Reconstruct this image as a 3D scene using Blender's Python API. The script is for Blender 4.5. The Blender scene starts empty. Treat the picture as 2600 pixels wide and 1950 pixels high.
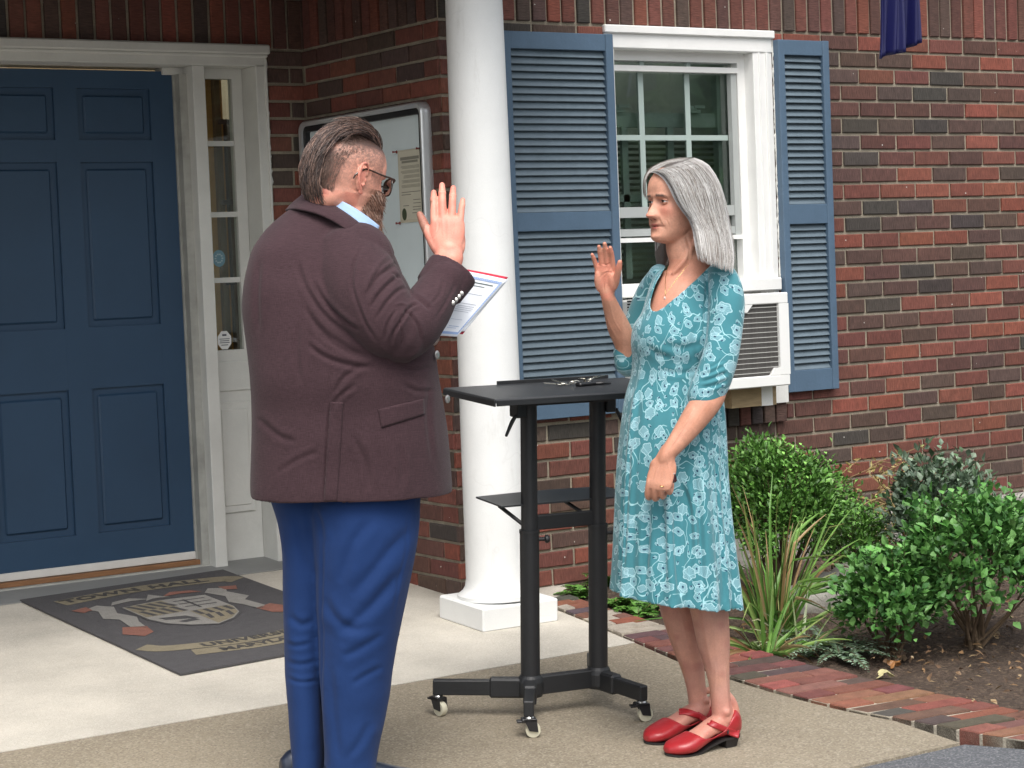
import bpy, bmesh, math, random
import numpy as np
from mathutils import Vector, Matrix, bvhtree
random.seed(7); RNG=np.random.default_rng(11)
SCN=bpy.context.scene; COL=SCN.collection
rad=math.radians
# ------------------------------------------------------------ camera
F_PX=5251.4; YAW,PITCH,ROLL=0.583035838,0.0558605148,-0.0398710005
CAM=np.array([-4.20022607,-6.78069781,1.27385565])
L=1.106          # depth of the porch recess: the door wall stands at y = L
K=.058           # the paving falls away from the door: z = K*y
def cam_axes(yaw,pitch,roll):
    fw=np.array([math.sin(yaw)*math.cos(pitch),math.cos(yaw)*math.cos(pitch),-math.sin(pitch)])
    r=np.array([math.cos(yaw),-math.sin(yaw),0.]); u=np.cross(r,fw)
    return r*math.cos(roll)+u*math.sin(roll), -r*math.sin(roll)+u*math.cos(roll), fw
CR,CU,CF=cam_axes(YAW,PITCH,ROLL)
cd=bpy.data.cameras.new('camera'); cam=bpy.data.objects.new('camera',cd); COL.objects.link(cam)
cd.sensor_width=36; cd.lens=36*F_PX/2600; cd.clip_start=.1; cd.clip_end=500
m=Matrix.Identity(4)
for i in range(3):
    m[i][0]=CR[i]; m[i][1]=CU[i]; m[i][2]=-CF[i]; m[i][3]=CAM[i]
cam.matrix_world=m; SCN.camera=cam
SCN.render.resolution_x=1024; SCN.render.resolution_y=768
# ------------------------------------------------------------ light: soft overcast day
SUN_EL,SUN_AZ=rad(58),rad(205)      # azimuth from +Y, clockwise (towards the street, behind the camera)
w=bpy.data.worlds.new('World'); SCN.world=w; w.use_nodes=True
nt=w.node_tree; bg=nt.nodes['Background']; sky=nt.nodes.new('ShaderNodeTexSky')
sky.sky_type='NISHITA'; sky.sun_disc=False; sky.sun_elevation=SUN_EL; sky.sun_rotation=SUN_AZ
sky.air_density=1.3; sky.dust_density=4.0; sky.ozone_density=1.0
hsv=nt.nodes.new('ShaderNodeHueSaturation'); hsv.inputs['Saturation'].default_value=.35
nt.links.new(sky.outputs[0],hsv.inputs['Color']); nt.links.new(hsv.outputs[0],bg.inputs[0]); bg.inputs[1].default_value=.15
sd=bpy.data.lights.new('sun','SUN'); sd.energy=1.15; sd.angle=rad(35); sd.color=(1,.965,.92)
sun=bpy.data.objects.new('sun',sd); COL.objects.link(sun)
sdir=Vector((math.sin(SUN_AZ)*math.cos(SUN_EL),math.cos(SUN_AZ)*math.cos(SUN_EL),math.sin(SUN_EL)))
sun.rotation_euler=sdir.to_track_quat('Z','Y').to_euler(); sun.location=(0,-4,6)
vs=SCN.view_settings; vs.view_transform='Standard'; vs.look='None'; vs.gamma=1; vs.exposure=.76
SCN.render.engine='CYCLES'
# ------------------------------------------------------------ measuring helpers (photo position -> place in the yard)
S_=2600/2212.
def ray(v): return CR*((v[0]*S_-1300)/F_PX)-CU*((v[1]*S_-975)/F_PX)+CF
def on_axis(v,ax,val):
    d=ray(v); return CAM+d*((val-CAM[ax])/d[ax])
def on_ground(v,off=0):
    d=ray(v); return CAM+d*((K*CAM[1]+off-CAM[2])/(d[2]-K*d[1]))
NH=np.array([math.sin(YAW),math.cos(YAW),0.]); RH=np.array([math.cos(YAW),-math.sin(YAW),0.]); UZ=np.array([0,0,1.])
def at(v,P,b=0.):
    d=ray(v); return CAM+d*(((np.array(P)-CAM)@NH+b)/(d@NH))
def to_px(P):
    d=np.asarray(P,float)-CAM; z=d@CF
    return np.stack([(1300+F_PX*(d@CR)/z)/S_,(975-F_PX*(d@CU)/z)/S_],-1)
# ------------------------------------------------------------ object helpers
def link(o,parent=None):
    COL.objects.link(o)
    if parent is not None: o.parent=parent
    return o
def tag(o,label=None,cat=None,group=None,kind=None):
    if label: o['label']=label
    if cat: o['category']=cat
    if group: o['group']=group
    if kind: o['kind']=kind
    return o
def empty(name,loc,label,cat,group=None):
    o=bpy.data.objects.new(name,None); o.location=Vector(loc); o.empty_display_size=.1
    link(o); tag(o,label,cat,group); bpy.context.view_layer.update(); return o
def mesh_obj(name,V,F,mat,parent=None,col=None,fcol=None,uv=None,smooth=False):
    """V world coordinates; the parent is an unrotated empty or a mesh at the origin"""
    V=np.asarray(V,float)
    me=bpy.data.meshes.new(name)
    off=np.zeros(3)
    p_=parent
    while p_ is not None: off+=np.array(p_.location); p_=p_.parent
    me.from_pydata((V-off).tolist(),[],F if isinstance(F,list) else F.tolist())
    if col is not None:      # per vertex
        a=me.color_attributes.new('Col','FLOAT_COLOR','POINT'); c=np.ones((len(V),4)); c[:,:3]=col; a.data.foreach_set('color',c.ravel())
    if fcol is not None:     # per face
        a=me.color_attributes.new('Col','FLOAT_COLOR','CORNER')
        cnt=np.array([len(f) for f in F]); c=np.ones((cnt.sum(),4)); c[:,:3]=np.repeat(np.asarray(fcol),cnt,axis=0); a.data.foreach_set('color',c.ravel())
    if uv is not None:       # per vertex or per corner
        l=me.uv_layers.new(name='UVMap'); uv=np.asarray(uv,float)
        if len(uv)==len(V):
            idx=np.zeros(len(me.loops),dtype=np.int32); me.loops.foreach_get('vertex_index',idx); uv=uv[idx]
        l.data.foreach_set('uv',uv.ravel())
    if smooth: me.polygons.foreach_set('use_smooth',[True]*len(me.polygons))
    me.materials.append(mat); me.update()
    return link(bpy.data.objects.new(name,me),parent)
class MB:
    def __init__(s): s.V=[]; s.F=[]; s.C=[]; s.sm=False
    def add(s,V,F,c=(1,1,1)):
        n=len(s.V); s.V+= [tuple(v) for v in V]; s.F+=[tuple(i+n for i in f) for f in F]; s.C+=[c]*len(F); return s
    def box(s,a,b,c=(1,1,1),bev=0.):
        x0,y0,z0=[min(a[i],b[i]) for i in range(3)]; x1,y1,z1=[max(a[i],b[i]) for i in range(3)]
        return s.obox(((x0+x1)/2,(y0+y1)/2,(z0+z1)/2),(1,0,0),(0,1,0),(x1-x0)/2,(y1-y0)/2,(z1-z0)/2,c,bev)
    def obox(s,ce,ux,uy,hx,hy,hz,c=(1,1,1),bev=0.,uz=None):
        ce=np.array(ce,float); ux=np.array(ux,float); ux/=np.linalg.norm(ux); uy=np.array(uy,float); uy/=np.linalg.norm(uy)
        uz=np.cross(ux,uy) if uz is None else np.array(uz,float)
        b=min(bev,hx*.9,hy*.9,hz*.9)
        if b<=0:
            P=[ce+ux*hx*i+uy*hy*j+uz*hz*k for k in(-1,1) for j in(-1,1) for i in(-1,1)]
            return s.add(P,[(0,2,3,1),(4,5,7,6),(0,1,5,4),(2,6,7,3),(0,4,6,2),(1,3,7,5)],c)
        P=[];idx={}
        for i in(-1,1):
            for j in(-1,1):
                for k in(-1,1):
                    for ax in range(3):
                        h=[hx-b,hy-b,hz-b]; h[ax]+=b
                        idx[(i,j,k,ax)]=len(P); P.append(ce+ux*h[0]*i+uy*h[1]*j+uz*h[2]*k)
        F=[]
        for ax in range(3):
            o=[q for q in range(3) if q!=ax]
            for sg in(-1,1):
                q=[]
                for (p1,p2) in((-1,-1),(1,-1),(1,1),(-1,1)):
                    t=[0,0,0]; t[ax]=sg; t[o[0]]=p1; t[o[1]]=p2; q.append(idx[(*t,ax)])
                F.append(tuple(q))
        for ax in range(3):
            o=[q for q in range(3) if q!=ax]
            for p1 in(-1,1):
                for p2 in(-1,1):
                    t0=[0,0,0];t1=[0,0,0]; t0[ax]=-1;t1[ax]=1
                    for t in(t0,t1): t[o[0]]=p1;t[o[1]]=p2
                    F.append((idx[(*t0,o[0])],idx[(*t1,o[0])],idx[(*t1,o[1])],idx[(*t0,o[1])]))
        for i in(-1,1):
            for j in(-1,1):
                for k in(-1,1): F.append(tuple(idx[(i,j,k,a)] for a in range(3)))
        return s.add(P,F,c)
    def cyl(s,p0,p1,r0,r1=None,n=16,c=(1,1,1),cap=True):
        p0=np.array(p0,float);p1=np.array(p1,float); r1=r0 if r1 is None else r1
        d=p1-p0; d/=np.linalg.norm(d); a=np.cross(d,(0,0,1) if abs(d[2])<.9 else (1,0,0)); a/=np.linalg.norm(a); b=np.cross(d,a)
        P=[];
        for p,r in((p0,r0),(p1,r1)):
            for i in range(n):
                t=2*math.pi*i/n; P.append(p+(a*math.cos(t)+b*math.sin(t))*r)
        F=[(i,(i+1)%n,n+(i+1)%n,n+i) for i in range(n)]
        if cap: F+= [tuple(range(n))[::-1],tuple(range(n,2*n))]
        return s.add(P,F,c)
    def lathe(s,base,prof,n=32,c=(1,1,1),ax=(0,0,1)):
        base=np.array(base,float); ax=np.array(ax,float); ax/=np.linalg.norm(ax)
        a=np.cross(ax,(0,1,0) if abs(ax[1])<.9 else (1,0,0)); a/=np.linalg.norm(a); b=np.cross(ax,a); P=[]
        for r,h in prof:
            for i in range(n):
                t=2*math.pi*i/n; P.append(base+ax*h+(a*math.cos(t)+b*math.sin(t))*r)
        F=[]
        for k in range(len(prof)-1):
            for i in range(n): F.append((k*n+i,k*n+(i+1)%n,(k+1)*n+(i+1)%n,(k+1)*n+i))
        F+=[tuple(range(n))[::-1],tuple(range((len(prof)-1)*n,len(prof)*n))]
        return s.add(P,F,c)
    def prism(s,poly,off,c=(1,1,1)):
        """poly: 3-D outline, off: extrusion vector"""
        n=len(poly); P=[np.array(p,float) for p in poly]; P+= [p+np.array(off,float) for p in P[:n]]
        F=[tuple(range(n)),tuple(range(n,2*n))[::-1]]+[(i,n+i,n+(i+1)%n,(i+1)%n) for i in range(n)]
        return s.add(P,F,c)
    def tube(s,pts,r,n=8,c=(1,1,1)):
        V,F=tube(pts,r,n); return s.add(V,F,c)
    def build(s,name,mat,parent=None,smooth=False,fix=True):
        o=mesh_obj(name,s.V,s.F,mat,parent,fcol=s.C,smooth=smooth)
        if fix:
            bm=bmesh.new(); bm.from_mesh(o.data); bmesh.ops.recalc_face_normals(bm,faces=bm.faces); bm.to_mesh(o.data); bm.free()
        if smooth:
            md=o.modifiers.new('es','EDGE_SPLIT'); md.split_angle=rad(40)
        return o
def catmull(P,n):
    P=np.asarray(P,float); k=len(P)
    if k==2: t=np.linspace(0,1,n)[:,None]; return P[0]*(1-t)+P[1]*t
    Q=np.vstack([2*P[0]-P[1],P,2*P[-1]-P[-2]]); T=np.linspace(0,k-1,n); i=np.minimum(T.astype(int),k-2); t=(T-i)[:,None]
    a,b,c,d=Q[i],Q[i+1],Q[i+2],Q[i+3]
    return .5*((2*b)+(-a+c)*t+(2*a-5*b+4*c-d)*t**2+(-a+3*b-3*c+d)*t**3)
def tube(pts,rr,n=16,samples=None,side=None,round_ends=True):
    """closed smooth tube; rr: radius, list, or list of (r_side, r_other); side: hint of the first axis"""
    pts=np.asarray(pts,float); k=len(pts)
    R=np.asarray(rr,float)
    if R.ndim==0: R=np.full(k,float(R))
    if R.ndim==1: R=np.stack([R,R],1)
    samples=samples or max(k*4,6)
    D=catmull(np.hstack([pts,R]),samples); P=D[:,:3]; R=np.maximum(D[:,3:],1e-4)
    T=np.gradient(P,axis=0); T/=np.linalg.norm(T,axis=1)[:,None]+1e-12
    s=np.array(side if side is not None else ((0,0,1) if abs(T[0,2])<.8 else (1,0,0)),float)
    rings=[];A=[]
    for i in range(len(P)):
        s=s-T[i]*(s@T[i]); s/=np.linalg.norm(s)+1e-12; A.append((s.copy(),np.cross(T[i],s)))
    def ring(c,a,b,ra,rb): 
        t=np.linspace(0,2*math.pi,n,endpoint=False); return c+np.outer(np.cos(t)*ra,a)+np.outer(np.sin(t)*rb,b)
    if round_ends:
        e=R[0].min()
        for q in(.15,.5,.8): 
            h=math.cos(q*math.pi/2)*e; f=math.sin(q*math.pi/2); rings.append(ring(P[0]-T[0]*h,*A[0],R[0,0]*f,R[0,1]*f))
    for i in range(len(P)): rings.append(ring(P[i],*A[i],R[i,0],R[i,1]))
    if round_ends:
        e=R[-1].min()
        for q in(.8,.5,.15):
            h=math.cos(q*math.pi/2)*e; f=math.sin(q*math.pi/2); rings.append(ring(P[-1]+T[-1]*h,*A[-1],R[-1,0]*f,R[-1,1]*f))
    return rings_mesh(rings)
def rings_mesh(rings):
    n=len(rings[0]); V=np.vstack(rings); F=[]
    for k in range(len(rings)-1):
        for i in range(n): F.append((k*n+i,k*n+(i+1)%n,(k+1)*n+(i+1)%n,(k+1)*n+i))
    F.append(tuple(range(n))[::-1]); F.append(tuple(range(len(V)-n,len(V))))
    return V,F
def ellipsoid(c,ax,r,n=20,m=14):
    """ax: 3 axes rows"""
    ax=np.asarray(ax,float); rings=[]
    for k in range(1,m):
        t=math.pi*k/m; p=np.linspace(0,2*math.pi,n,endpoint=False)
        rings.append(np.array(c)+np.outer(np.cos(p)*math.sin(t)*r[0],ax[0])+np.outer(np.sin(p)*math.sin(t)*r[1],ax[1])+ax[2]*math.cos(t)*r[2])
    return rings_mesh(rings)
# ------------------------------------------------------------ remesh to one continuous skin
def remesh(parts,voxel,smooth=2,lam=.5):
    me=bpy.data.meshes.new('tmp'); V=[];F=[];n=0
    for (v,f) in parts:
        V.append(np.asarray(v,float)); F+= [tuple(i+n for i in q) for q in f]; n+=len(v)
    me.from_pydata(np.vstack(V).tolist(),[],F)
    bm=bmesh.new(); bm.from_mesh(me); bmesh.ops.recalc_face_normals(bm,faces=bm.faces); bmesh.ops.triangulate(bm,faces=bm.faces); bm.to_mesh(me); bm.free()
    o=bpy.data.objects.new('tmp',me); COL.objects.link(o); md=o.modifiers.new('r','REMESH'); md.mode='VOXEL'; md.voxel_size=voxel; md.adaptivity=0
    dg=bpy.context.evaluated_depsgraph_get(); dg.update(); ev=o.evaluated_get(dg); em=ev.to_mesh()
    V=np.zeros(len(em.vertices)*3); em.vertices.foreach_get('co',V); V=V.reshape(-1,3)
    F=np.zeros(len(em.loops),dtype=np.int32); em.loops.foreach_get('vertex_index',F)
    tot=np.zeros(len(em.polygons),dtype=np.int32); em.polygons.foreach_get('loop_total',tot)
    if (tot==4).all(): F=F.reshape(-1,4)
    else:
        st=np.cumsum(tot)-tot; F=np.array([[F[s+i] if i<t else F[s+t-1] for i in range(4)] for s,t in zip(st,tot)])
    ev.to_mesh_clear(); bpy.data.objects.remove(o); bpy.data.meshes.remove(me)
    V=lap(V,F,smooth,lam); return V,F
def lap(V,F,it,lam=.5,w=None):
    if it<=0: return V
    E=np.vstack([F[:,[0,1]],F[:,[1,2]],F[:,[2,3]],F[:,[3,0]]]); n=len(V)
    deg=np.bincount(E.ravel(),minlength=n).astype(float)[:,None]; deg[deg==0]=1
    for k in range(it):
        l=lam if k%2==0 else -lam*.0+lam
        S=np.stack([np.bincount(E[:,0],V[E[:,1],c],n)+np.bincount(E[:,1],V[E[:,0],c],n) for c in range(3)],1)
        d=(S/deg-V)*l
        V=V+(d if w is None else d*w[:,None])
    return V
def vnormals(V,F):
    n=np.cross(V[F[:,2]]-V[F[:,0]],V[F[:,3]]-V[F[:,1]]); N=np.zeros_like(V)
    for k in range(4):
        for c in range(3): N[:,c]+=np.bincount(F[:,k],n[:,c],len(V))
    return N/(np.linalg.norm(N,axis=1)[:,None]+1e-12)
def seg_dist(p,poly):
    """distance of 2-D points to a polyline, and the parameter along it (0..1)"""
    poly=np.asarray(poly,float); best=np.full(len(p),1e9); par=np.zeros(len(p)); n=len(poly)-1; side=np.zeros(len(p))
    for i in range(n):
        a,b=poly[i],poly[i+1]; d=b-a; t=np.clip(((p-a)@d)/(d@d+1e-9),0,1); q=p-(a+t[:,None]*d); r=np.hypot(q[:,0],q[:,1]); k=r<best
        best[k]=r[k]; par[k]=(i+t[k])/n; side[k]=np.sign(q[k,0]*d[1]-q[k,1]*d[0])
    return best,par,side
def inpoly(p,poly):
    x,y=p[:,0],p[:,1]; r=np.zeros(len(p),bool); n=len(poly); j=n-1
    for i in range(n):
        xi,yi=poly[i]; xj,yj=poly[j]; c=((yi>y)!=(yj>y))&(x<(xj-xi)*(y-yi)/(yj-yi+1e-12)+xi); r^=c; j=i
    return r
def creases(V,F,lst,facing=True):
    """sculpted folds: each (polyline, half width px, depth m, ridge m); only on the side of the cloth where the fold lies"""
    N=vnormals(V,F); P=to_px(V); vis=np.clip((-(N@CF))*1.6,0,1) if facing else 1
    D=np.zeros(len(V))
    for poly,w,dep,rid in lst:
        pl_=catmull(poly,max(12,len(poly)*5)); bb=(P[:,0]>pl_[:,0].min()-4*w)&(P[:,0]<pl_[:,0].max()+4*w)&(P[:,1]>pl_[:,1].min()-4*w)&(P[:,1]<pl_[:,1].max()+4*w)
        ix=np.where(bb)[0]
        if not len(ix): continue
        d,t,s=seg_dist(P[ix],pl_); fade=np.clip(np.minimum(t,1-t)*5,0,1)**.7
        D[ix]+= fade*(-dep*np.exp(-(d/w)**2)+rid*np.exp(-((d-2.0*w)/(1.3*w))**2)*(s>0)+rid*.5*np.exp(-((d-2.0*w)/(1.3*w))**2)*(s<=0))
    return V+N*(D*vis)[:,None]
def vnoise(P,sc,seed=0):
    """smooth 3-D value noise"""
    r=np.random.default_rng(seed).random((16,16,16)); q=np.asarray(P)*sc+100; i=np.floor(q).astype(int); f=q-i; f=f*f*(3-2*f); o=0
    for a in(0,1):
        for b in(0,1):
            for c in(0,1):
                o=o+r[(i[:,0]+a)%16,(i[:,1]+b)%16,(i[:,2]+c)%16]*(f[:,0] if a else 1-f[:,0])*(f[:,1] if b else 1-f[:,1])*(f[:,2] if c else 1-f[:,2])
    return o-.5
# ------------------------------------------------------------ materials
def NN(nt,t,**k):
    n=nt.nodes.new(t)
    for a,b in k.items(): setattr(n,a,b)
    return n
def mat(name,color=(.5,.5,.5),rough=.6,var=.12,vscale=6.,bump=.0,bscale=40.,attr=False,metal=0.,spec=.5,stretch=None,coord='Object',sheen=0.,sss=0.,coat=0.,fine=0.,fscale=300.,alpha=None,trans=0.):
    m=bpy.data.materials.new(name); m.use_nodes=True; nt=m.node_tree; b=nt.nodes['Principled BSDF']; lk=nt.links.new
    tc=NN(nt,'ShaderNodeTexCoord'); mp=NN(nt,'ShaderNodeMapping'); lk(tc.outputs[coord],mp.inputs[0])
    if stretch: mp.inputs['Scale'].default_value=stretch
    no=NN(nt,'ShaderNodeTexNoise'); no.inputs['Scale'].default_value=vscale; no.inputs['Detail'].default_value=6; no.inputs['Roughness'].default_value=.62; lk(mp.outputs[0],no.inputs[0])
    mr=NN(nt,'ShaderNodeMapRange'); mr.inputs[1].default_value=.25; mr.inputs[2].default_value=.75; mr.inputs[3].default_value=1-var; mr.inputs[4].default_value=1+var; lk(no.outputs[0],mr.inputs[0])
    mx=NN(nt,'ShaderNodeMix',data_type='RGBA',blend_type='MULTIPLY'); mx.inputs[0].default_value=1
    if attr:
        at_=NN(nt,'ShaderNodeAttribute'); at_.attribute_name='Col'
        if color!=(1,1,1):
            m2=NN(nt,'ShaderNodeMix',data_type='RGBA',blend_type='MULTIPLY'); m2.inputs[0].default_value=1; lk(at_.outputs[0],m2.inputs[6]); m2.inputs[7].default_value=(*color,1); lk(m2.outputs[2],mx.inputs[6])
        else: lk(at_.outputs[0],mx.inputs[6])
    else: mx.inputs[6].default_value=(*color,1)
    cb=NN(nt,'ShaderNodeCombineColor'); [lk(mr.outputs[0],cb.inputs[i]) for i in range(3)]; lk(cb.outputs[0],mx.inputs[7])
    outc=mx.outputs[2]
    if fine>0:
        n3=NN(nt,'ShaderNodeTexNoise'); n3.inputs['Scale'].default_value=fscale; n3.inputs['Detail'].default_value=2; lk(mp.outputs[0],n3.inputs[0])
        r3=NN(nt,'ShaderNodeMapRange'); r3.inputs[1].default_value=.3; r3.inputs[2].default_value=.7; r3.inputs[3].default_value=1-fine; r3.inputs[4].default_value=1+fine; lk(n3.outputs[0],r3.inputs[0])
        m3=NN(nt,'ShaderNodeVectorMath',operation='SCALE'); lk(outc,m3.inputs[0]); lk(r3.outputs[0],m3.inputs['Scale']); outc=m3.outputs[0]
    lk(outc,b.inputs['Base Color'])
    b.inputs['Roughness'].default_value=rough; b.inputs['Metallic'].default_value=metal; b.inputs['Specular IOR Level'].default_value=spec
    if sheen: b.inputs['Sheen Weight'].default_value=sheen
    if coat: b.inputs['Coat Weight'].default_value=coat; b.inputs['Coat Roughness'].default_value=.15
    if sss: b.inputs['Subsurface Weight'].default_value=sss; b.inputs['Subsurface Radius'].default_value=(.012,.004,.002); b.inputs['Subsurface Scale'].default_value=1
    if trans: b.inputs['Transmission Weight'].default_value=trans
    if bump>0:
        n2=NN(nt,'ShaderNodeTexNoise'); n2.inputs['Scale'].default_value=bscale; n2.inputs['Detail'].default_value=5; lk(mp.outputs[0],n2.inputs[0])
        bp=NN(nt,'ShaderNodeBump'); bp.inputs['Strength'].default_value=1; bp.inputs['Distance'].default_value=bump; lk(n2.outputs[0],bp.inputs['Height']); lk(bp.outputs[0],b.inputs['Normal'])
    return m
def lin(r,g,b):
    f=lambda c:(c/255/12.92 if c/255<=.04045 else ((c/255+.055)/1.055)**2.4); return (f(r),f(g),f(b))
# ============================================================ GROUND
M_CONC=mat('pale concrete',(.50,.465,.39),.85,.14,2.2,.0015,90,fine=.16,fscale=160)
def ground_mat(name,base,speck,rough=.9,sc=140,amt=.5,bump=.002,big=.12,dark=None):
    m=mat(name,base,rough,big,1.7,bump,sc*1.0,fine=.1,fscale=420); nt=m.node_tree; b=nt.nodes['Principled BSDF']; lk=nt.links.new
    src=b.inputs['Base Color'].links[0].from_socket
    tc=NN(nt,'ShaderNodeTexCoord'); vo=NN(nt,'ShaderNodeTexVoronoi'); vo.inputs['Scale'].default_value=sc; lk(tc.outputs['Object'],vo.inputs[0])
    sp=NN(nt,'ShaderNodeSeparateColor'); lk(vo.outputs['Color'],sp.inputs[0])
    r=NN(nt,'ShaderNodeMapRange'); r.inputs[1].default_value=.55; r.inputs[2].default_value=.95; lk(sp.outputs[0],r.inputs[0])
    mm=NN(nt,'ShaderNodeMath',operation='MULTIPLY'); mm.inputs[1].default_value=amt; lk(r.outputs[0],mm.inputs[0])
    mx=NN(nt,'ShaderNodeMix',data_type='RGBA'); lk(mm.outputs[0],mx.inputs[0]); lk(src,mx.inputs[6]); mx.inputs[7].default_value=(*speck,1)
    r2=NN(nt,'ShaderNodeMapRange'); r2.inputs[1].default_value=.0; r2.inputs[2].default_value=.35; r2.inputs[3].default_value=1; r2.inputs[4].default_value=0; lk(sp.outputs[1],r2.inputs[0])
    m2=NN(nt,'ShaderNodeMath',operation='MULTIPLY'); m2.inputs[1].default_value=amt*.8; lk(r2.outputs[0],m2.inputs[0])
    mx2=NN(nt,'ShaderNodeMix',data_type='RGBA'); lk(m2.outputs[0],mx2.inputs[0]); lk(mx.outputs[2],mx2.inputs[6]); mx2.inputs[7].default_value=(*(dark or [c*.45 for c in base]),1)
    lk(mx2.outputs[2],b.inputs['Base Color']); return m
M_AGG=ground_mat('exposed aggregate concrete',(.255,.215,.155),(.42,.37,.29),amt=.55,sc=170,bump=.004,big=.2)
M_SLAB=ground_mat('broom finished concrete',(.50,.465,.40),(.66,.63,.57),amt=.35,sc=230,bump=.002,big=.30,dark=(.34,.29,.21))
M_ASPH=ground_mat('asphalt',(.10,.105,.115),(.28,.28,.29),amt=.6,sc=190,bump=.005)
M_SOIL=ground_mat('garden soil',(.075,.05,.035),(.17,.12,.08),amt=.6,sc=90,bump=.02)
def sheet(name,poly,mt,off=0.,th=.06,kind='structure',sub=0):
    """a slab whose top follows the fall of the paving (poly in x, y)"""
    mb=MB(); z=lambda x,y:(K*y if y>-2.535 else K*-2.535)+off
    mb.prism([(x,y,z(x,y)) for x,y in poly][::-1],(0,0,-th)); o=mb.build(name,mt); tag(o,kind=kind); return o
# one big sheet under everything, to the horizon
g=MB(); YS=[-150,-2.535,1.3,60]; ZS=[K*-2.535-.012,K*-2.535-.012-.05,K*1.3-.06,K*1.3-.06]
for i in range(3): g.add([(-150,YS[i],ZS[i]),(150,YS[i],ZS[i]),(150,YS[i+1],ZS[i+1]),(-150,YS[i+1],ZS[i+1])],[(0,1,2,3)])
tag(g.build('ground',M_ASPH,fix=False),kind='structure')
g2=0
sheet('street_edge',[(-6,-6),(8,-6),(8,-2.9),(.3,-2.9),(.12,-2.5352),(-6,-2.5352)],M_ASPH,-.008,.03)
sheet('walkway',[(-6,-2.535),(.10,-2.535),(.115,-2.26),(.062,-2.04),(.033,-1.632),(.045,-1.3),(.098,-.985),(-.92,-1.014),(-6,-1.07)],M_AGG,0,.05)
sheet('porch_slab',[(-6,-1.066),(-.92,-1.010),(.100,-.981),(.16,-.6),(.30,-.26),(.5,0),(.5,1.5),(-6,1.5)],M_SLAB,.001,.05)
sheet('painted_threshold_strip',[(-6,.93),(-.21,.93),(-.21,1.32),(-6,1.32)],mat('grey porch paint',(.22,.225,.22),.6,.1,5,.001,60),.006,.004)
# garden bed
gb=MB(); nx,ny=60,60; V=[];F=[]
for j in range(ny+1):
    for i in range(nx+1):
        x=.27+(7-.27)*i/nx; y=-2.9+(0.02+2.9)*j/ny; V.append((x,y,K*max(y,-2.535)-.012+.035*math.sin(x*3.1+y*2)*.4*min(1,(x-.27)*3)+random.uniform(-.01,.01)*min(1,(x-.27)*4)))
for j in range(ny):
    for i in range(nx): F.append((j*(nx+1)+i,j*(nx+1)+i+1,(j+1)*(nx+1)+i+1,(j+1)*(nx+1)+i))
gb.add(V,F); tag(gb.build('garden_soil',M_SOIL,fix=False),kind='structure')
# ============================================================ BRICKWORK
PAL=[((.200,.062,.040),3.2),((.150,.053,.040),3.4),((.100,.046,.037),4.2),((.086,.050,.040),3.4),((.080,.052,.043),2.6),((.052,.043,.038),1.2),((.175,.060,.040),2)]
PW=np.cumsum([p[1] for p in PAL]); 
def bcol(r):
    t=r.random()*PW[-1]; k=int(np.searchsorted(PW,t)); c=PAL[k][0]; f=r.uniform(.85,1.18); return tuple(x*f*r.uniform(.94,1.06) for x in c)
def brick_mat():
    m=mat('rug faced brick',(1,1,1),.85,.22,30,.0,attr=True,fine=.12,fscale=500); nt=m.node_tree; b=nt.nodes['Principled BSDF']; lk=nt.links.new
    uv=NN(nt,'ShaderNodeUVMap'); mp=NN(nt,'ShaderNodeMapping'); mp.inputs['Scale'].default_value=(260,28,1); lk(uv.outputs[0],mp.inputs[0])
    n=NN(nt,'ShaderNodeTexNoise'); n.inputs['Scale'].default_value=1; n.inputs['Detail'].default_value=3; lk(mp.outputs[0],n.inputs[0])
    bp=NN(nt,'ShaderNodeBump'); bp.inputs['Strength'].default_value=1; bp.inputs['Distance'].default_value=.0032; lk(n.outputs[0],bp.inputs['Height']); lk(bp.outputs[0],b.inputs['Normal'])
    src=b.inputs['Base Color'].links[0].from_socket
    r=NN(nt,'ShaderNodeMapRange'); r.inputs[1].default_value=.3; r.inputs[2].default_value=.7; r.inputs[3].default_value=.72; r.inputs[4].default_value=1.22; lk(n.outputs[0],r.inputs[0])
    s=NN(nt,'ShaderNodeVectorMath',operation='SCALE'); lk(src,s.inputs[0]); lk(r.outputs[0],s.inputs['Scale'])
    # few white paint flecks
    tc=NN(nt,'ShaderNodeTexCoord'); vo=NN(nt,'ShaderNodeTexVoronoi'); vo.inputs['Scale'].default_value=13; lk(tc.outputs['Object'],vo.inputs[0])
    ns=NN(nt,'ShaderNodeTexNoise'); ns.inputs['Scale'].default_value=120; lk(tc.outputs['Object'],ns.inputs[0])
    ad=NN(nt,'ShaderNodeMath',operation='MULTIPLY_ADD'); lk(ns.outputs[0],ad.inputs[0]); ad.inputs[1].default_value=.14; lk(vo.outputs['Distance'],ad.inputs[2])
    lt=NN(nt,'ShaderNodeMath',operation='LESS_THAN'); lk(ad.outputs[0],lt.inputs[0]); lt.inputs[1].default_value=.105
    mx=NN(nt,'ShaderNodeMix',data_type='RGBA'); lk(lt.outputs[0],mx.inputs[0]); lk(s.outputs[0],mx.inputs[6]); mx.inputs[7].default_value=(.6,.57,.52,1)
    lk(mx.outputs[2],b.inputs['Base Color']); return m
M_BRICK=brick_mat(); M_MORTAR=mat('mortar',(.31,.27,.205),.95,.3,14,.004,120,fine=.15,fscale=240)
HC=.0721; BL=.2164; MJ=.0125; ZT=31*HC
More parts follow.
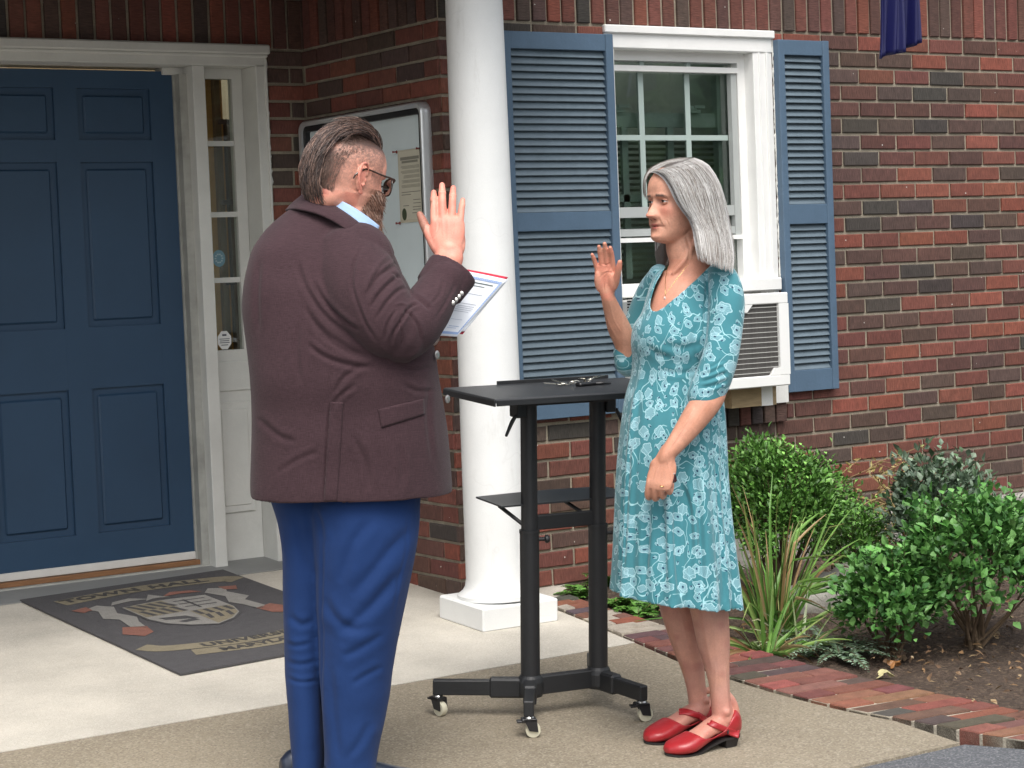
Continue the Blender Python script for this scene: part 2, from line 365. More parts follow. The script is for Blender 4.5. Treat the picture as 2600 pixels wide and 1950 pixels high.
class Bricks:
    def __init__(s,seed): s.V=[];s.F=[];s.C=[];s.U=[];s.r=random.Random(seed)
    def brick(s,o,u,n,w,a0,a1,z0,z1,vert=False,col=None,proud=.007):
        """brick face on a wall: o origin, u along, n outward"""
        r=s.r; p=proud+.002+r.uniform(-.0015,.002); ch=.0035; c=col or bcol(r); j=lambda:r.uniform(-.0012,.0012)
        o=np.array(o);u=np.array(u,float);n=np.array(n,float);w=np.array(w,float)
        q=[(a0+j(),z0+j()),(a1+j(),z0+j()),(a1+j(),z1+j()),(a0+j(),z1+j())]
        qi=[(q[0][0]+ch,q[0][1]+ch),(q[1][0]-ch,q[1][1]+ch),(q[2][0]-ch,q[2][1]-ch),(q[3][0]+ch,q[3][1]-ch)]
        P=[o+u*a+w*b-n*.02 for a,b in q]+[o+u*a+w*b+n*(p-ch*.8) for a,b in q]+[o+u*a+w*b+n*p for a,b in qi]
        k=len(s.V); s.V+=P; fs=[(8,9,10,11)]+[(i,(i+1)%4,4+(i+1)%4,4+i) for i in range(4)]+[(4+i,4+(i+1)%4,8+(i+1)%4,8+i) for i in range(4)]
        off=(r.random()*5,r.random()*5)
        for f in fs:
            s.F.append(tuple(i+k for i in f)); s.C.append(c)
            for i in f:
                a,b=(q+q+qi)[i]; s.U.append((b+off[0],a+off[1]) if vert else (a+off[0],b+off[1]))
    def build(s,name,parent):
        o=mesh_obj(name,s.V,s.F,M_BRICK,parent,fcol=s.C,uv=s.U)
        bm=bmesh.new(); bm.from_mesh(o.data); bmesh.ops.recalc_face_normals(bm,faces=bm.faces); bm.to_mesh(o.data); bm.free(); return o
def courses(B,o,u,n,a0,a1,k0,k1,holes,phase=0.,rowoff=0):
    for k in range(k0,k1):
        z1=ZT-k*HC-MJ*.5; z0=z1-HC+MJ
        st=a0-BL*2+((k+rowoff)%2)*BL/2+phase
        x=st
        while x<a1:
            l,r_=max(x+MJ/2,a0),min(x+BL-MJ/2,a1); x+=BL
            segs=[(l,r_)]
            for (h0,h1,hz0,hz1) in holes:
                if z1>hz0+.02 and z0<hz1-.02:
                    ns=[]
                    for (p,q) in segs:
                        if q<=h0 or p>=h1: ns.append((p,q))
                        else:
                            if p<h0: ns.append((p,h0-.004))
                            if q>h1: ns.append((h1+.004,q))
                    segs=ns
            for (p,q) in segs:
                if q-p>.018: B.brick(o,u,n,(0,0,1),p,q,z0,z1)
def soldiers(B,o,u,n,a0,a1,z0,h,holes=()):
    x=a0
    while x<a1-.01:
        q=min(x+HC-MJ,a1)
        B.brick(o,u,n,(0,0,1),x+MJ/2,q+MJ/2-.001,z0+MJ/2,z0+h-MJ/2,vert=True,proud=.010+B.r.uniform(-.002,.003)); x+=HC
TOWN=empty('brick_building',(0,0,0),'red and brown brick building with a blue door, white trimmed window and blue shutters','building')
WIN=(.775,1.66,.655,2.235)
fw_=MB(); n0=(0,-1,0)
# solid wall cores in mortar (with the window opening left out)
def wall_core(mb,axis,lo,hi,z0,z1,holes,plane,th):
    xs=sorted({lo,hi,*[h[0] for h in holes],*[h[1] for h in holes]}); zs=sorted({z0,z1,*[h[2] for h in holes],*[h[3] for h in holes]})
    for i in range(len(xs)-1):
        for j in range(len(zs)-1):
            cx,cz=(xs[i]+xs[i+1])/2,(zs[j]+zs[j+1])/2
            if any(h[0]<cx<h[1] and h[2]<cz<h[3] for h in holes): continue
            if axis=='x': mb.box((xs[i],plane,zs[j]),(xs[i+1],plane+th,zs[j+1]))
            else: mb.box((plane,xs[i],zs[j]),(plane+th,xs[i+1],zs[j+1]))
wall_core(fw_,'x',0,5.2,-.2,2.9,[WIN],0.,.24)
fwo=fw_.build('front_wall',M_MORTAR,TOWN)
B=Bricks(3)
courses(B,(0,0,0),(1,0,0),n0,-.0062,5.2,0,31,[WIN,(.78,1.68,.56,.66)])
soldiers(B,(0,0,0),(1,0,0),n0,-.006,5.2,ZT,BL)
courses(B,(0,0,BL),(1,0,0),n0,-.0062,5.2,-4,0,[])
for k in range(13): B.brick((0,0,0),(1,0,0),n0,(0,0,1),.80+k*.0665,.80+k*.0665+.057,.572,.654,vert=True,proud=.035)
B.build('brickwork',fwo)
sw=MB(); sw.box((.001,.2405,-.2),(.24,L+.24,2.9)); swo=sw.build('porch_side_wall',M_MORTAR,TOWN)
B=Bricks(8)
courses(B,(0,0,0),(0,1,0),(-1,0,0),.0005,L,0,32,[],phase=.0,rowoff=1)
soldiers(B,(0,0,0),(0,1,0),(-1,0,0),.002,L,ZT,BL); courses(B,(0,0,BL),(0,1,0),(-1,0,0),.0005,L,-4,0,[])
B.build('brickwork',swo)
DOORH=(-1.86,-.19,-.2,2.25)
dw=MB(); wall_core(dw,'x',-5,0,-.2,2.9,[DOORH],L,.24); dwo=dw.build('door_wall',M_MORTAR,TOWN)
B=Bricks(15); courses(B,(0,L,0),(1,0,0),n0,-5,-.009,0,31,[DOORH],phase=.06); soldiers(B,(0,L,0),(1,0,0),n0,-5.05,-.012,ZT,BL); courses(B,(0,L,BL),(1,0,0),n0,-5,-.009,-4,0,[])
B.build('brickwork',dwo)
# foundation ledge at the foot of the front wall
fl=MB(); fl.box((1.2,-.075,-.12),(5.2,.0,.128),bev=.01)
fl.build('foundation_ledge',mat('grey foundation stone',(.30,.285,.26),.9,.2,4,.003,70,fine=.12),TOWN)
# porch roof, beam and eaves (out of the frame, they shade the door)
M_WHITE=mat('weathered white paint',(.74,.74,.71),.5,.06,5,.0008,45,fine=.03,fscale=150)
rf=MB(); rf.box((-6,-.95,2.62),(.35,.0,2.70)); rf.box((-6,-.54,2.42),(.10,-.24,2.62)); rf.box((-6,-.241,2.52),(.0,L+.24,2.60)); rf.box((-6,-1.0,2.70),(.35,.0,3.1)); rf.box((-6,.0,2.70),(.35,1.5,3.1)); rf.box((.35,-.22,2.90),(5.2,.26,3.0))
rf.build('porch_roof',mat('stained porch ceiling',(.16,.14,.12),.8,.15,5),TOWN)
# paint-worn column shaft
def worn_white():
    m=mat('cracked white paint',(.78,.79,.78),.45,.05,4,.0006,35,fine=.02); nt=m.node_tree; b=nt.nodes['Principled BSDF']; lk=nt.links.new
    src=b.inputs['Base Color'].links[0].from_socket
    tc=NN(nt,'ShaderNodeTexCoord'); mp=NN(nt,'ShaderNodeMapping'); mp.inputs['Scale'].default_value=(9,9,2.2); lk(tc.outputs['Object'],mp.inputs[0])
    n=NN(nt,'ShaderNodeTexNoise'); n.inputs['Scale'].default_value=1.2; n.inputs['Detail'].default_value=7; n.inputs['Roughness'].default_value=.7; lk(mp.outputs[0],n.inputs[0])
    r=NN(nt,'ShaderNodeMapRange'); r.inputs[1].default_value=.58; r.inputs[2].default_value=.72; r.inputs[3].default_value=0; r.inputs[4].default_value=.30; lk(n.outputs[0],r.inputs[0])
    mx=NN(nt,'ShaderNodeMix',data_type='RGBA'); lk(r.outputs[0],mx.inputs[0]); lk(src,mx.inputs[6]); mx.inputs[7].default_value=(.42,.41,.37,1)
    # hairline cracks
    v=NN(nt,'ShaderNodeTexVoronoi',feature='DISTANCE_TO_EDGE'); v.inputs['Scale'].default_value=1.1; 
    n2=NN(nt,'ShaderNodeTexNoise'); n2.inputs['Scale'].default_value=5; lk(tc.outputs['Object'],n2.inputs[0])
    am=NN(nt,'ShaderNodeVectorMath',operation='SCALE'); am.inputs['Scale'].default_value=.35; lk(n2.outputs[1],am.inputs[0])
    av=NN(nt,'ShaderNodeVectorMath',operation='ADD'); lk(tc.outputs['Object'],av.inputs[0]); lk(am.outputs[0],av.inputs[1]); lk(av.outputs[0],v.inputs[0])
    lt=NN(nt,'ShaderNodeMapRange'); lt.inputs[1].default_value=0; lt.inputs[2].default_value=.004; lt.inputs[3].default_value=.08; lt.inputs[4].default_value=0; lk(v.outputs[0],lt.inputs[0])
    m3=NN(nt,'ShaderNodeMix',data_type='RGBA'); lk(lt.outputs[0],m3.inputs[0]); lk(mx.outputs[2],m3.inputs[6]); m3.inputs[7].default_value=(.33,.32,.30,1)
    lk(m3.outputs[2],b.inputs['Base Color']); return m
M_WORN=worn_white()
cx,cy=-.084,-.388; zc=K*cy
COLM=empty('porch_column',(cx,cy,zc),'tall round white painted column with hairline cracks standing at the porch corner','column')
c=MB(); prof=[(.150,.085),(.150,.10),(.130,.115),(.121,.13),(.1155,.16)]+[(.1155-.013*(t/2.4)**1.3,.16+t) for t in np.linspace(.1,2.25,14)]
c.lathe((cx,cy,zc),prof,48); c.build('shaft',M_WORN,COLM,smooth=True)
c=MB(); c.obox((cx,cy,zc+.042),(1,0,0),(0,1,K),.165,.152,.044,bev=.006); c.build('plinth',M_WORN,COLM)
# ============================================================ WINDOW
M_SASH=mat('grey aluminium sash',(.40,.42,.41),.45,.05,8); M_TRIM=mat('white window trim',(.80,.80,.78),.5,.05,7,.0006,50)
def glass_mat(name,tint=(.9,.95,.93),rough=.02):
    m=bpy.data.materials.new(name); m.use_nodes=True; nt=m.node_tree; nt.nodes.clear(); lk=nt.links.new
    o=NN(nt,'ShaderNodeOutputMaterial'); tr=NN(nt,'ShaderNodeBsdfTransparent'); tr.inputs[0].default_value=(*tint,1); gl=NN(nt,'ShaderNodeBsdfGlossy'); gl.inputs['Roughness'].default_value=rough
    fr=NN(nt,'ShaderNodeFresnel'); fr.inputs[0].default_value=1.5; ml=NN(nt,'ShaderNodeMath',operation='MULTIPLY'); ml.inputs[1].default_value=1.7; lk(fr.outputs[0],ml.inputs[0])
    mx=NN(nt,'ShaderNodeMixShader'); lk(ml.outputs[0],mx.inputs[0]); lk(tr.outputs[0],mx.inputs[1]); lk(gl.outputs[0],mx.inputs[2]); lk(mx.outputs[0],o.inputs[0]); return m
M_GLASS=glass_mat('window glass',(.88,.92,.89))
win=MB(); x0,x1=.775,1.66
win.box((x0,-.012,2.145),(x1,.06,2.235),bev=.004)                 # head casing
win.box((x0-.004,-.026,2.205),(x1+.006,.03,2.2375),bev=.004)
win.box((x1-.105,-.008,1.09),(x1-.001,.055,2.145),bev=.003)       # right casing
win.box((x1-.04,-.016,1.09),(x1-.028,.02,2.145),bev=.002); win.box((x1-.078,-.013,1.09),(x1-.070,.02,2.145),bev=.002)
win.box((x0+.001,-.008,1.09),(x0+.05,.055,2.145),bev=.003)
win.box((x0+.004,.052,1.11),(x0+.058,.115,2.144)); win.box((x1-.145,.052,1.11),(x1-.104,.115,2.144)); win.box((x0+.058,.05,2.105),(x1-.145,.115,2.145))
win.box((x0+.002,-.03,1.135),(x1-.002,.115,1.19),bev=.005)           # sill
win.box((x0+.06,.045,1.36),(x1-.147,.075,1.378))                     # bottom rail of the storm frame
win.box((x0+.058,.048,2.062),(x1-.146,.08,2.085))
win_o=win.build('window',M_TRIM,TOWN); xi0,xi1=x0+.06,x1-.147
s=MB()
s.box((xi0,.0605,1.462),(xi1-.0305,.085,1.505)); s.box((xi1-.03,.0575,1.3785),(xi1-.0005,.0845,2.06)); s.box((xi0,.0615,1.385),(xi1-.0305,.095,1.415)); 
s.box((xi0,.07,1.40),(xi0+.02,.09,2.1))
s.build('storm_sash',M_SASH,win_o)
mu=MB(); M_MUNT=mat('pale green muntin',(.36,.44,.41),.5,.05,8)
for xm in (1.026,1.27): mu.box((xm-.013,.088,1.50),(xm+.013,.10,2.06)); mu.box((xm-.011,.075,2.085),(xm+.011,.09,2.11))
for a,b_ in ((xi0+.02,1.013),(1.039,1.257),(1.283,xi1-.03)): mu.box((a,.088,1.781),(b_,.10,1.803))
mu.box((xi0,.145,1.84),(xi1-.03,.175,1.888)); mu.box((xi0,.15,1.87),(xi1-.03,.185,1.90))
for xm in (.985,1.225): mu.box((xm-.02,.15,1.21),(xm+.012,.165,1.84))
mu.box((xi0,.15,1.53),(xi1-.03,.165,1.56)); mu.box((xi1-.05,.13,1.5),(xi1-.03,.165,2.08)); mu.box((xi1-.08,.15,1.2),(xi1-.02,.17,1.39))
for xm in (.93,1.33): mu.box((xm-.035,.12,1.90),(xm+.035,.15,1.912)); mu.box((xm-.03,.115,1.912),(xm+.01,.14,1.928)); mu.box((xm-.005,.11,1.918),(xm+.05,.118,1.93))
mu.build('muntins',M_MUNT,win_o)
gl=MB(); gl.box((xi0,.0905,1.42),(xi1,.0935,2.105)); gl.box((xi0,.0905,1.19),(xi1,.0935,1.36)); gl.build('pane',M_GLASS,win_o)
bl=MB()   # venetian blind behind the lower glass and top of the room
for i in range(26):
    z=1.19+i*.0245
    if z<1.83: bl.obox(((xi0+xi1)/2,.215,z),(1,0,0),(0,1,-.5),(xi1-xi0)/2,.011,.0008)
bl.build('blind',mat('dim blind slats',(.30,.32,.27),.7,.1,9),win_o)
rm=MB(); rm.box((x0,.2405,1.1),(x1,.7,1.11)); rm.box((x0,.7,1.1),(x1,.72,2.3)); rm.box((x0,.2405,2.28),(x1,.50,2.3)); rm.box((x0-.02,.2405,1.1),(x0,.72,2.3)); rm.box((x1,.2405,1.1),(x1+.02,.72,2.3))  # ceiling stops short: an added gap that lets daylight into the room
rm.build('interior',mat('dark interior',(.42,.48,.43),.8,.2,3),win_o)
M_CAULK=mat('rough white caulk',(.70,.70,.66),.8,.15,60,.002,150)
def bead(p0,p1,r,name,parent,seed,n=90):
    rr=np.random.default_rng(seed); t=np.linspace(0,1,n)[:,None]; P=np.array(p0)*(1-t)+np.array(p1)*t; P[:,0]+=rr.normal(0,r*.35,n); P[:,1]+=rr.normal(0,r*.2,n); R_=r*rr.uniform(.4,1.5,n); V,F=tube(P,R_,6,n,round_ends=True); mesh_obj(name,V,F,M_CAULK,parent,smooth=True)
bead((x1+.003,-.010,1.14),(x1+.003,-.010,2.20),.0045,'caulk',win_o,1)
# ============================================================ SHUTTERS
M_SHUT=mat('blue grey shutter paint',lin(82,104,125),.5,.10,9,.0008,60,fine=.04,fscale=200)
M_SLAT=mat('faded blue slat paint',lin(97,112,122),.5,.12,12,.0008,60,fine=.05)
def shutter(x0,x1,z0,z1,rails,stl,str_,label,n_open=()):
    y0,y1=-.048,-.012
    s=MB()
    s.box((x0,y0,z0),(x0+stl,y1,z1),bev=.003); s.box((x1-str_,y0-.001,z0-.001),(x1,y1,z1+.001),bev=.003)
    for (a,b) in rails: s.box((x0+stl-.002,y0+.004,a),(x1-str_+.002,y1-.001,b),bev=.002)
    o=s.build('shutter',M_SHUT,TOWN); tag(o,label)
    rs=sorted(rails); sl=MB(); rr=random.Random(int(x0*100))
    for i in range(len(rs)-1):
        a,b=rs[i][1],rs[i+1][0]; n=int(round((b-a)/.0290)); p=(b-a)/n
        for k in range(n):
            zc_=a+(k+.5)*p; t=rr.uniform(-.02,.02)
            sl.obox(((x0+stl+x1-str_)/2,-.026,zc_),(1,0,t*.12),(0,-.55,-.84+t),(x1-str_-x0-stl)/2-.001,.0163,.0024)
    sl.build('louvre_slats',M_SLAT,o)
    bk=MB(); bk.box((x0+stl,-.0135,z0+.01),(x1-str_,-.0125,z1-.01)); bk.build('gap_shade',mat('dark gap',(.02,.024,.03),.9,.1,5),o)  # dark sheet stands in for the shade between the slats
    return o
shutter(.262,.792,.672,2.195,[(.672,.785),(1.415,1.488),(2.128,2.195)],.036,.038,'wide blue louvred shutter partly hidden behind the white column')
shutter(1.662,1.950,.694,2.199,[(.694,.786),(1.414,1.498),(2.135,2.199)],.036,.036,'narrow blue louvred shutter right of the window')
# lead flashing and twig mess on the shutter top
# ============================================================ AIR CONDITIONER
ac0=(.795,-.30,.752); ac1=(1.452,.03,1.131)
AC=empty('air_conditioner',(1.12,-.15,.752),'white window air conditioner with a dark ribbed grille below the window','air conditioner')
a=MB(); a.box((ac0[0],-.285,ac0[2]),(ac1[0]-.004,.20,ac1[2]-.004),bev=.008)
M_AC=mat('off white enamel',(.66,.66,.62),.4,.06,6,.0004,60); a.build('casing',M_AC,AC)
f=MB(); fx0,fx1,fz0,fz1=ac0[0]-.003,ac1[0],ac0[2]-.004,ac1[2]
f.box((fx0,-.30,fz1-.045),(fx1,-.284,fz1),bev=.004); f.box((fx0,-.30,fz0),(fx1,-.284,fz0+.045),bev=.004); f.box((fx1-.052,-.3005,fz0+.045),(fx1,-.284,fz1-.045)); f.box((fx0,-.3005,fz0+.045),(fx0+.05,-.284,fz1-.045))
f.prism([(fx0+.05,-.2995,fz1-.044),(fx0+.47,-.2995,fz1-.044),(fx0+.44,-.2995,fz1-.075),(fx0+.05,-.2995,fz1-.08)],(0,.014,0)); f.prism([(fx1-.051,-.2995,fz0+.044),(fx1-.051,-.2995,fz0+.075),(fx1-.08,-.2995,fz0+.075),(fx1-.105,-.2995,fz0+.044)],(0,.014,0))
f.build('front_frame',mat('bright white enamel',(.80,.80,.78),.35,.04,6),AC)
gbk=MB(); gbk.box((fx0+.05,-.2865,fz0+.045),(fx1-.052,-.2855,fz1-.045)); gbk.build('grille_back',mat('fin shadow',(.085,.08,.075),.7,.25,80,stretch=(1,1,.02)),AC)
gr=MB()
for i in range(14): z=fz0+.058+i*.0205; gr.box((fx0+.05,-.2950,z),(fx1-.052,-.2925,z+.0022))
gr.build('grille',mat('grille wire',(.55,.55,.52),.4,.05,5),AC)
ve=MB()
for i in range(15): z=.965+i*.0118; ve.box((ac0[0]-.0015,-.205,z),(ac0[0]+.001,-.075,z+.0062))
ve.build('side_vents',mat('vent gap',(.02,.02,.02),.8,.1,5),AC)
WD=MB(); WD.box((1.20,-.22,.665),(1.44,-.10,.748)); wb=WD.build('support_timber',mat('raw timber',(.34,.25,.14),.8,.25,14,.001,60,stretch=(1,6,6)),TOWN)
WD=MB(); WD.box((1.445,-.09,.66),(1.50,-.012,.75)); WD.box((1.36,-.2205,.664),(1.42,-.2205+.05,.749)); WD.box((.80,-.05,.655),(1.655,-.0105,.735)); WD.build('sill_blocks',M_WHITE,TOWN)
# ============================================================ ENTRANCE
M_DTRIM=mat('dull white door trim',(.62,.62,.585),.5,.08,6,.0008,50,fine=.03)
M_DOOR=mat('blue door paint',lin(42,68,94),.42,.08,3,.0004,40)
e=MB(); zf=K*1.1
def trimbox(a,b,bev=.003): e.box(a,b,bev=bev)
trimbox((-.236,L-.018,.055),(-.192,L+.24,2.165)); trimbox((-.1975,L-.028,.055),(-.188,L+.01,2.165),.002)     # right outer casing
trimbox((-1.86,L-.018,.055),(-1.815,L+.24,2.165))
trimbox((-1.86,L-.012,2.165),(-.188,L+.24,2.215)); trimbox((-1.87,L-.045,2.212),(-.176,L+.10,2.252),.006); trimbox((-1.865,L-.03,2.20),(-.182,L+.05,2.213),.004)
trimbox((-.512,1.12,.066),(-.456,1.30,2.165)); trimbox((-1.60,1.12,.066),(-1.545,1.30,2.165))
trimbox((-.60,1.215,2.135),(-.456,1.30,2.166))
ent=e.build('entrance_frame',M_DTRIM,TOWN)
bead((-.189,L-.012,.07),(-.185,L-.012,2.20),.005,'caulk',ent,2,140)
def sidelight(x0,x1):
    y=1.22; s=MB(); g0,g1=x0+.012,x1-.048; zb,zt_=.07,2.166
    s.box((x0,y,.975-.05),(x1,y+.04,.975)); s.box((x0,y,2.122),(x1,y+.04,zt_)); s.box((x0,y,.975),(g0,y+.04,2.122)); s.box((g1,y,.975),(x1,y+.04,2.122))
    for z in (1.85,1.55,1.272): s.box((g0,y+.006,z-.011),(g1,y+.034,z+.011))
    s.box((x0,y+.002,zb),(x1,y+.04,.925))
    s.box((x0+.022,y-.008,.28),(x1-.03,y+.003,.755),bev=.004); s.box((x0+.042,y-.013,.31),(x1-.05,y+.0,.725),bev=.004)
    s.box((x0,y-.007,.80),(x1,y+.002,.925),bev=.003)
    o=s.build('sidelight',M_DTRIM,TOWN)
    p=MB(); p.box((g0,y+.018,.975),(g1,y+.021,2.122)); p.build('pane',M_GLASS,o); return o,g0,g1
sl_o,g0,g1=sidelight(-.456,-.238); sidelight(-1.815,-1.60)
inn=MB()   # what shows through the sidelight: ochre wood casing and dark frames
for (xa,xb,ya,z0_,z1_,c_) in ((-.30,-.20,1.50,.1,2.3,(.42,.23,.07)),(-.255,-.228,1.46,.1,2.3,(.13,.09,.05)),(-.215,-.19,1.44,.1,1.95,(.08,.06,.04)),(-.52,-.42,1.75,1.35,2.05,(.14,.22,.20)),(-.46,-.36,1.72,.1,1.35,(.16,.12,.06)),(-.35,-.25,1.64,.1,2.4,(.40,.21,.06)),(-.9,.0,2.2,0,2.6,(.20,.15,.08))):
    inn.box((xa,ya,z0_),(xb,ya+.03,z1_),tuple(min(.8,q_*1.9) for q_ in c_))
for z in (1.95,1.6,1.25): inn.box((-.245,1.43,z),(-.14,1.455,z+.02),(.07,.05,.04))
inn.build('hallway',mat('hallway wood',(1,1,1),.5,.2,8,attr=True),sl_o)
st=MB(); oc=[(math.cos(math.pi/8+i*math.pi/4),math.sin(math.pi/8+i*math.pi/4)) for i in range(8)]
cS=(-.370,1.2335,1.017)
st.add([(cS[0]+.034*a,cS[1],cS[2]+.042*b) for a,b in oc],[tuple(range(8))],(.80,.80,.78))
for i,(wd,z) in enumerate(((.010,.020),(.024,.006),(.022,-.002),(.023,-.010),(.016,-.020))): st.box((cS[0]-wd,cS[1]-.0008,cS[2]+z-.0018),(cS[0]+wd,cS[1]-.0004,cS[2]+z+(.006 if i==0 else .0012)),(.08,.08,.10))
st.build('window_sticker',mat('sticker print',(1,1,1),.4,.03,5,attr=True),sl_o); st=MB()
cS=(-.378,1.2335,1.365)
st.add([(cS[0]+.030*math.cos(t),cS[1],cS[2]+.036*math.sin(t)) for t in np.linspace(0,2*math.pi,24,endpoint=False)],[tuple(range(24))],(.14,.27,.33))
for i in range(10):
    t=i*.63; st.box((cS[0]+.016*math.cos(t)-.004,cS[1]-.0008,cS[2]+.018*math.sin(t)-.003),(cS[0]+.016*math.cos(t)+.004,cS[1]-.0004,cS[2]+.018*math.sin(t)+.003),(.42,.52,.55))
st.build('window_sticker',mat('round sticker print',(1,1,1),.4,.03,5,attr=True),sl_o)
# the door itself
d=MB(); dx0,dx1,dy=-1.50,-.552,1.235; dz0,dz1=.112,2.150
def dframe(x0,x1,z0,z1): d.box((x0,dy,z0),(x1,dy+.04,z1))
stw=.105; cxm=(dx0+dx1)/2; pan=[(.255,.85),(1.10,1.775),(1.865,2.075)]
dframe(dx0,dx0+stw,dz0,dz1); dframe(dx1-stw,dx1,dz0,dz1); dframe(cxm-.05,cxm+.05,dz0,dz1)
zz=[dz0]+[v for p_ in pan for v in p_]+[dz1]
for i in range(0,len(zz),2):
    for a_,b_ in ((dx0+stw,cxm-.05),(cxm+.05,dx1-stw)): d.box((a_,dy+.0005,zz[i]),(b_,dy+.04,zz[i+1]))
for (z0_,z1_) in pan:
    for a_,b_ in ((dx0+stw,cxm-.05),(cxm+.05,dx1-stw)):
        d.box((a_,dy+.016,z0_),(b_,dy+.03,z1_)); d.obox(((a_+b_)/2,dy+.012,(z0_+z1_)/2),(1,0,0),(0,1,0),(b_-a_)/2-.028,.008,(z1_-z0_)/2-.028,bev=.0075)
dr=d.build('door',M_DOOR,TOWN)
k=MB(); k.box((dx0+.003,dy-.012,.102),(dx1-.003,dy+.0,.134),bev=.002)
for i in range(5): k.cyl((dx1-.03-.19*i,dy-.0125,.122),(dx1-.03-.19*i,dy-.0145,.122),.004,n=8,c=(.1,.1,.1))
k.build('door_sweep',mat('white door sweep',(1,1,1),.5,.05,9,attr=True,color_=None) if False else mat('white door sweep',(.66,.64,.60),.5,.08,9),dr)
k=MB(); k.lathe((dx0+.07,dy,1.06),[(.03,0),(.03,.008),(.012,.012),(.012,.035),(.026,.045),(.03,.058),(.022,.072),(.004,.076)],24,ax=(0,-1,0)); k.build('door_knob',mat('brass knob',(.55,.40,.16),.3,.05,4,metal=1),dr)
th=MB(); th.box((-1.55,1.20,.078),(-.512,1.30,.100),bev=.003); th.build('threshold',mat('worn orange threshold wood',(.22,.105,.045),.6,.35,6,.001,40,stretch=(1,8,8)),TOWN)
th=MB(); th.box((-1.55,1.165,.069),(-.512,1.199,.080),bev=.002); th.box((-.554,1.225,.10),(-.5465,1.262,2.135)); th.box((-.5465,1.18,.08),(-.512,1.262,2.135)); th.build('door_jamb',mat('grimy jamb paint',(.36,.36,.33),.6,.3,7,.001,30),TOWN)
# hallway behind the entrance; ceiling gap at the back added to let daylight in
bk=MB(); bk.box((-5,2.6,-.2),(1.0,2.7,3.0)); bk.box((-5,L+.24,2.5),(1.,1.75,2.6)); bk.box((-5,L+.24,-.2),(1.,2.7,-.12)); bk.box((.6,L+.24,-.2),(.7,2.6,2.6)); bk.box((-2.6,L+.24,-.2),(-2.5,2.6,2.6))
bk.build('hallway_walls',mat('hallway plaster',(.30,.25,.17),.9,.1,4),TOWN)
# ============================================================ NOTICE BOARD
yb0,yb1,zb0,zb1,tb=.068,1.086,.985,1.93,.052
NB=empty('notice_board',(0,(yb0+yb1)/2,zb0),'silver framed glazed notice board hanging on the porch side wall','notice board')
M_ALU=mat('brushed aluminium',(.70,.72,.73),.34,.05,10,metal=.6,spec=.5)
def rrect(y0,y1,z0,z1,r,n=8):
    P=[]
    for (cy_,cz_,a0) in ((y1-r,z1-r,0),(y0+r,z1-r,90),(y0+r,z0+r,180),(y1-r,z0+r,270)):
        for i in range(n+1): t=rad(a0+90*i/n); P.append((cy_+r*math.cos(t),cz_+r*math.sin(t)))
    return P
def ringsolid(outer,inner,xa,xb,mtl,name,parent,round_=0.):
    """a frame between two outlines, from depth xa (wall side) to xb (room side)"""
    n=len(outer); V=[];F=[]
    prof=[(outer,xa),(outer,xb+round_*.6),([(o[0]*.75+i[0]*.25,o[1]*.75+i[1]*.25) for o,i in zip(outer,inner)],xb),(inner,xb+round_*.3),(inner,xa)]
    for po,x in prof:
        for p_ in po: V.append((x,p_[0],p_[1]))
    for k in range(len(prof)):
        k2=(k+1)%len(prof)
        for i in range(n): F.append((k*n+i,k*n+(i+1)%n,k2*n+(i+1)%n,k2*n+i))
    o=MB().add(V,F).build(name,mtl,parent,smooth=True); return o
o1=rrect(yb0,yb1,zb0,zb1,.045); o2=rrect(yb0+.022,yb1-.022,zb0+.022,zb1-.022,.028); o3=rrect(yb0+.045,yb1-.045,zb0+.045,zb1-.045,.01)
ringsolid(o1,o2,-.008,-tb,M_ALU,'frame',NB,.012); ringsolid(o2,o3,-.009,-tb+.012,mat('black gasket',(.012,.012,.014),.5,.05,5),'gasket',NB,.002)
b=MB(); b.add([(-tb+.034,p_[0],p_[1]) for p_ in o3],[tuple(range(len(o3)))]); b.add([(-.0085,p_[0],p_[1]) for p_ in o1],[tuple(range(len(o1)))]); b.build('backboard',mat('pale blue backboard',(.74,.84,.86),.6,.05,3),NB)
ya,yb_,za,zb_=.128,.310,1.47,1.755
n=MB(); xp=-tb+.030
n.box((xp,ya,za),(xp+.001,yb_,zb_),(.58,.54,.42)); n.box((xp-.0006,ya+.006,za+.012),(xp,yb_-.006,zb_-.006),(.64,.61,.49))
rr=random.Random(4)
def ln(y0,y1,z,h=.0022,c_=(.16,.15,.12)): n.box((xp-.0012,y0,z),(xp-.0006,y1,z+h),c_)
ln(ya+.02,yb_-.02,1.715,.012,(.27,.26,.21)); ln(ya+.03,yb_-.03,1.703,.009,(.27,.26,.21))
z=1.69
while z>1.60:
    for q in range(3): ln(ya+.02,yb_-.018-rr.uniform(0,.03),z,.0016,(.28,.26,.2)); z-=.0042
    z-=.006
for (a_,b_,z) in ((ya+.018,yb_-.02,1.588),(ya+.09,yb_-.02,1.578),(ya+.02,ya+.075,1.556),(ya+.02,ya+.075,1.543),(ya+.02,ya+.08,1.528),(ya+.02,ya+.08,1.518),(ya+.02,ya+.085,1.505),(ya+.11,yb_-.03,1.535)): ln(a_,b_,z)
n.build('pinned_notice',mat('printed cream paper',(1,1,1),.7,.05,9,attr=True),NB)
n=MB(); n.add([(xp-.001,yb_-.035+.018*math.cos(t),1.503+.024*math.sin(t)) for t in np.linspace(0,2*math.pi,20,endpoint=False)],[tuple(range(20))],(.07,.09,.045)); n.build('seal',mat('dark green seal',(1,1,1),.4,.15,60,attr=True),NB)
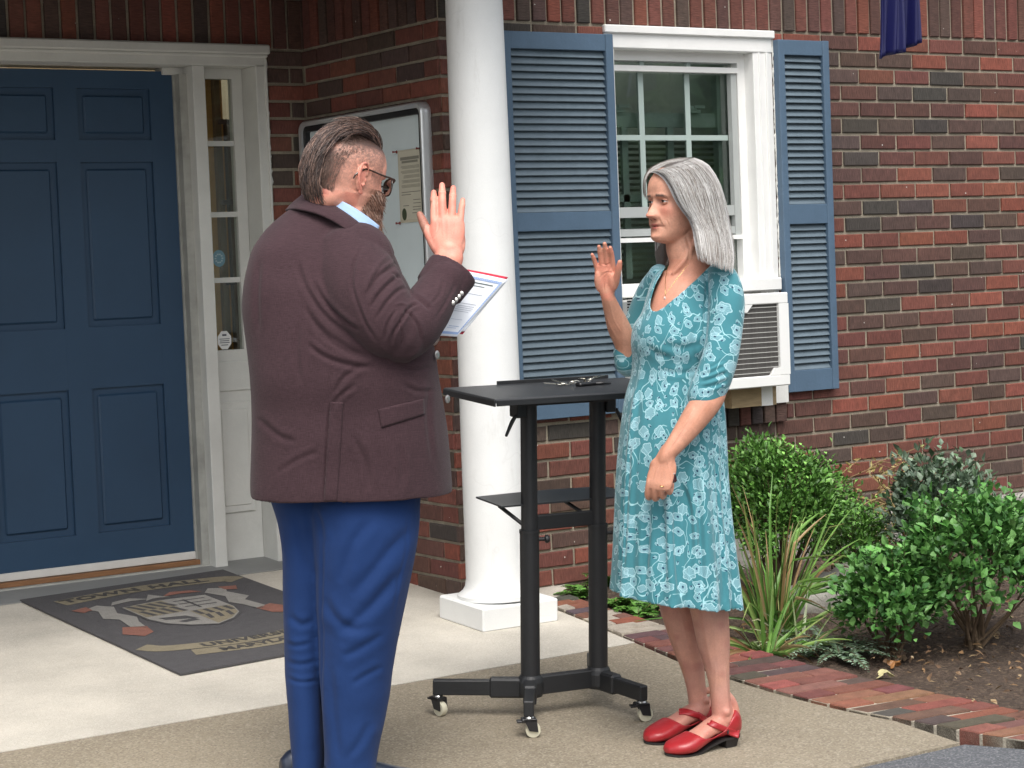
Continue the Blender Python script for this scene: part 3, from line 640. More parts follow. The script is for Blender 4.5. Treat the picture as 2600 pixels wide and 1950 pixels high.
for (y,z) in ((ya+.004,zb_-.002),(yb_+.004,zb_-.004),(yb_+.002,za+.0)):
    n=MB(); n.lathe((xp,y,z),[(.006,0),(.006,.003),(.003,.005),(.0025,.012),(.0045,.016),(.004,.019)],10,ax=(-1,.3,0))
    n.build('push_pin',mat('dark red pin',(.22,.03,.025),.4,.05,5),NB)
# ============================================================ DOOR MAT
M_MAT=mat('charcoal ribbed rubber',(1,1,1),.85,.12,25,.004,180,attr=True,stretch=(1,1,1),fine=.1)
MT=empty('doormat',(-.96,.28,K*.28),'large charcoal doormat with a shield crest and lettered ribbons before the blue door','doormat')
mx0,mx1,my0,my1=-1.440,-.512,-.500,1.05
q=MB(); q.prism([(mx0,my0,K*my0+.011),(mx1,my0,K*my0+.011),(mx1,my1,K*my1+.011),(mx0,my1,K*my1+.011)],(0,0,-.007),(.070,.067,.070))
q.build('mat_base',M_MAT,MT)
def flat(mb,pts,c_,h): # pts: (u right, v away) on the mat
    mb.add([(x,y,K*y+h) for x,y in pts],[tuple(range(len(pts)))],c_)
TAN=(.215,.185,.125); CRE=(.25,.24,.22); DK=(.062,.06,.062); RED=(.22,.095,.07)
q=MB(); cxm=(mx0+mx1)/2+.0
def ribbon(mb,pts,wd,c_,h):
    P=catmull(pts,28); T=np.gradient(P,axis=0); T/=np.linalg.norm(T,axis=1)[:,None]; N_=np.stack([-T[:,1],T[:,0]],1)
    for i in range(len(P)-1): flat(mb,[P[i]-N_[i]*wd/2,P[i+1]-N_[i+1]*wd/2,P[i+1]+N_[i+1]*wd/2,P[i]+N_[i]*wd/2],c_,h)
mlab=MB(); h0=.0125
ribbon(mlab,[(mx0+.10,.86),(cxm-.1,.905),(cxm+.1,.905),(mx1-.10,.86),(mx1-.05,.80)],.105,TAN,h0)
ribbon(mlab,[(mx0+.05,-.055),(mx0+.12,-.135),(cxm-.1,-.20),(cxm+.12,-.20),(mx1-.1,-.13),(mx1-.04,-.05)],.085,TAN,h0)
ribbon(mlab,[(mx0+.17,-.255),(cxm-.08,-.30),(cxm+.1,-.30),(mx1-.14,-.245)],.085,TAN,h0)
def mapf(u,v): return (cxm-.015+u*.185,.37+v*.27)
def fl2(pts,c_,h=h0+.0012): flat(mlab,[mapf(*p_) for p_ in pts],c_,h)
sh=[(-1,.9),(0,1.0),(1,.9),(1,-.1),(.85,-.5),(.5,-.8),(0,-1),(-.5,-.8),(-.85,-.5),(-1,-.1)]
fl2([(x*1.06,y*1.05) for x,y in sh],DK,h0+.0004); fl2(sh,CRE,h0+.0008)
fl2([(-.97,.88),(-.02,.97),(-.02,.05),(-.97,.05)],TAN); fl2([(.02,.02),(.97,.02),(.97,-.12),(.83,-.48),(.48,-.77),(.02,-.96)],TAN)
for k_ in range(4):
    t=-.95+k_*.24; fl2([(t,.88),(t+.12,.89),(t+.30,.5),(t+.18,.48)],DK,h0+.0016); fl2([(t+.04,.45),(t+.16,.45),(t+.27,.07),(t+.15,.07)],DK,h0+.0016)
    t=.06+k_*.24; 
    if k_<4: fl2([(t,.0),(t+.11,.0),(t+.13,-.30),(t+.02,-.30)],DK,h0+.0016)
    if k_<3: fl2([(t+.08,-.33),(t+.19,-.33),(t+.12,-.62),(t+.02,-.62)],DK,h0+.0016)
for k_ in range(3): fl2([(.12,.78-k_*.22),(.86,.74-k_*.22),(.86,.70-k_*.22),(.12,.74-k_*.22)],DK,h0+.0016)
fl2([(.35,.8),(.42,.8),(.42,.15),(.35,.15)],DK,h0+.0016)
fl2([(-.8,-.12),(-.25,-.22),(-.1,-.5),(-.35,-.42),(-.75,-.3)],DK,h0+.0016); fl2([(-.6,-.5),(-.2,-.45),(-.15,-.6),(-.5,-.62)],DK,h0+.0016)
def blob(cx_,cy_,pts,c_,h=h0+.0006): flat(mlab,[mapf(cx_+a_,cy_+b_) for a_,b_ in pts],c_,h)
for sgn in(-1,1):
    m_=lambda P:[(sgn*a_,b_) for a_,b_ in P]
    blob(0,0,m_([(1.1,1.05),(1.35,1.3),(1.7,1.15),(1.55,.9),(1.75,.4),(1.5,.2),(1.6,-.35),(1.35,-.55),(1.25,-.1),(1.1,.2),(1.3,.6)]),CRE)
    blob(0,0,m_([(1.3,-.45),(1.75,-.3),(2.0,-.7),(1.7,-1.0),(1.4,-.85)]),RED); blob(0,0,m_([(1.6,1.3),(2.0,1.2),(1.85,.95),(1.6,1.05)]),RED,h0+.0009)
    blob(0,0,m_([(.15,1.2),(.5,1.45),(.95,1.35),(1.1,1.15),(.6,1.25)]),RED if sgn>0 else CRE)
blob(0,0,[(-.3,1.1),(0,1.5),(.3,1.1),(.1,1.18),(-.1,1.18)],CRE)
mlab.build('crest',M_MAT,MT,fix=False)
def text(s_,name,size,loc,rot,mt,parent,ext=.0004,bend=None,xs=1.,bold=.0):
    cu=bpy.data.curves.new(name,'FONT'); cu.body=s_; cu.size=size; cu.extrude=ext; cu.align_x='CENTER'; cu.align_y='CENTER'; cu.offset=bold; cu.space_character=1.05
    o=bpy.data.objects.new('t',cu); COL.objects.link(o); o.scale=(xs,1,1)
    dg=bpy.context.evaluated_depsgraph_get(); dg.update(); me=bpy.data.meshes.new_from_object(o.evaluated_get(dg)); bpy.data.objects.remove(o)
    V=np.array([v.co[:] for v in me.vertices]); V[:,0]*=xs; F=[tuple(p.vertices) for p in me.polygons]; bpy.data.meshes.remove(me)
    if bend: V[:,1]+=bend*V[:,0]**2
    V=V@np.array(rot).T+np.array(loc); return mesh_obj(name,V,F,mt,parent,fcol=[(.05,.047,.045)]*len(F))
rotm=np.array([[1,0,0],[0,1,0],[0,K,1]])
text('TOWN','lettering',.085,(cxm-.175,.893,K*.893+h0+.001),rotm@np.array([[math.cos(.09),-math.sin(.09),0],[math.sin(.09),math.cos(.09),0],[0,0,1]]),M_MAT,MT,bend=-.2,xs=1.25,bold=.003)
text('HALL','lettering',.085,(cxm+.175,.893,K*.893+h0+.001),rotm@np.array([[math.cos(-.09),-math.sin(-.09),0],[math.sin(-.09),math.cos(-.09),0],[0,0,1]]),M_MAT,MT,bend=-.2,xs=1.25,bold=.003)
text('UNIVERSITY','lettering',.07,(cxm+.0,-.198,K*-.198+h0+.001),rotm,M_MAT,MT,bend=.30,xs=1.15,bold=.0025)
text('MARYLAND','lettering',.068,(cxm+.0,-.298,K*-.298+h0+.001),rotm,M_MAT,MT,bend=.28,xs=1.05,bold=.0025)
QF=[np.array(q) for q in ((-1.418,-.504),(-.523,-.409),(-.520,1.04),(-1.43,.95))]     # the mat lies a little askew
for ch in MT.children:
    for vv in ch.data.vertices:
        wx,wy=vv.co.x+MT.location.x,vv.co.y+MT.location.y; u,v=(wx-mx0)/(mx1-mx0),(wy-my0)/(my1-my0); q=(QF[0]*(1-u)+QF[1]*u)*(1-v)+(QF[3]*(1-u)+QF[2]*u)*v
        vv.co.z+=K*(q[1]-wy)*1.; vv.co.x=q[0]-MT.location.x; vv.co.y=q[1]-MT.location.y
# ============================================================ BRICK EDGING
KB=Bricks(21)
cin=catmull([(.34,-.24),(.315,-.7),(.325,-1.235),(.345,-1.62),(.385,-1.986),(.46,-2.35),(.56,-2.8)],60); cout=catmull([(.20,-.22),(.155,-.6),(.102,-.952),(.036,-1.632),(.064,-2.04),(.118,-2.26),(.25,-2.75)],60)
def curve_len(C): d_=np.linalg.norm(np.diff(C,axis=0),axis=1); return np.concatenate([[0],np.cumsum(d_)])
s1,s2=curve_len(cin),curve_len(cout); nb=int(s2[-1]/.074)
P1=np.stack([np.interp(np.linspace(0,s1[-1],nb+1),s1,cin[:,i]) for i in range(2)],1); P2=np.stack([np.interp(np.linspace(0,s2[-1],nb+1),s2,cout[:,i]) for i in range(2)],1)
kerb=MB(); 
cpal=[(.22,.075,.05),(.19,.062,.045),(.14,.062,.05),(.085,.06,.055),(.24,.095,.07)]
for i in range(nb):
    r=random.Random(i); z=lambda p_,h:K*max(p_[1],-2.535)+h
    for (ta,tb_) in (((0,.30),(.33,1.)) if i%2 else ((0,.66),(.69,1.))):
        a0=P1[i]*(1-ta)+P2[i]*ta; a1=P1[i]*(1-tb_)+P2[i]*tb_; b0=P1[i+1]*(1-ta)+P2[i+1]*ta; b1=P1[i+1]*(1-tb_)+P2[i+1]*tb_
        g_=.07; c0=a0+(b0-a0)*g_; c1=a1+(b1-a1)*g_; d0=b0-(b0-a0)*g_; d1=b1-(b1-a1)*g_; h=.016+r.uniform(-.003,.003)
        col_=tuple(x*r.uniform(.8,1.15) for x in cpal[r.randrange(5)])
        if i<9 and r.random()<.45: col_=(.33,.29,.24)
        top=[(*c0,z(c0,h)),(*c1,z(c1,h-.004)),(*d1,z(d1,h-.004)),(*d0,z(d0,h))]
        cen=np.mean(np.array(top),axis=0); ti=[tuple(np.array(p_)+(cen-np.array(p_))*np.array([.035,.035,0])) for p_ in top]
        V=[(p_[0],p_[1],p_[2]-.09) for p_ in top]+[(p_[0],p_[1],p_[2]-.004) for p_ in top]+ti
        kerb.add(V,[(8,9,10,11)]+[(q_,(q_+1)%4,4+(q_+1)%4,4+q_) for q_ in range(4)]+[(4+q_,4+(q_+1)%4,8+(q_+1)%4,8+q_) for q_ in range(4)],col_)
EDG=kerb.build('brick_edging',mat('worn paving brick',(1,1,1),.85,.28,22,.002,150,attr=True,fine=.18,fscale=260)); tag(EDG,'curved strip of worn red bricks edging the garden bed','edging')
mo=MB()
for i in range(nb): 
    a,b_,c_,d_=P1[i],P2[i],P2[i+1],P1[i+1]; f_=lambda p_:(p_[0],p_[1],K*max(p_[1],-2.535)+.009); mo.add([f_(a),f_(b_),f_(c_),f_(d_)],[(0,1,2,3)])
    lo=lambda p_:(p_[0],p_[1],K*max(p_[1],-2.535)-.05); mo.add([f_(b_),lo(b_),lo(c_),f_(c_)],[(0,1,2,3)])
mo.build('mortar_bed',mat('pale crumbling mortar',(.38,.34,.27),.95,.3,20,.004,90,fine=.2),EDG,fix=False)
# ============================================================ PEOPLE: shared builders
def skin_mat(name,sp=.35,rough=.48,sc=.16):
    return mat(name,(1,1,1),rough,.07,28,.0006,220,attr=True,spec=sp,sss=.05,fine=.05,fscale=260)
def frame(yaw_f,pitch=0.,rollz=0.):
    """rows: forward, left, up. forward given as angle in the (right, away) ground plane of the camera"""
    f=RH*math.cos(yaw_f)+NH*math.sin(yaw_f); l=-RH*math.sin(yaw_f)+NH*math.cos(yaw_f)
    u=UZ.copy(); f2=f*math.cos(pitch)+u*math.sin(pitch); u2=-f*math.sin(pitch)+u*math.cos(pitch)
    l2=l*math.cos(rollz)+u2*math.sin(rollz); u3=-l*math.sin(rollz)+u2*math.cos(rollz)
    return np.array([f2,l2,u3])
def ip(z,pts):
    a=np.array(sorted(pts)); 
    from numpy import interp
    # smooth monotone-ish interpolation
    x=a[:,0]; y=a[:,1]; d=np.gradient(y,x); i=np.clip(np.searchsorted(x,z)-1,0,len(x)-2); h=x[i+1]-x[i]; t=np.clip((z-x[i])/h,0,1)
    return (2*t**3-3*t**2+1)*y[i]+(t**3-2*t**2+t)*h*d[i]+(-2*t**3+3*t**2)*y[i+1]+(t**3-t**2)*h*d[i+1]
G=lambda x,s:np.exp(-(x/s)**2)
def head_mesh(s=1.,female=True,nz=120,nf=150):
    zz=-.118+.234*(1-np.cos(np.linspace(0,math.pi,nz)))/2; zz[0]+=1e-4; zz[-1]-=1e-4
    xf=ip(zz,[(-.118,.045),(-.113,.074),(-.104,.0865),(-.09,.087),(-.075,.0835),(-.06,.0860),(-.045,.0860),(-.03,.085),(-.012,.083),(0,.082),(.014,.0875),(.03,.0895),(.05,.0875),(.07,.079),(.085,.068),(.1,.050),(.11,.027),(.116,.0)])
    xb=ip(zz,[(-.118,.035),(-.113,.015),(-.1,-.005),(-.08,-.03),(-.06,-.062),(-.04,-.083),(-.02,-.094),(0,-.1),(.03,-.101),(.06,-.09),(.085,-.068),(.1,-.045),(.11,-.02),(.116,-.001)])
    wd=ip(zz,[(-.118,.008),(-.113,.024),(-.104,.036),(-.09,.047),(-.07,.057),(-.05,.063),(-.03,.068),(-.01,.0715),(.01,.074),(.04,.0765),(.065,.071),(.085,.058),(.1,.041),(.11,.022),(.116,.001)])
    if not female: wd=wd*1.03; wd[zz<-.04]*=1.05; xf[zz>.01]+=.002
    ph=np.linspace(0,2*math.pi,nf,endpoint=False); C,Sn=np.cos(ph),np.sin(ph)
    V=np.zeros((nz,nf,3))
    for i,z in enumerate(zz):
        xm=.012+.008*float(np.clip((-.03-z)/.05,0,1)); xm=min(xm,(xf[i]*2+xb[i])/3)
        hf=xf[i]-xm; hb=xm-xb[i]; e=2.25
        c=np.sign(C)*np.abs(C)**(2/e); sn=np.sign(Sn)*np.abs(Sn)**(2/e)
        V[i,:,0]=xm+np.where(C>0,hf*c,hb*np.sign(C)*np.abs(C)); V[i,:,1]=wd[i]*np.where(C>0,sn,Sn); V[i,:,2]=z
    V=V.reshape(-1,3); x,y,z=V.T; ay=np.abs(y); fr=np.clip((x-.015)/.04,0,1)
    # sculpted features, pushed along x
    nb=np.clip((.010-z)/.050,0,1)*(z>-.042)+np.clip((z+.0525)/.0095,0,1)*(z<=-.042); nb=np.where(z>.010,0,nb)
    prot=.0268*(nb**1.0)*1.0; nw=.0070+.0055*np.clip((.01-z)/.045,0,1)
    d=prot*G(y,nw)+.0035*G(y,.006)*G(z-.004,.012)+.0022*G(y,.0085)*G(z+.036,.008)
    d+= .0085*G(ay-.0135,.0066)*G(z+.0405,.0074)
    d+= -.0100*G(ay-.030,.0140)*G(z+.001,.0095)-.0050*G(ay-.017,.007)*G(z-.001,.009)
    d+= .0058*G(z-.0155,.0062)*G(ay-.029,.018)+.0018*G(z-.018,.006)*G(y,.014)
    d+= .0045*G(ay-.046,.016)*G(z+.024,.014)
    d+= .0034*G(z+.0645,.0036)*G(y,.019)+.0040*G(z+.0745,.0042)*G(y,.0155)-.0050*G(z+.0695,.0020)*G(y,.024)-.0026*G(ay-.0255,.004)*G(z+.0710,.004)
    d+= .0040*G(z+.100,.010)*G(y,.017)-.0030*G(z+.0865,.005)*G(y,.018)-.0012*G(y,.003)*G(z+.056,.005)
    for k in range(9):                      # cheek fold from nose wing to mouth corner
        t=k/8; yy=.0185+.014*t; z0=-.043-.030*t; d+= -.0011*G(ay-yy,.0032)*G(z-z0,.0040)+.0010*G(ay-yy-.006,.005)*G(z-z0,.005)
    d+= -.0014*G(z+.0115,.0028)*G(ay-.031,.012)       # bag under the eye
    d+= -.005*G(ay-.064,.014)*G(z-.045,.02)*1
    V[:,0]+=d*fr; V[:,1]+=np.sign(y)*(.0022*G(ay-.0125,.006)*G(z+.0385,.007)*fr)
    V=V*s; n=nf; F=[]
    for k in range(nz-1):
        for i in range(n): F.append((k*n+i,k*n+(i+1)%n,(k+1)*n+(i+1)%n,(k+1)*n+i))
    F.append(tuple(range(n))[::-1]); F.append(tuple(range(len(V)-n,len(V))))
    return V,F
def place(VF,O,A): return (VF[0]@np.asarray(A)+np.asarray(O),VF[1])
def hand_parts(O,X,Y,Z,s=1.,curl=(.12,.12,.12,.14),spread=(.10,.02,-.05,-.14),thumb=(.75,.25,.35),tcurl=.2,lens=(.070,.079,.073,.057),wr=(.027,.020),mids=(1,1.1,.8),palmw=1.,abduct=(0,0,0,0)):
    """O wrist, X to the fingers, Y to the thumb side, Z out of the BACK of the hand; fingers bend towards -Z"""
    O=np.array(O,float); X=np.array(X,float);X/=np.linalg.norm(X); Y=np.array(Y,float); Y-=X*(Y@X); Y/=np.linalg.norm(Y); Z=np.array(Z,float); Z-=X*(Z@X)+Y*(Z@Y); Z/=np.linalg.norm(Z)
    W=lambda x,y,z:O+(X*x+Y*y+Z*z)*s
    out=[]
    out.append(tube([W(-.02,0,0),W(.0,0,0),W(.022,.001,0),W(.050,.001,.001),W(.078,.0,.002),W(.090,-.001,.001)],[(wr[0]*s*.80,wr[1]*s*.72),(wr[0]*s,wr[1]*s),(.033*s*palmw,.0170*s),(.041*s*palmw,.0150*s),(.0415*s*palmw,.0125*s),(.038*s*palmw,.0095*s)],20,24,side=Y))
    out.append(ellipsoid(W(.040,.022,-.008),(X,Y,Z),(.032*s,.017*s,.013*s)))         # ball of the thumb
    out.append(ellipsoid(W(.042,-.024,-.007),(X,Y,Z),(.036*s,.013*s,.011*s)))
    bx=[.086,.090,.087,.078]; by=[.0300,.0100,-.0105,-.0300]; rr=[.0088,.0090,.0086,.0076]; seg=(.45,.30,.25); tips=[]
    for k in range(4):
        p=W(bx[k]-.022,by[k]*.95*palmw,.0015); q=W(bx[k],by[k]*palmw,.0015); a=0; P=[p,q]; sp=spread[k]; dirs=[]
        for j in range(3):
            a+=curl[k]*mids[j]*1.0
            d=X*math.cos(a)*math.cos(sp)+Y*math.sin(sp)*math.cos(a)*1.0-Z*math.sin(a); d/=np.linalg.norm(d)
            P.append(P[-1]+d*lens[k]*seg[j]*s); dirs.append(d)
        r=rr[k]*s; out.append(tube(P,[r*1.0,r*1.06,r*1.0,r*.92,r*.74],12,26,side=Y)); 
        for j in (2,3): out.append(ellipsoid(P[j],(dirs[j-2],np.cross(Z,dirs[j-2]),Z),(r*1.0,r*1.03,r*1.02)))
        nd=dirs[2]; nz=Z+0; nz=nz-nd*(nz@nd); nz/=np.linalg.norm(nz); tips.append((P[-1]-nd*.002*s+nz*r*.70,nd,nz,r))
    ta,tz,tc=thumb; d=X*math.cos(ta)+Y*math.sin(ta)-Z*tz; d/=np.linalg.norm(d); P=[W(.012,.012,-.002),W(.030,.026,-.004)]
    P.append(P[-1]+d*.036*s); e=d*math.cos(tcurl)+X*math.sin(tcurl); e/=np.linalg.norm(e); P.append(P[-1]+e*.030*s); e2=e*math.cos(tc)+X*math.sin(tc)*.6; e2/=np.linalg.norm(e2); P.append(P[-1]+e2*.020*s)
    out.append(tube(P,[.014*s,.0140*s,.0112*s,.0104*s,.0078*s],12,26,side=Z))
    nz=np.cross(e2,Z); tips.append((P[-1]+Z*.006*s,e2,Z,.0095*s))
    return out,tips
def nails(tips,which,mt,parent,s=1.):
    for k in which:
        p,d,nz,r=tips[k]; V,F=ellipsoid(p,(d,np.cross(nz,d),nz),(r*.72,r*.60,r*.34),12,8)
        mesh_obj('fingernail',V,F,mt,parent,smooth=True)
def strands(paths,cols,widths,nseg=12):
    """many fine tapering locks; paths (n, k, 3)"""
    V=[];F=[];C=[];n=0
    for P,c,wd in zip(paths,cols,widths):
        P=catmull(P,nseg); T=np.gradient(P,axis=0); T/=np.linalg.norm(T,axis=1)[:,None]+1e-9
        a=np.cross(T,CF); a/=np.linalg.norm(a,axis=1)[:,None]+1e-9; b=np.cross(T,a)
        t=np.linspace(0,1,nseg); r=(wd*np.minimum(1,.35+t*4)*np.sqrt(np.clip(1.0-t**3*.93,.02,1)))[:,None]
        ring=np.stack([P+a*r,P-a*r*.5+b*r*.8,P-a*r*.5-b*r*.8],1).reshape(-1,3)
        V.append(ring); i=np.arange(nseg-1)[:,None]*3+n
        for j in range(3): k=(j+1)%3; F.append(np.stack([i[:,0]+j,i[:,0]+k,i[:,0]+3+k,i[:,0]+3+j],1))
        C.append(np.repeat(np.asarray(c)[None,:]*(1),nseg*3,0)*(np.repeat(.9+.25*t,3)[:,None])); n+=nseg*3
    return np.vstack(V),np.vstack(F),np.vstack(C)
def hair_mat(name,rough=.42,spec=.5):
    return mat(name,(1,1,1),rough,.12,90,.0,attr=True,spec=spec)
def loft(rows,P0,n=72,expo=2.3,wave=None,seedw=0):
    """rows: (yL,xL,yR,xR,half depth,centre depth): rings from left/right outline points of the photo"""
    R=[]
    for row in rows:
        yl,xl,yr,xr,hd,cb=row[:6]; a=at((xl,yl),P0,cb); b=at((xr,yr),P0,cb); R.append(np.concatenate([(a+b)/2,(b-a)/2,[hd]]))
    R=np.array(R); return R
def loft_mesh(R,samples,n=96,expo=2.3,wave=None):
    D=catmull(R,samples); rings=[]; t=np.linspace(0,2*math.pi,n,endpoint=False)
    for k,row in enumerate(D):
        c,h,hd=row[:3],row[3:6],row[6]; q=k/(samples-1)
        ct=np.sign(np.cos(t))*np.abs(np.cos(t))**(2/expo); s_=np.sign(np.sin(t))*np.abs(np.sin(t))**(2/expo)
        f=1.+ (wave(q,t) if wave else 0)
        rings.append(c+np.outer(ct*f,h)+np.outer(s_*f*hd,NH))
    return rings_mesh(rings)
# ============================================================ THE WOMAN
WP=np.array([-.526,-2.138,-.124])
wa=lambda x,y,b=0.:at((x,y),WP,b)
M_SKIN=skin_mat('skin')
WOM=empty('person',WP,'grey haired woman in a teal poppy print dress and red shoes raising her right hand','person')
# --- skeleton in depth: forward is to the left and towards the camera
FA=math.pi+rad(32); HF=frame(FA,rad(3)); HO=wa(1466,438,.0)
hd=place(head_mesh(1.0,True),HO,HF)
parts=[hd]
parts.append(tube([HO-UZ*.055-HF[0]*.022,wa(1476,530,.0),wa(1486,562,.0),wa(1492,600,.005)],[(.052,.050),(.050,.048),(.056,.054),(.080,.070)],24,20,side=RH))
# neck tendon and collar bones
parts.append(tube([wa(1502,520,-.040),wa(1480,560,-.052),wa(1454,590,-.046)],[.008,.009,.007],10,12))
parts.append(tube([wa(1448,592,-.030),wa(1430,590,.02)],[.008,.009],10,8))
TOR=[(575,1449,575,1525,.050,.01),(590,1430,585,1548,.068,.01),(612,1416,605,1562,.085,.0),(640,1404,640,1566,.100,-.005),(675,1392,675,1566,.115,-.01),(705,1374,705,1566,.126,-.01),(740,1367,740,1562,.128,-.01),(775,1369,775,1556,.122,0),(813,1367,813,1554,.116,0),(853,1357,853,1556,.125,0),(907,1348,907,1561,.140,0),(975,1341,975,1563,.15,0),(1042,1340,1042,1562,.15,0)]
R=loft(TOR,WP); Ri=R.copy(); Ri[:,3:6]*=.94; Ri[:,6]-=.010
parts.append(loft_mesh(Ri,70,64,2.2))
# legs (near = her left)
# feet
def foot_frame(heel,toe):
    h=np.array(heel);t=np.array(toe); X=t-h; ln_=np.linalg.norm(X); X/=ln_; U=np.array([0,-K,1.]); U-=X*(U@X); U/=np.linalg.norm(U); return h,X,np.cross(U,X),U,ln_
FR=[]
for heel,toe in ((on_ground((1592,1606)),on_ground((1441,1633))),(on_ground((1546,1578)),on_ground((1396,1607)))):
    FR.append(foot_frame(heel,toe))
bn=[float((o+X*.048-WP)@NH) for (o,X,Y,U,L_) in FR]
legN=[wa(1528,1150,bn[0]),wa(1530,1290,bn[0]),wa(1534,1330,bn[0]),wa(1542,1390,bn[0]),wa(1549,1440,bn[0]),wa(1554,1480,bn[0]),wa(1556,1510,bn[0]),wa(1560,1545,bn[0]),wa(1552,1572,bn[0])]
parts.append(tube(legN,[(.060,.060),(.056,.056),(.0535,.054),(.047,.048),(.036,.038),(.0300,.033),(.0285,.034),(.030,.034),(.022,.025)],24,54,side=RH))
legF=[wa(1460,1150,bn[1]),wa(1462,1290,bn[1]),wa(1470,1330,bn[1]),wa(1484,1390,bn[1]),wa(1496,1440,bn[1]),wa(1503,1480,bn[1]),wa(1507,1510,bn[1]),wa(1509,1534,bn[1]),wa(1500,1556,bn[1])]
parts.append(tube(legF,[(.058,.060),(.054,.056),(.053,.054),(.045,.048),(.035,.038),(.029,.033),(.028,.033),(.029,.033),(.021,.024)],24,54,side=RH))

def foot_rings(o,X,Y,U,L_,grow,zlo,side):
    T=[0,.02,.06,.10,.14,.18,.215,.24,.256]; T=[t*L_/.258 for t in T]
    w_=[.014,.028,.031,.031,.034,.041,.040,.030,.010]; zt=[.085,.105,.100,.090,.072,.055,.043,.036,.024]; zb=[.040,.036,.036,.034,.022,.010,.008,.009,.013]; sh_=[0,0,0,.002,.004,.006,.004,.001,-.002]
    R_=[]
    for i in range(9):
        zt_,zb_=zt[i]+grow*.6,zb[i]-grow+zlo; R_.append(np.concatenate([o+X*(T[i]+(grow if i==8 else (-grow if i==0 else 0)))+Y*sh_[i]*side+U*(zt_+zb_)/2,[w_[i]+grow,(zt_-zb_)/2]]))
    D=catmull(R_,40); rings=[]; t=np.linspace(0,2*math.pi,36,endpoint=False)
    for q in D:
        r1,r2=max(q[3],.004),max(q[4],.004); rings.append(q[:3]+np.outer(np.sign(np.cos(t))*np.abs(np.cos(t))**.85*r1,Y)+np.outer(np.sign(np.sin(t))*np.abs(np.sin(t))**.85*r2,U))
    return rings_mesh(rings)
for k,(o,X,Y,U,L_) in enumerate(FR):
    parts.append(foot_rings(o,X,Y,U,L_*.98,-.002,.002,1 if k==0 else -1))
    kn=legN if k==0 else legF
    parts.append(tube([kn[-3],o+X*.050+U*.080],[(.028,.033),(.030,.031)],20,8,side=RH))
    parts.append(ellipsoid(o+X*.055+U*.105+Y*.026,(X,Y,U),(.012,.008,.012))); parts.append(ellipsoid(o+X*.055+U*.105-Y*.026,(X,Y,U),(.012,.008,.012)))
    parts.append(tube([o+X*.0+U*.06,o+X*.012+U*.12,kn[-3]-X*.018+U*.02],[.014,.011,.010],12,10))
# near arm (her left): hangs, forearm across the hip
ELN=wa(1541,838,-.165); WRN=wa(1439,985,-.235)
parts.append(tube([wa(1560,625,-.085),wa(1564,700,-.125),wa(1558,780,-.155),ELN],[.026,.032,.036,.040],20,24))
parts.append(tube([ELN,wa(1530,862,-.178),wa(1501,903,-.195),wa(1468,948,-.215),WRN,WRN+(wa(1425,1040,-.245)-WRN)*.30+NH*.010],[(.040,.042),(.042,.042),(.038,.038),(.029,.030),(.021,.027),(.012,.018)],24,42,side=RH))
Xh=wa(1425,1040,-.245)-WRN; Zh=-NH+RH*-.45; 
hp,tipsN=hand_parts(WRN,Xh,-RH*1.+UZ*.05+NH*.35,-NH*1.0-RH*.45,1.0,curl=(.62,.80,.95,1.05),spread=(.06,.0,-.05,-.10),thumb=(.25,.9,.3),mids=(.9,1.2,.8),wr=(.026,.019),lens=(.076,.082,.076,.062),palmw=.90)
parts+=hp
for k in range(4):      # tendons and knuckles on the back of the hand
    pass
# far arm (her right), raised
WRF=wa(1312,637,.03); ELF=wa(1356,768,.12)
parts.append(tube([wa(1432,620,.07),wa(1396,700,.12),wa(1362,770,.125)],[.038,.036,.034],20,20))
parts.append(tube([ELF,wa(1352,742,.11),wa(1336,705,.085),wa(1322,668,.055),WRF,WRF+(wa(1304,545,.0)-WRF)*.28],[(.036,.036),(.034,.035),(.033,.032),(.025,.025),(.0190,.0215),(.012,.014)],24,36,side=RH))
Xr=wa(1304,545,.0)-WRF
hp,tipsF=hand_parts(WRF+Xr*.03,Xr,RH+UZ*.0-NH*.25,NH*1.0+RH*.15,.90,curl=(.14,.10,.10,.14),spread=(.0,-.01,-.03,-.16),thumb=(.42,.30,.15),tcurl=.35,wr=(.024,.019),lens=(.070,.078,.072,.058),palmw=.86)
parts+=hp
V,F=remesh(parts,.0021,2,.5)
P=to_px(V); wj=np.zeros(len(V))
for (jx,jy,jr) in ((1310,632,26),(1437,985,28),(1545,850,26),(1556,1530,26),(1508,1530,22),(1350,760,22),(1486,560,40),(1452,590,30),(1500,585,40),(1470,535,26),(1470,990,26)):
    wj=np.maximum(wj,np.clip(1.3-np.hypot(P[:,0]-jx,P[:,1]-jy)/jr,0,1))
V=lap(V,F,26,.6,wj)
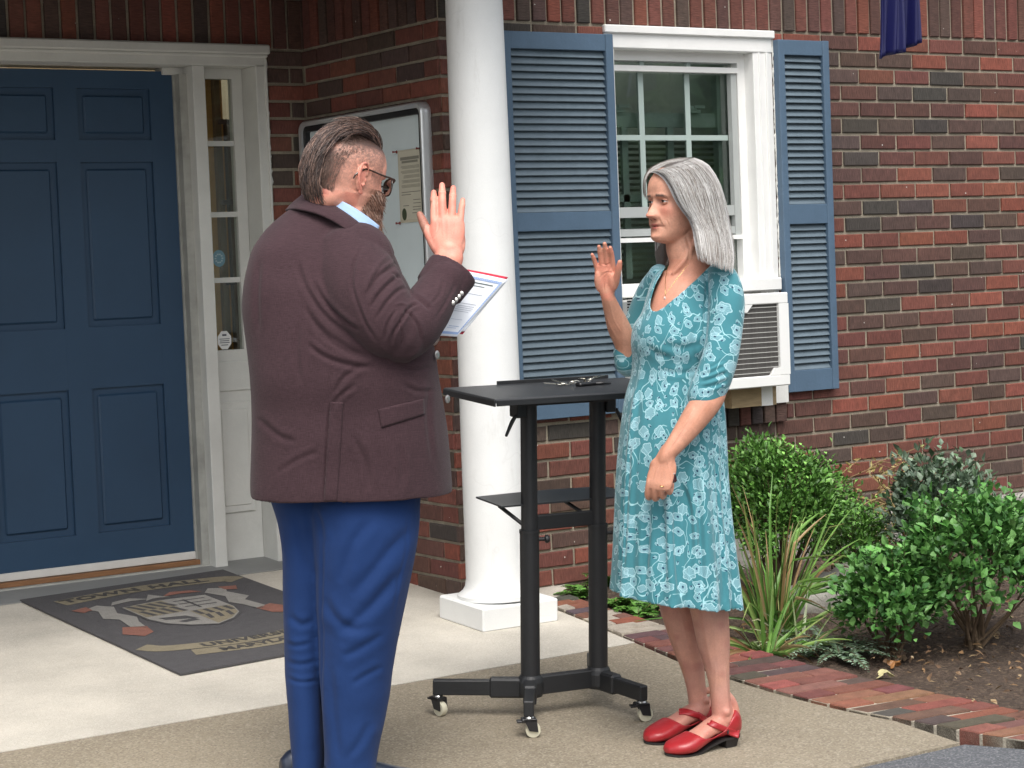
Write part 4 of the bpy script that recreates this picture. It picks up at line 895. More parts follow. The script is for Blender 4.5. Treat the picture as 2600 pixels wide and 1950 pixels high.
# --- face: fine folds and colour, measured in the head's own axes
def face_fields(V,O,A,s):
    q=(V-O)@A.T/s; return q[:,0],q[:,1],q[:,2]
x,y,z=face_fields(V,HO,HF,1.); ay=np.abs(y); isf=(x>.03)&(np.abs(z)<.13)&(ay<.08)
N=vnormals(V,F); D=np.zeros(len(V))
D-= isf*(.0014*G(z+.0695,.0017)*G(y,.022)+.0011*G(z-.0075,.0020)*G(ay-.031,.013))
V=V+N*D[:,None]
cr=[([(1439,474),(1443,482),(1445,490),(1444,497)],1.6,.0009,.0006),([(1468,515),(1474,530),(1480,550)],2.4,.0008,.0006),([(1455,436),(1464,434)],1.0,.0006,.0003),([(1481,505),(1489,540),(1486,565)],2.6,.0016,.0012),
 ([(1296,600),(1306,590),(1316,588),(1325,592)],1.5,.0012,.0008),([(1322,575),(1312,590),(1305,612),(1305,628)],1.5,.0014,.0008),([(1298,568),(1310,572),(1320,566)],1.4,.001,.0006),
 ([(1430,990),(1420,1012),(1412,1035)],1.6,-.0012,0),([(1440,995),(1434,1015),(1428,1040)],1.6,-.0012,0),([(1448,1000),(1447,1020),(1446,1040)],1.5,-.001,0),([(1500,880),(1480,915),(1450,965)],2.2,-.0018,0),([(1488,905),(1466,940),(1440,975)],1.8,-.0014,0),([(1300,652),(1312,690),(1334,735)],1.8,-.0016,0),([(1316,650),(1326,690),(1345,722)],1.6,-.0012,0),([(1440,990),(1447,1020)],1.3,-.0012,0),([(1542,1500),(1546,1470),(1545,1430)],3,-.0012,0),([(1566,1440),(1570,1490),(1574,1530)],2.5,-.002,0),([(1520,1340),(1530,1400),(1540,1450)],5,-.002,0),([(1446,1330),(1466,1400),(1486,1460)],4,-.002,0)]
V=creases(V,F,cr)
base=np.array(lin(206,152,128)); C=np.tile(base,(len(V),1)); px_=to_px(V)
mot=vnoise(V,38,1)*.20+vnoise(V,95,2)*.16+vnoise(V,230,3)*.12; C*=(1+mot)[:,None]
redm=lambda m,a:np.clip(m*a,0,1)[:,None]
RED_=np.array(lin(190,98,84)); 
def blend(C,col_,m): return C*(1-m[:,None])+np.array(col_)*m[:,None]
fz=isf*1.0
C=blend(C,lin(204,120,102),fz*np.clip(.55*G(ay-.040,.018)*G(z+.028,.016)+.6*G(y,.012)*G(z+.040,.010),0,.6))
lipm=fz*np.clip(1.15*(G(z+.0655,.0032)*G(y,.0165+0*z)+G(z+.0738,.0036)*G(y,.0145)),0,1)*(x>.06)
C=blend(C,lin(176,92,86),np.clip(lipm,0,.85))
C=blend(C,lin(120,62,54),fz*np.clip(G(z+.0697,.0014)*G(y,.021)*1.1,0,.9))
C=blend(C,lin(138,86,72),fz*np.clip(.55*G(z+.0115,.005)*G(ay-.031,.013)+.45*G(ay-.016,.006)*G(z-.002,.008),0,.6))
browz=.0170-.08*np.clip(ay-.020,0,1)-.0*ay+.10*np.clip(ay-.036,0,1)*-2
C=blend(C,lin(92,78,72),fz*np.clip(1.5*G(z-browz,.0036)*np.clip((ay-.010)/.005,0,1)*np.clip((.048-ay)/.010,0,1)*(.85+vnoise(V,420,5)*.8),0,.92))
C=blend(C,lin(95,52,44),fz*np.clip(1.2*G(ay-.0095,.0035)*G(z+.0505,.0024)*(x>.085),0,.85))
# arms sun-browned, legs paler and a little pink
arm=((px_[:,1]<1090)&((px_[:,0]<1345)|((px_[:,1]>840)&(px_[:,0]>1395))))*1.
C=blend(C,lin(192,132,106),arm*.55*(.8+vnoise(V,30,4)))
leg=(px_[:,1]>1250)*1.; C=blend(C,lin(186,140,126),leg*np.clip(.75+vnoise(V,26,31)*.6,0,1)); C=blend(C,lin(168,112,104),leg*np.clip(vnoise(V,34,32)*1.6,0,.5))
C=blend(C,lin(206,126,110),leg*np.clip((px_[:,1]-1480)/60,0,1)*.35)
handR=(px_[:,0]<1345)&(px_[:,1]<650); C=blend(C,lin(220,142,120),handR*np.clip(.5+vnoise(V,60,8)*1.2,0,.8))
chest=(px_[:,1]>560)&(px_[:,1]<700)&(px_[:,0]>1400); C=blend(C,lin(212,146,122),chest*.6)
body=mesh_obj('body',V,F,M_SKIN,WOM,col=C,smooth=True)
M_NAIL=mat('fingernail',lin(226,176,160),.3,.04,5,coat=.2); nails(tipsN,(0,1,2,3),M_NAIL,body)
# --- eyes
M_EYE=mat('eye',(1,1,1),.12,.02,5,attr=True,coat=.6)
M_LID=mat('eyelid skin',lin(196,138,114),.5,.08,60)
def eyes(O,A,s,parent,gaze,lidc=None,iris=(.05,.035,.025),dx=.0835,up=.0032,lo=-.0046):
    for sg in (1,-1):
        c=np.array(O)+(A[0]*(dx-.0170)+A[1]*.0305*sg+A[2]*.0005)*s; r=.0118*s
        g=np.array(gaze,float); g/=np.linalg.norm(g)
        V,F=ellipsoid(c,(A[1],A[2],A[0]) ,(r,r,r),36,36); dd=(V-c)/r@g
        Ce=np.tile([.62,.58,.54],(len(V),1)); Ce[dd>.80]=iris; Ce[dd>.955]=(.004,.004,.004); Ce[(dd>.78)&(dd<.83)]*=.5
        mesh_obj('eyeball',V,F,M_EYE,parent,col=Ce,smooth=True)
        # lids: parts of a slightly larger sphere above and below the opening
        rl=r*1.07; U_=np.linspace(-1.25,1.25,20); 
        for (sgn,edge) in ((1,up),(-1,lo)):
            Vl=[];Fl=[]
            for i,u in enumerate(U_):
                ed=edge*s*max(0.,math.cos(u*1.18))+(-.0006*s)
                a0=math.asin(max(-1,min(1,ed/rl))); a1=sgn*1.25
                for j in range(8):
                    a=a0+(a1-a0)*j/7; rr_=rl*(1.03 if j==0 else 1.0)
                    Vl.append(c+(A[0]*math.cos(a)*math.cos(u)+A[1]*math.cos(a)*math.sin(u)+A[2]*math.sin(a))*rr_)
            for i in range(19):
                for j in range(7): Fl.append((i*8+j,i*8+j+1,(i+1)*8+j+1,(i+1)*8+j))
            o=mesh_obj('eyelid',Vl,Fl,lidc or M_LID,parent,smooth=True); sm=o.modifiers.new('s','SOLIDIFY'); sm.thickness=.0011*s; sm.offset=0
            if sgn==1:
                P=[Vl[i*8] for i in range(1,19)]; v_,f_=tube(P,.00085*s,6,24); mesh_obj('lashes',v_,f_,M_LASH,parent,smooth=True)
M_LASH=mat('lashes',(.03,.022,.02),.7,.1,10)
eyes(HO,HF,1.,body,-RH*1.0-NH*.30+UZ*.0,up=.0036,lo=-.0040,iris=(.035,.024,.018))
# --- dress
waveR=np.random.default_rng(5).random(8)*6.28
def pleat(q,t):
    k=np.clip((q-.38)/.62,0,1)**1.3
    return k*(.050*np.sin(9*t+waveR[0])+.040*np.sin(14*t+waveR[1]+q)+.030*np.sin(21*t+waveR[2]+q*2))
DR=[(566,1462,560,1535,.03,.01),(574,1440,568,1550,.055,.01),(590,1420,582,1560,.075,.008),(612,1406,605,1566,.092,.0),(640,1397,640,1568,.106,-.005),(675,1386,675,1568,.122,-.01),(705,1368,705,1568,.133,-.01),(740,1363,740,1565,.135,-.01),(775,1366,775,1559,.128,0),(813,1363,813,1557,.122,0),(853,1352,853,1562,.131,0),(907,1344,907,1567,.147,0),(975,1337,975,1570,.158,0),(1042,1333,1042,1573,.165,0),(1140,1330,1140,1582,.175,0),(1221,1327,1228,1592,.185,0),(1262,1325,1290,1599,.19,0),(1275,1324,1309,1600,.192,0)]
RD=loft(DR,WP); V1,F1=loft_mesh(RD,150,160,2.25,pleat)
# hollow the hem: add an inner cap higher up
n=160; V1=V1.copy(); last=V1[-n:]; cen=last.mean(0)
inner=[cen+(last-cen)*.97,cen+(last-cen)*.93+UZ*.03,cen+(last-cen)*.6+UZ*.10]
F1=F1[:-1]; k0=len(V1); V1=np.vstack([V1]+inner)
for a in range(3):
    b0=k0-n+a*n
    for i in range(n): F1.append((b0+i,b0+(i+1)%n,b0+n+(i+1)%n,b0+n+i))
F1.append(tuple(range(len(V1)-n,len(V1))))
dp=[(V1,F1)]
dp.append(tube([wa(1545,580,-.045),wa(1562,605,-.095),wa(1570,650,-.125),wa(1566,710,-.14),wa(1556,770,-.16),wa(1541,815,-.170),wa(1522,858,-.176)],[(.024,.030),(.043,.048),(.0500,.050),(.0495,.049),(.050,.049),(.052,.050),(.049,.047)],32,60,side=RH,round_ends=True))
dp.append(tube([wa(1424,592,.04),wa(1406,640,.10),wa(1380,720,.13),wa(1362,782,.128),wa(1350,762,.118)],[(.03,.03),(.046,.05),(.052,.05),(.046,.045),(.034,.036)],28,40,side=RH))
V,F=remesh(dp,.0042,3,.5)
dcr=[([(1530,590),(1527,640),(1523,700),(1524,760)],4,.005,.003),([(1562,790),(1540,803),(1515,812)],3.5,.004,.003),([(1572,806),(1545,815),(1512,826)],3.5,.004,.003),([(1568,822),(1545,832),(1516,838)],3.5,.0035,.003),([(1562,777),(1545,788),(1525,797)],3,.003,.002),
 ([(1508,800),(1470,806),(1420,800)],5,.002,.001),([(1520,740),(1480,752),(1430,745)],9,.004,.002),([(1395,745),(1420,765),(1450,772)],6,.003,.002),([(1505,700),(1495,740),(1500,780)],6,.003,.002),
 ([(1360,960),(1352,1100),(1345,1240)],5,0.0090,0.0045),([(1400,1080),(1398,1160),(1392,1260)],6,0.0090,0.0045),([(1460,1090),(1462,1180),(1470,1290)],6,0.0090,0.0060),([(1500,1000),(1512,1140),(1518,1300)],6,0.0090,0.0060),([(1545,950),(1556,1120),(1566,1300)],5,0.0090,0.0045),([(1430,1060),(1434,1160),(1436,1270)],5,0.0075,0.0045),
 ([(1350,1010),(1375,900),(1380,840)],6,0.0030,0.0030),([(1468,1035),(1490,1100),(1495,1200)],5,0.0060,0.0045)]
V=creases(V,F,dcr)
# neckline: open the dress where skin shows
NK=[(1553,545),(1550,558),(1527,580),(1508,598),(1487,617),(1470,632),(1453,646),(1435,661),(1420,671),(1410,671),(1404,662),(1405,648),(1411,628),(1420,606),(1428,592),(1441,571),(1450,545)]
P=to_px(V); N=vnormals(V,F); cut=inpoly(P,NK)|(P[:,1]<562)&(P[:,0]<1552)
# wrist openings stay closed inside the sleeve; drop the cut faces
keep=~cut[F].any(1); F=F[keep]
used=np.unique(F); mapv=-np.ones(len(V),int); mapv[used]=np.arange(len(used)); V=V[used]; F=mapv[F]
# smooth the cut edge back onto the curve
E_=np.sort(np.vstack([F[:,[0,1]],F[:,[1,2]],F[:,[2,3]],F[:,[3,0]]]),1); ue,cnt=np.unique(E_,axis=0,return_counts=True); be=ue[cnt==1]
for it in range(8):
    S=np.zeros_like(V); c_=np.zeros(len(V)); 
    for a,b in ((0,1),(1,0)): np.add.at(S,be[:,a],V[be[:,b]]); np.add.at(c_,be[:,a],1)
    k=c_>=2; V[k]=V[k]*.5+.5*S[k]/c_[k][:,None]
# pattern coordinates (metres along the cloth)
P=to_px(V); ax=wa(1460,800,0.); rel=V-ax; ang=np.arctan2(rel@NH,rel@RH); r0=.19+.0*rel[:,2]
uvw=np.stack([ang*r0*.9,V[:,2]],1)
dS,tS,_=seg_dist(P,[(1560,600),(1572,660),(1564,740),(1545,810),(1522,862)]); bdep=rel@NH
sl=(dS<40)&(bdep<-.085)&(P[:,1]>590)&(P[:,1]<880)
sa=np.array([wa(1562,605,-.095),wa(1522,858,-.176)]); dirS=(sa[1]-sa[0]); dirS/=np.linalg.norm(dirS); q=V-sa[0]; al=q@dirS; pr=q-al[:,None]*dirS; an2=np.arctan2(pr@NH,pr@RH)
uvw[sl]=np.stack([an2[sl]*.05+3.3,-al[sl]+1.7],1)
def dress_mat():
    m=mat('teal poppy jersey',lin(64,128,138),.75,.10,5,.0006,500,sheen=.25,spec=.25); nt=m.node_tree; b=nt.nodes['Principled BSDF']; lk=nt.links.new; src=b.inputs['Base Color'].links[0].from_socket
    def M(op,a,b_=None,c=None):
        n=NN(nt,'ShaderNodeMath',operation=op)
        for i,v in enumerate((a,b_,c)):
            if v is None: continue
            if isinstance(v,(int,float)): n.inputs[i].default_value=v
            else: lk(v,n.inputs[i])
        return n.outputs[0]
    uv=NN(nt,'ShaderNodeUVMap')
    out=src
    def mix(fac,a,col):
        n=NN(nt,'ShaderNodeMix',data_type='RGBA'); lk(fac,n.inputs[0]); lk(a,n.inputs[6]); n.inputs[7].default_value=(*col,1); return n.outputs[2]
    nz=NN(nt,'ShaderNodeTexNoise'); nz.inputs['Scale'].default_value=55; nz.inputs['Detail'].default_value=2; lk(uv.outputs[0],nz.inputs[0])
    # curling stems
    for sc,seed,lv in ((15,0,.5),(13,7.3,.47)):
        mp=NN(nt,'ShaderNodeMapping'); mp.inputs['Scale'].default_value=(sc*1.5,sc,1); mp.inputs['Location'].default_value=(seed,seed,0); lk(uv.outputs[0],mp.inputs[0])
        n=NN(nt,'ShaderNodeTexNoise'); n.inputs['Scale'].default_value=1; n.inputs['Detail'].default_value=.5; lk(mp.outputs[0],n.inputs[0])
        a=M('ABSOLUTE',M('SUBTRACT',n.outputs[0],lv)); 
        n2=NN(nt,'ShaderNodeTexNoise'); n2.inputs['Scale'].default_value=1.1; n2.inputs['Detail'].default_value=0; lk(mp.outputs[0],n2.inputs[0])
        gate=M('GREATER_THAN',n2.outputs[0],.47)
        out=mix(M('MULTIPLY',M('MULTIPLY',M('LESS_THAN',a,.0085),gate),.8),out,lin(168,214,220))
    for sc,seed,rmax,dens in ((20.,0,.43,.04),(22.,11.7,.38,.22),(36.,4.1,.22,.60)):
        mp=NN(nt,'ShaderNodeMapping'); mp.inputs['Scale'].default_value=(sc,sc,1); mp.inputs['Location'].default_value=(seed,seed*.7,0); lk(uv.outputs[0],mp.inputs[0])
        vo=NN(nt,'ShaderNodeTexVoronoi',voronoi_dimensions='2D'); vo.inputs['Scale'].default_value=1; vo.inputs['Randomness'].default_value=.72; lk(mp.outputs[0],vo.inputs[0])
        d=NN(nt,'ShaderNodeVectorMath',operation='SUBTRACT'); lk(mp.outputs[0],d.inputs[0]); lk(vo.outputs['Position'],d.inputs[1])
        sx=NN(nt,'ShaderNodeSeparateXYZ'); lk(d.outputs[0],sx.inputs[0]); cs=NN(nt,'ShaderNodeSeparateColor'); lk(vo.outputs['Color'],cs.inputs[0])
        # squash along a random direction for flowers seen from the side
        th=M('MULTIPLY',cs.outputs[2],6.28); c_,s__=M('COSINE',th),M('SINE',th)
        u_=M('ADD',M('MULTIPLY',sx.outputs[0],c_),M('MULTIPLY',sx.outputs[1],s__)); v_=M('SUBTRACT',M('MULTIPLY',sx.outputs[1],c_),M('MULTIPLY',sx.outputs[0],s__))
        v_=M('MULTIPLY',v_,M('ADD',1.0,M('MULTIPLY',cs.outputs[1],.75)))
        dist=M('SQRT',M('ADD',M('MULTIPLY',u_,u_),M('MULTIPLY',v_,v_))); an=M('ARCTAN2',v_,u_)
        rr_=M('ADD',M('MULTIPLY',M('SINE',M('ADD',M('MULTIPLY',an,M('ADD',4,M('FLOOR',M('MULTIPLY',cs.outputs[0],3)))),th)),.034*rmax/.4),M('ADD',rmax*.66,M('MULTIPLY',cs.outputs[0],rmax*.25)))
        rr_=M('ADD',rr_,M('MULTIPLY',M('SUBTRACT',nz.outputs[0],.5),.22*rmax)); on=M('GREATER_THAN',cs.outputs[0],dens)
        inside=M('MULTIPLY',M('LESS_THAN',dist,rr_),on)
        rayn=M('MULTIPLY_ADD',M('SINE',M('MULTIPLY',an,13)),.15,.52) if rmax>.3 else M('ADD',.5,0.)
        out=mix(M('MULTIPLY',inside,rayn),out,lin(150,190,200))
        edge=M('MULTIPLY',M('LESS_THAN',M('ABSOLUTE',M('SUBTRACT',dist,M('MULTIPLY',rr_,.93))),.024),on)
        out=mix(M('MULTIPLY',edge,.62),out,lin(184,220,226))
        if rmax>.3:
            out=mix(M('MULTIPLY',M('MULTIPLY',M('LESS_THAN',dist,.075),on),M('GREATER_THAN',cs.outputs[1],.35)),out,lin(22,66,92))
        else:
            d2=M('SQRT',M('ADD',M('POWER',M('ADD',u_,.13),2),M('POWER',v_,2))); out=mix(M('MULTIPLY',M('LESS_THAN',d2,.10),on),out,lin(22,66,92))
    lk(out,b.inputs['Base Color']); return m
DRS=mesh_obj('dress',V,F,dress_mat(),WOM,uv=uvw,smooth=True)
md=DRS.modifiers.new('s','SOLIDIFY'); md.thickness=.002; md.offset=-1
# --- hair
HM=hair_mat('silver hair'); 
skullO=HO+HF[0]*-.008+UZ*.006
hv=[]
sk=place((head_mesh(1.0,True,60,70)),HO+HF[0]*-.004+UZ*.003,HF); 
hv.append(sk)
hv.append(loft_mesh(loft([(400,1466,405,1540,.060,.01),(430,1484,430,1552,.073,0.01),(460,1500,462,1559,.076,0.01),(490,1510,495,1566,.074,.01),(525,1514,530,1572,.066,.01),(556,1520,560,1575,.05,0),(572,1540,576,1576,.03,0)],WP),30,40,2.1))
hv.append(tube([wa(1440,440,.075),wa(1434,500,.085),wa(1432,545,.09),wa(1428,578,.09)],[(.02,.03),(.02,.03),(.024,.03),(.012,.02)],16,20,side=RH))
V,F=remesh(hv,.0035,3,.5)
q=(V-HO)@HF.T; P=to_px(V)
facehole=(q[:,0]>.028)&(q[:,2]<.078-.25*np.clip(np.abs(q[:,1])-.02,0,1))&(q[:,2]>-.14)&(P[:,1]<560)
nearpoly=[(1380,370),(1402,366),(1420,370),(1440,382),(1458,400),(1474,428),(1490,454),(1508,474),(1508,500),(1508,530),(1480,545),(1440,560),(1380,560)]
facehole|=inpoly(P,nearpoly)&(q[:,1]>-.02)&(q[:,0]>.0)
lowcut=(q[:,2]<-.03)&(P[:,0]<1496)&(q[:,1]>-.045)&(P[:,0]>1436)
keep=~(facehole|lowcut)[F].any(1); F=F[keep]
used=np.unique(F); mapv=-np.ones(len(V),int); mapv[used]=np.arange(len(used)); V=V[used]; F=mapv[F]
q=(V-HO)@HF.T; C=np.tile(lin(92,86,82),(len(V),1))*(1+.5*vnoise(V*np.array([1,1,.25]),160,3))[:,None]  # base darker than the locks, painting the shade in their gaps
hair=mesh_obj('hair',V,F,HM,WOM,col=C,smooth=True)
sd_=hair.modifiers.new('s','SOLIDIFY'); sd_.thickness=.004; sd_.offset=-1
c0=np.array([(1409,371,.0),(1424,373,-.045),(1440,386,-.072),(1453,408,-.088),(1465,436,-.094),(1480,460,-.096),(1500,484,-.097),(1505,530,-.135),(1513,566,-.180)])
c1=np.array([(1500,341,.03),(1528,354,.03),(1548,381,.03),(1560,410,.02),(1569,448,.015),(1577,490,.01),(1584,530,-.04),(1587,560,-.105),(1584,594,-.150)])
def fam(c0,c1,n,bulge,wander=5,vlo=0.,vhi=1.,seed=0,wd=.00085,tone=None,ulen=(1,1),lift=.004,pal=None):
    r=np.random.default_rng(seed); paths=[];cols=[];wds=[]; k=len(c0)
    pal=pal or [lin(182,180,176),lin(152,146,140),lin(202,200,197),lin(130,121,113),lin(108,98,90),lin(170,164,158),lin(216,214,211),lin(188,185,181)]
    clump=r.random(60)
    for i in range(n):
        v=vlo+(vhi-vlo)*r.random(); 
        cl=np.floor(v*19+.3*math.sin(v*60))/19+.5/19; u=np.linspace(0,1,k); 
        u0=r.random()*(1-ulen[0]) if ulen[0]<1 else 0; u1=min(1,u0+r.uniform(*ulen)) if ulen[0]<1 else 1-.30*r.random()**.75; us=np.linspace(u0,u1,k)
        A=np.stack([np.interp(us,u,c0[:,j]) for j in range(3)],1); B_=np.stack([np.interp(us,u,c1[:,j]) for j in range(3)],1)
        vv=v+(cl-v)*np.linspace(0,.80,k)**1.3+np.cumsum(r.normal(0,.004*wander/5,k)); vv=np.clip(vv,-.06,1.03)
        q_=A*(1-vv[:,None])+B_*vv[:,None]; bul=np.sqrt(np.clip(1-(2*np.clip(vv,0,1)-1)**2,0,1)); dep=q_[:,2]-bulge*bul*np.minimum(1,us*3.5+.75)-lift*r.random()
        paths.append(np.array([wa(a_,b_,d_) for a_,b_,d_ in zip(q_[:,0],q_[:,1],dep)])); 
        c_=np.array(pal[int(clump[int(v*59)]*len(pal)*.999)] if r.random()<.55 else pal[r.integers(len(pal))]); cols.append(c_*r.uniform(.85,1.12)); wds.append(wd*r.uniform(.7,1.35))
    return paths,cols,wds
A_=[fam(c0,c1,4600,.058,seed=1,wd=.00078,lift=.009)]
A_.append(fam(c0,c1,520,.055,seed=2,wander=11,vlo=-.03,vhi=.16,wd=.0007,pal=[lin(196,194,192),lin(214,212,210),lin(160,156,152),lin(178,175,172)]))
A_.append(fam(c0,c1,150,.060,seed=9,wander=22,vlo=0,vhi=1,wd=.0005,lift=.016))
# far side, seen above the forehead and hanging under the chin
f0=np.array([(1412,370,-.01),(1402,374,.0),(1397,384,.02),(1394,396,.03),(1394,410,.04),(1396,424,.05),(1399,434,.06)]); f1=np.array([(1500,340,.03),(1460,342,.05),(1426,351,.06),(1402,364,.06),(1391,382,.06),(1388,402,.07),(1389,424,.08)])
A_.append(fam(f0,f1,500,-.01,seed=3,wd=.0008))
g0=np.array([(1416,515,.075),(1415,535,.085),(1417,555,.092),(1420,575,.095),(1421,584,.095)]); g1=np.array([(1450,515,.07),(1452,535,.08),(1453,550,.085),(1450,562,.088),(1444,572,.09)])
A_.append(fam(g0,g1,330,.015,seed=4,wd=.0010))
# crown, both sides of the parting
h0=np.array([(1409,371,-.0),(1440,352,.01),(1470,344,.02),(1500,342,.03)]); h1=h0+np.array([0,-3,.0]); 
paths=[p_ for a in A_ for p_ in a[0]]; cols=[p_ for a in A_ for p_ in a[1]]; wds=[p_ for a in A_ for p_ in a[2]]
V,F,C=strands(paths,cols,wds,14); mesh_obj('locks',V,F,HM,hair,col=C,smooth=True)
# necklace
M_GOLD=mat('thin gold chain',(.72,.50,.22),.25,.05,5,metal=1)
V,F=tube([wa(1487,570,-.070),wa(1472,590,-.088),wa(1455,612,-.100),wa(1439,634,-.108),wa(1437,640,-.108)],.0008,6,30); nk=mesh_obj('necklace',V,F,M_GOLD,WOM,smooth=True)
V,F=tube([wa(1443,575,-.02),wa(1438,600,-.060),wa(1437,625,-.098),wa(1437,640,-.108)],.0008,6,24); mesh_obj('chain',V,F,M_GOLD,nk,smooth=True)
V,F=ellipsoid(wa(1436,644,-.112),(RH,NH,UZ),(.0035,.003,.0045)); mesh_obj('pendant',V,F,mat('pink pearl',(.75,.55,.48),.2,.05,5,coat=.4),nk,smooth=True)
# ring
V,F=tube([wa(1430+4*math.cos(t),1049+2.2*math.sin(t),-.262-.004*math.sin(t)) for t in np.linspace(0,6.28,14)],.0013,6,28,round_ends=False); mesh_obj('finger_ring',V,F,M_GOLD,WOM,smooth=True)
# --- shoes
M_RED=mat('glossy red leather',lin(158,36,42),.40,.16,14,.0010,70,coat=.2,fine=.04); M_SOLE=mat('black rubber sole',(.016,.014,.014),.6,.1,20)
for k,(o,X,Y,U,L_) in enumerate(FR):
    sd=1 if k==0 else -1
    V,F=foot_rings(o,X,Y,U,L_*1.0,.0035,.0,sd)
    n_=36; V=np.vstack([V,V[:n_].mean(0),V[-n_:].mean(0)]); cA,cB=len(V)-2,len(V)-1; F=[f for f in F if len(f)==4]+[(i,(i+1)%n_,cA,cA) for i in range(n_)]+[(cA-n_+i,cA-n_+(i+1)%n_,cB,cB) for i in range(n_)]; F=np.array(F); V2=V.copy(); rx=(V-o)@X; rz=(V-o)@U
    tl=np.interp(rx,[-.01,.012,.035,.07,.11,.145,.162,.172,.18],[.108,.106,.090,.052,.040,.044,.056,.072,.2]); over=rz>tl
    # slide verts onto the top line, then drop what is above
    near=over&(rz-tl<.016); V2[near]-=U*(rz-tl)[near][:,None]
    keep=~(over&~near)[F].any(1); F=[tuple(dict.fromkeys(f)) for f in F[keep].tolist()]
    V2_,F2_=V2,F
    o_=mesh_obj('shoe',V2,F,M_RED,WOM,smooth=True); m1=o_.modifiers.new('s','SOLIDIFY'); m1.thickness=.003; m1.offset=0; m2=o_.modifiers.new('b','SUBSURF'); m2.levels=1; m2.render_levels=1
    # sole and heel
    s_=MB(); T=np.linspace(0,1,24); wv=np.interp(T*.256,[0,.01,.03,.08,.12,.17,.205,.235,.25,.256],[.014,.026,.033,.030,.031,.041,.042,.032,.018,.004])
    top=[];zs=np.interp(T*.256,[0,.07,.12,.16,.2,.256],[.033,.031,.018,.006,.004,.008])
    Ls=[o+X*(t*L_)*1.012+Y*(w__+.002)+U*z_ for t,w__,z_ in zip(T,wv,zs)]; Rs=[o+X*(t*L_)*1.012-Y*(w__+.002)+U*z_ for t,w__,z_ in zip(T,wv,zs)]
    for i in range(23):
        a,b,c_,d_=Ls[i],Ls[i+1],Rs[i+1],Rs[i]; dn=-U*.0065; s_.add([a,b,c_,d_,a+dn,b+dn,c_+dn,d_+dn],[(0,1,2,3),(7,6,5,4),(0,4,5,1),(3,2,6,7)]+([(0,3,7,4)] if i==0 else [])+([(1,5,6,2)] if i==22 else []))
    s_.build('sole',M_SOLE,o_)
    hb=[(0.002,.016),(.012,.027),(.035,.031),(.060,.030)]; P=[o+X*a+Y*b for a,b in hb]+[o+X*a-Y*b for a,b in hb[::-1]]
    P2=[o+X*(.010+(a-.002)*.80)+Y*b*.86 for a,b in hb]+[o+X*(.010+(a-.002)*.80)-Y*b*.86 for a,b in hb[::-1]]
    V=[p+U*.030 for p in P]+[p+U*.001 for p in P2]; n=8; MB().add(V,[tuple(range(8)),tuple(range(8,16))[::-1]]+[(i,i+8,(i+1)%8+8,(i+1)%8) for i in range(8)]).build('heel',M_SOLE,o_)
    # strap: from the inner side over the ankle front down to the button on the outer side
    if k==0: btree=bvhtree.BVHTree.FromPolygons([tuple(np.array(v_.co)+WP) for v_ in body.data.vertices],[tuple(p_.vertices) for p_ in body.data.polygons])
    stree=bvhtree.BVHTree.FromPolygons([tuple(v_) for v_ in V2_],F2_)
    line=[(1505,1543),(1512,1547),(1524,1555),(1537,1563),(1550,1569),(1562,1574),(1580,1582),(1597,1586)] if k==0 else [(1467,1537),(1478,1537),(1490,1540),(1502,1544),(1514,1548)]
    Lc=catmull(line,34); T_=np.gradient(Lc,axis=0); T_/=np.linalg.norm(T_,axis=1)[:,None]; Nn_=np.stack([-T_[:,1],T_[:,0]],1); rows_=[]
    for j_,ofs in enumerate((-6.5,-3,0,3,6.5)):
        row=[]
        for i_ in range(34):
            hw=ofs*(1.+.35*max(0,(i_-24)/9)) if k==0 else ofs; q_=Lc[i_]+Nn_[i_]*hw; d_=ray(q_); dn_=d_/np.linalg.norm(d_); best=None
            for tr_ in (btree,stree):
                h_=tr_.ray_cast(Vector(CAM),Vector(dn_),20)
                if h_[0] is not None and (best is None or h_[3]<best): best=h_[3]
            row.append(best if best is not None else np.nan)
        row=np.array(row); ok_=~np.isnan(row); row=np.interp(np.arange(34),np.arange(34)[ok_],row[ok_]); row=np.convolve(np.pad(row,3,mode='edge'),np.ones(7)/7,'valid'); rows_.append((row,ofs))
    med=np.median(np.array([r_[0] for r_ in rows_]),axis=0); Vs=[]
    for (row,ofs) in rows_:
        for i_ in range(34):
            hw=ofs*(1.+.35*max(0,(i_-24)/9)) if k==0 else ofs; q_=Lc[i_]+Nn_[i_]*hw; d_=ray(q_); dn_=d_/np.linalg.norm(d_); Vs.append(CAM+dn_*(min(row[i_],med[i_]+.006)-.0042+.0008*(abs(ofs)>5)))
    Fs=[(j*34+i_,j*34+i_+1,(j+1)*34+i_+1,(j+1)*34+i_) for j in range(4) for i_ in range(33)]
    so=mesh_obj('strap',Vs,Fs,M_RED,o_,smooth=True); sm_=so.modifiers.new('s','SOLIDIFY'); sm_.thickness=.0028; sm_.offset=0
    if k==0:
        p=np.array(Vs[2*34+27])-CF*.0015; b_=MB(); b_.lathe(p,[(.0085,0),(.0085,.002),(.006,.003)],18,ax=-Y*.8-CF*.4); b_.build('strap_button',mat('black button',(.05,.05,.055),.25,.1,20,metal=.3),o_,smooth=True)
# small dark case in her left hand
CA=empty('hand_held_case',wa(1456,1026,-.262),'small dark maroon case held in the hand of the woman in teal','case')
c=MB(); c.obox(wa(1453,1028,-.246),RH*.95+UZ*.2,NH,.0085,.007,.019,bev=.004,c=(1,1,1)); c.build('case_shell',mat('glossy maroon shell',(.045,.012,.016),.15,.1,9,coat=.6),CA)
c=MB(); c.obox(wa(1455,1024,-.2545),RH,NH,.0028,.0012,.0028,bev=.001); c.build('glint',mat('silver clasp',(.75,.75,.75),.2,.05,9,metal=1),CA)  # bright chip standing in for the white highlight on the glossy case
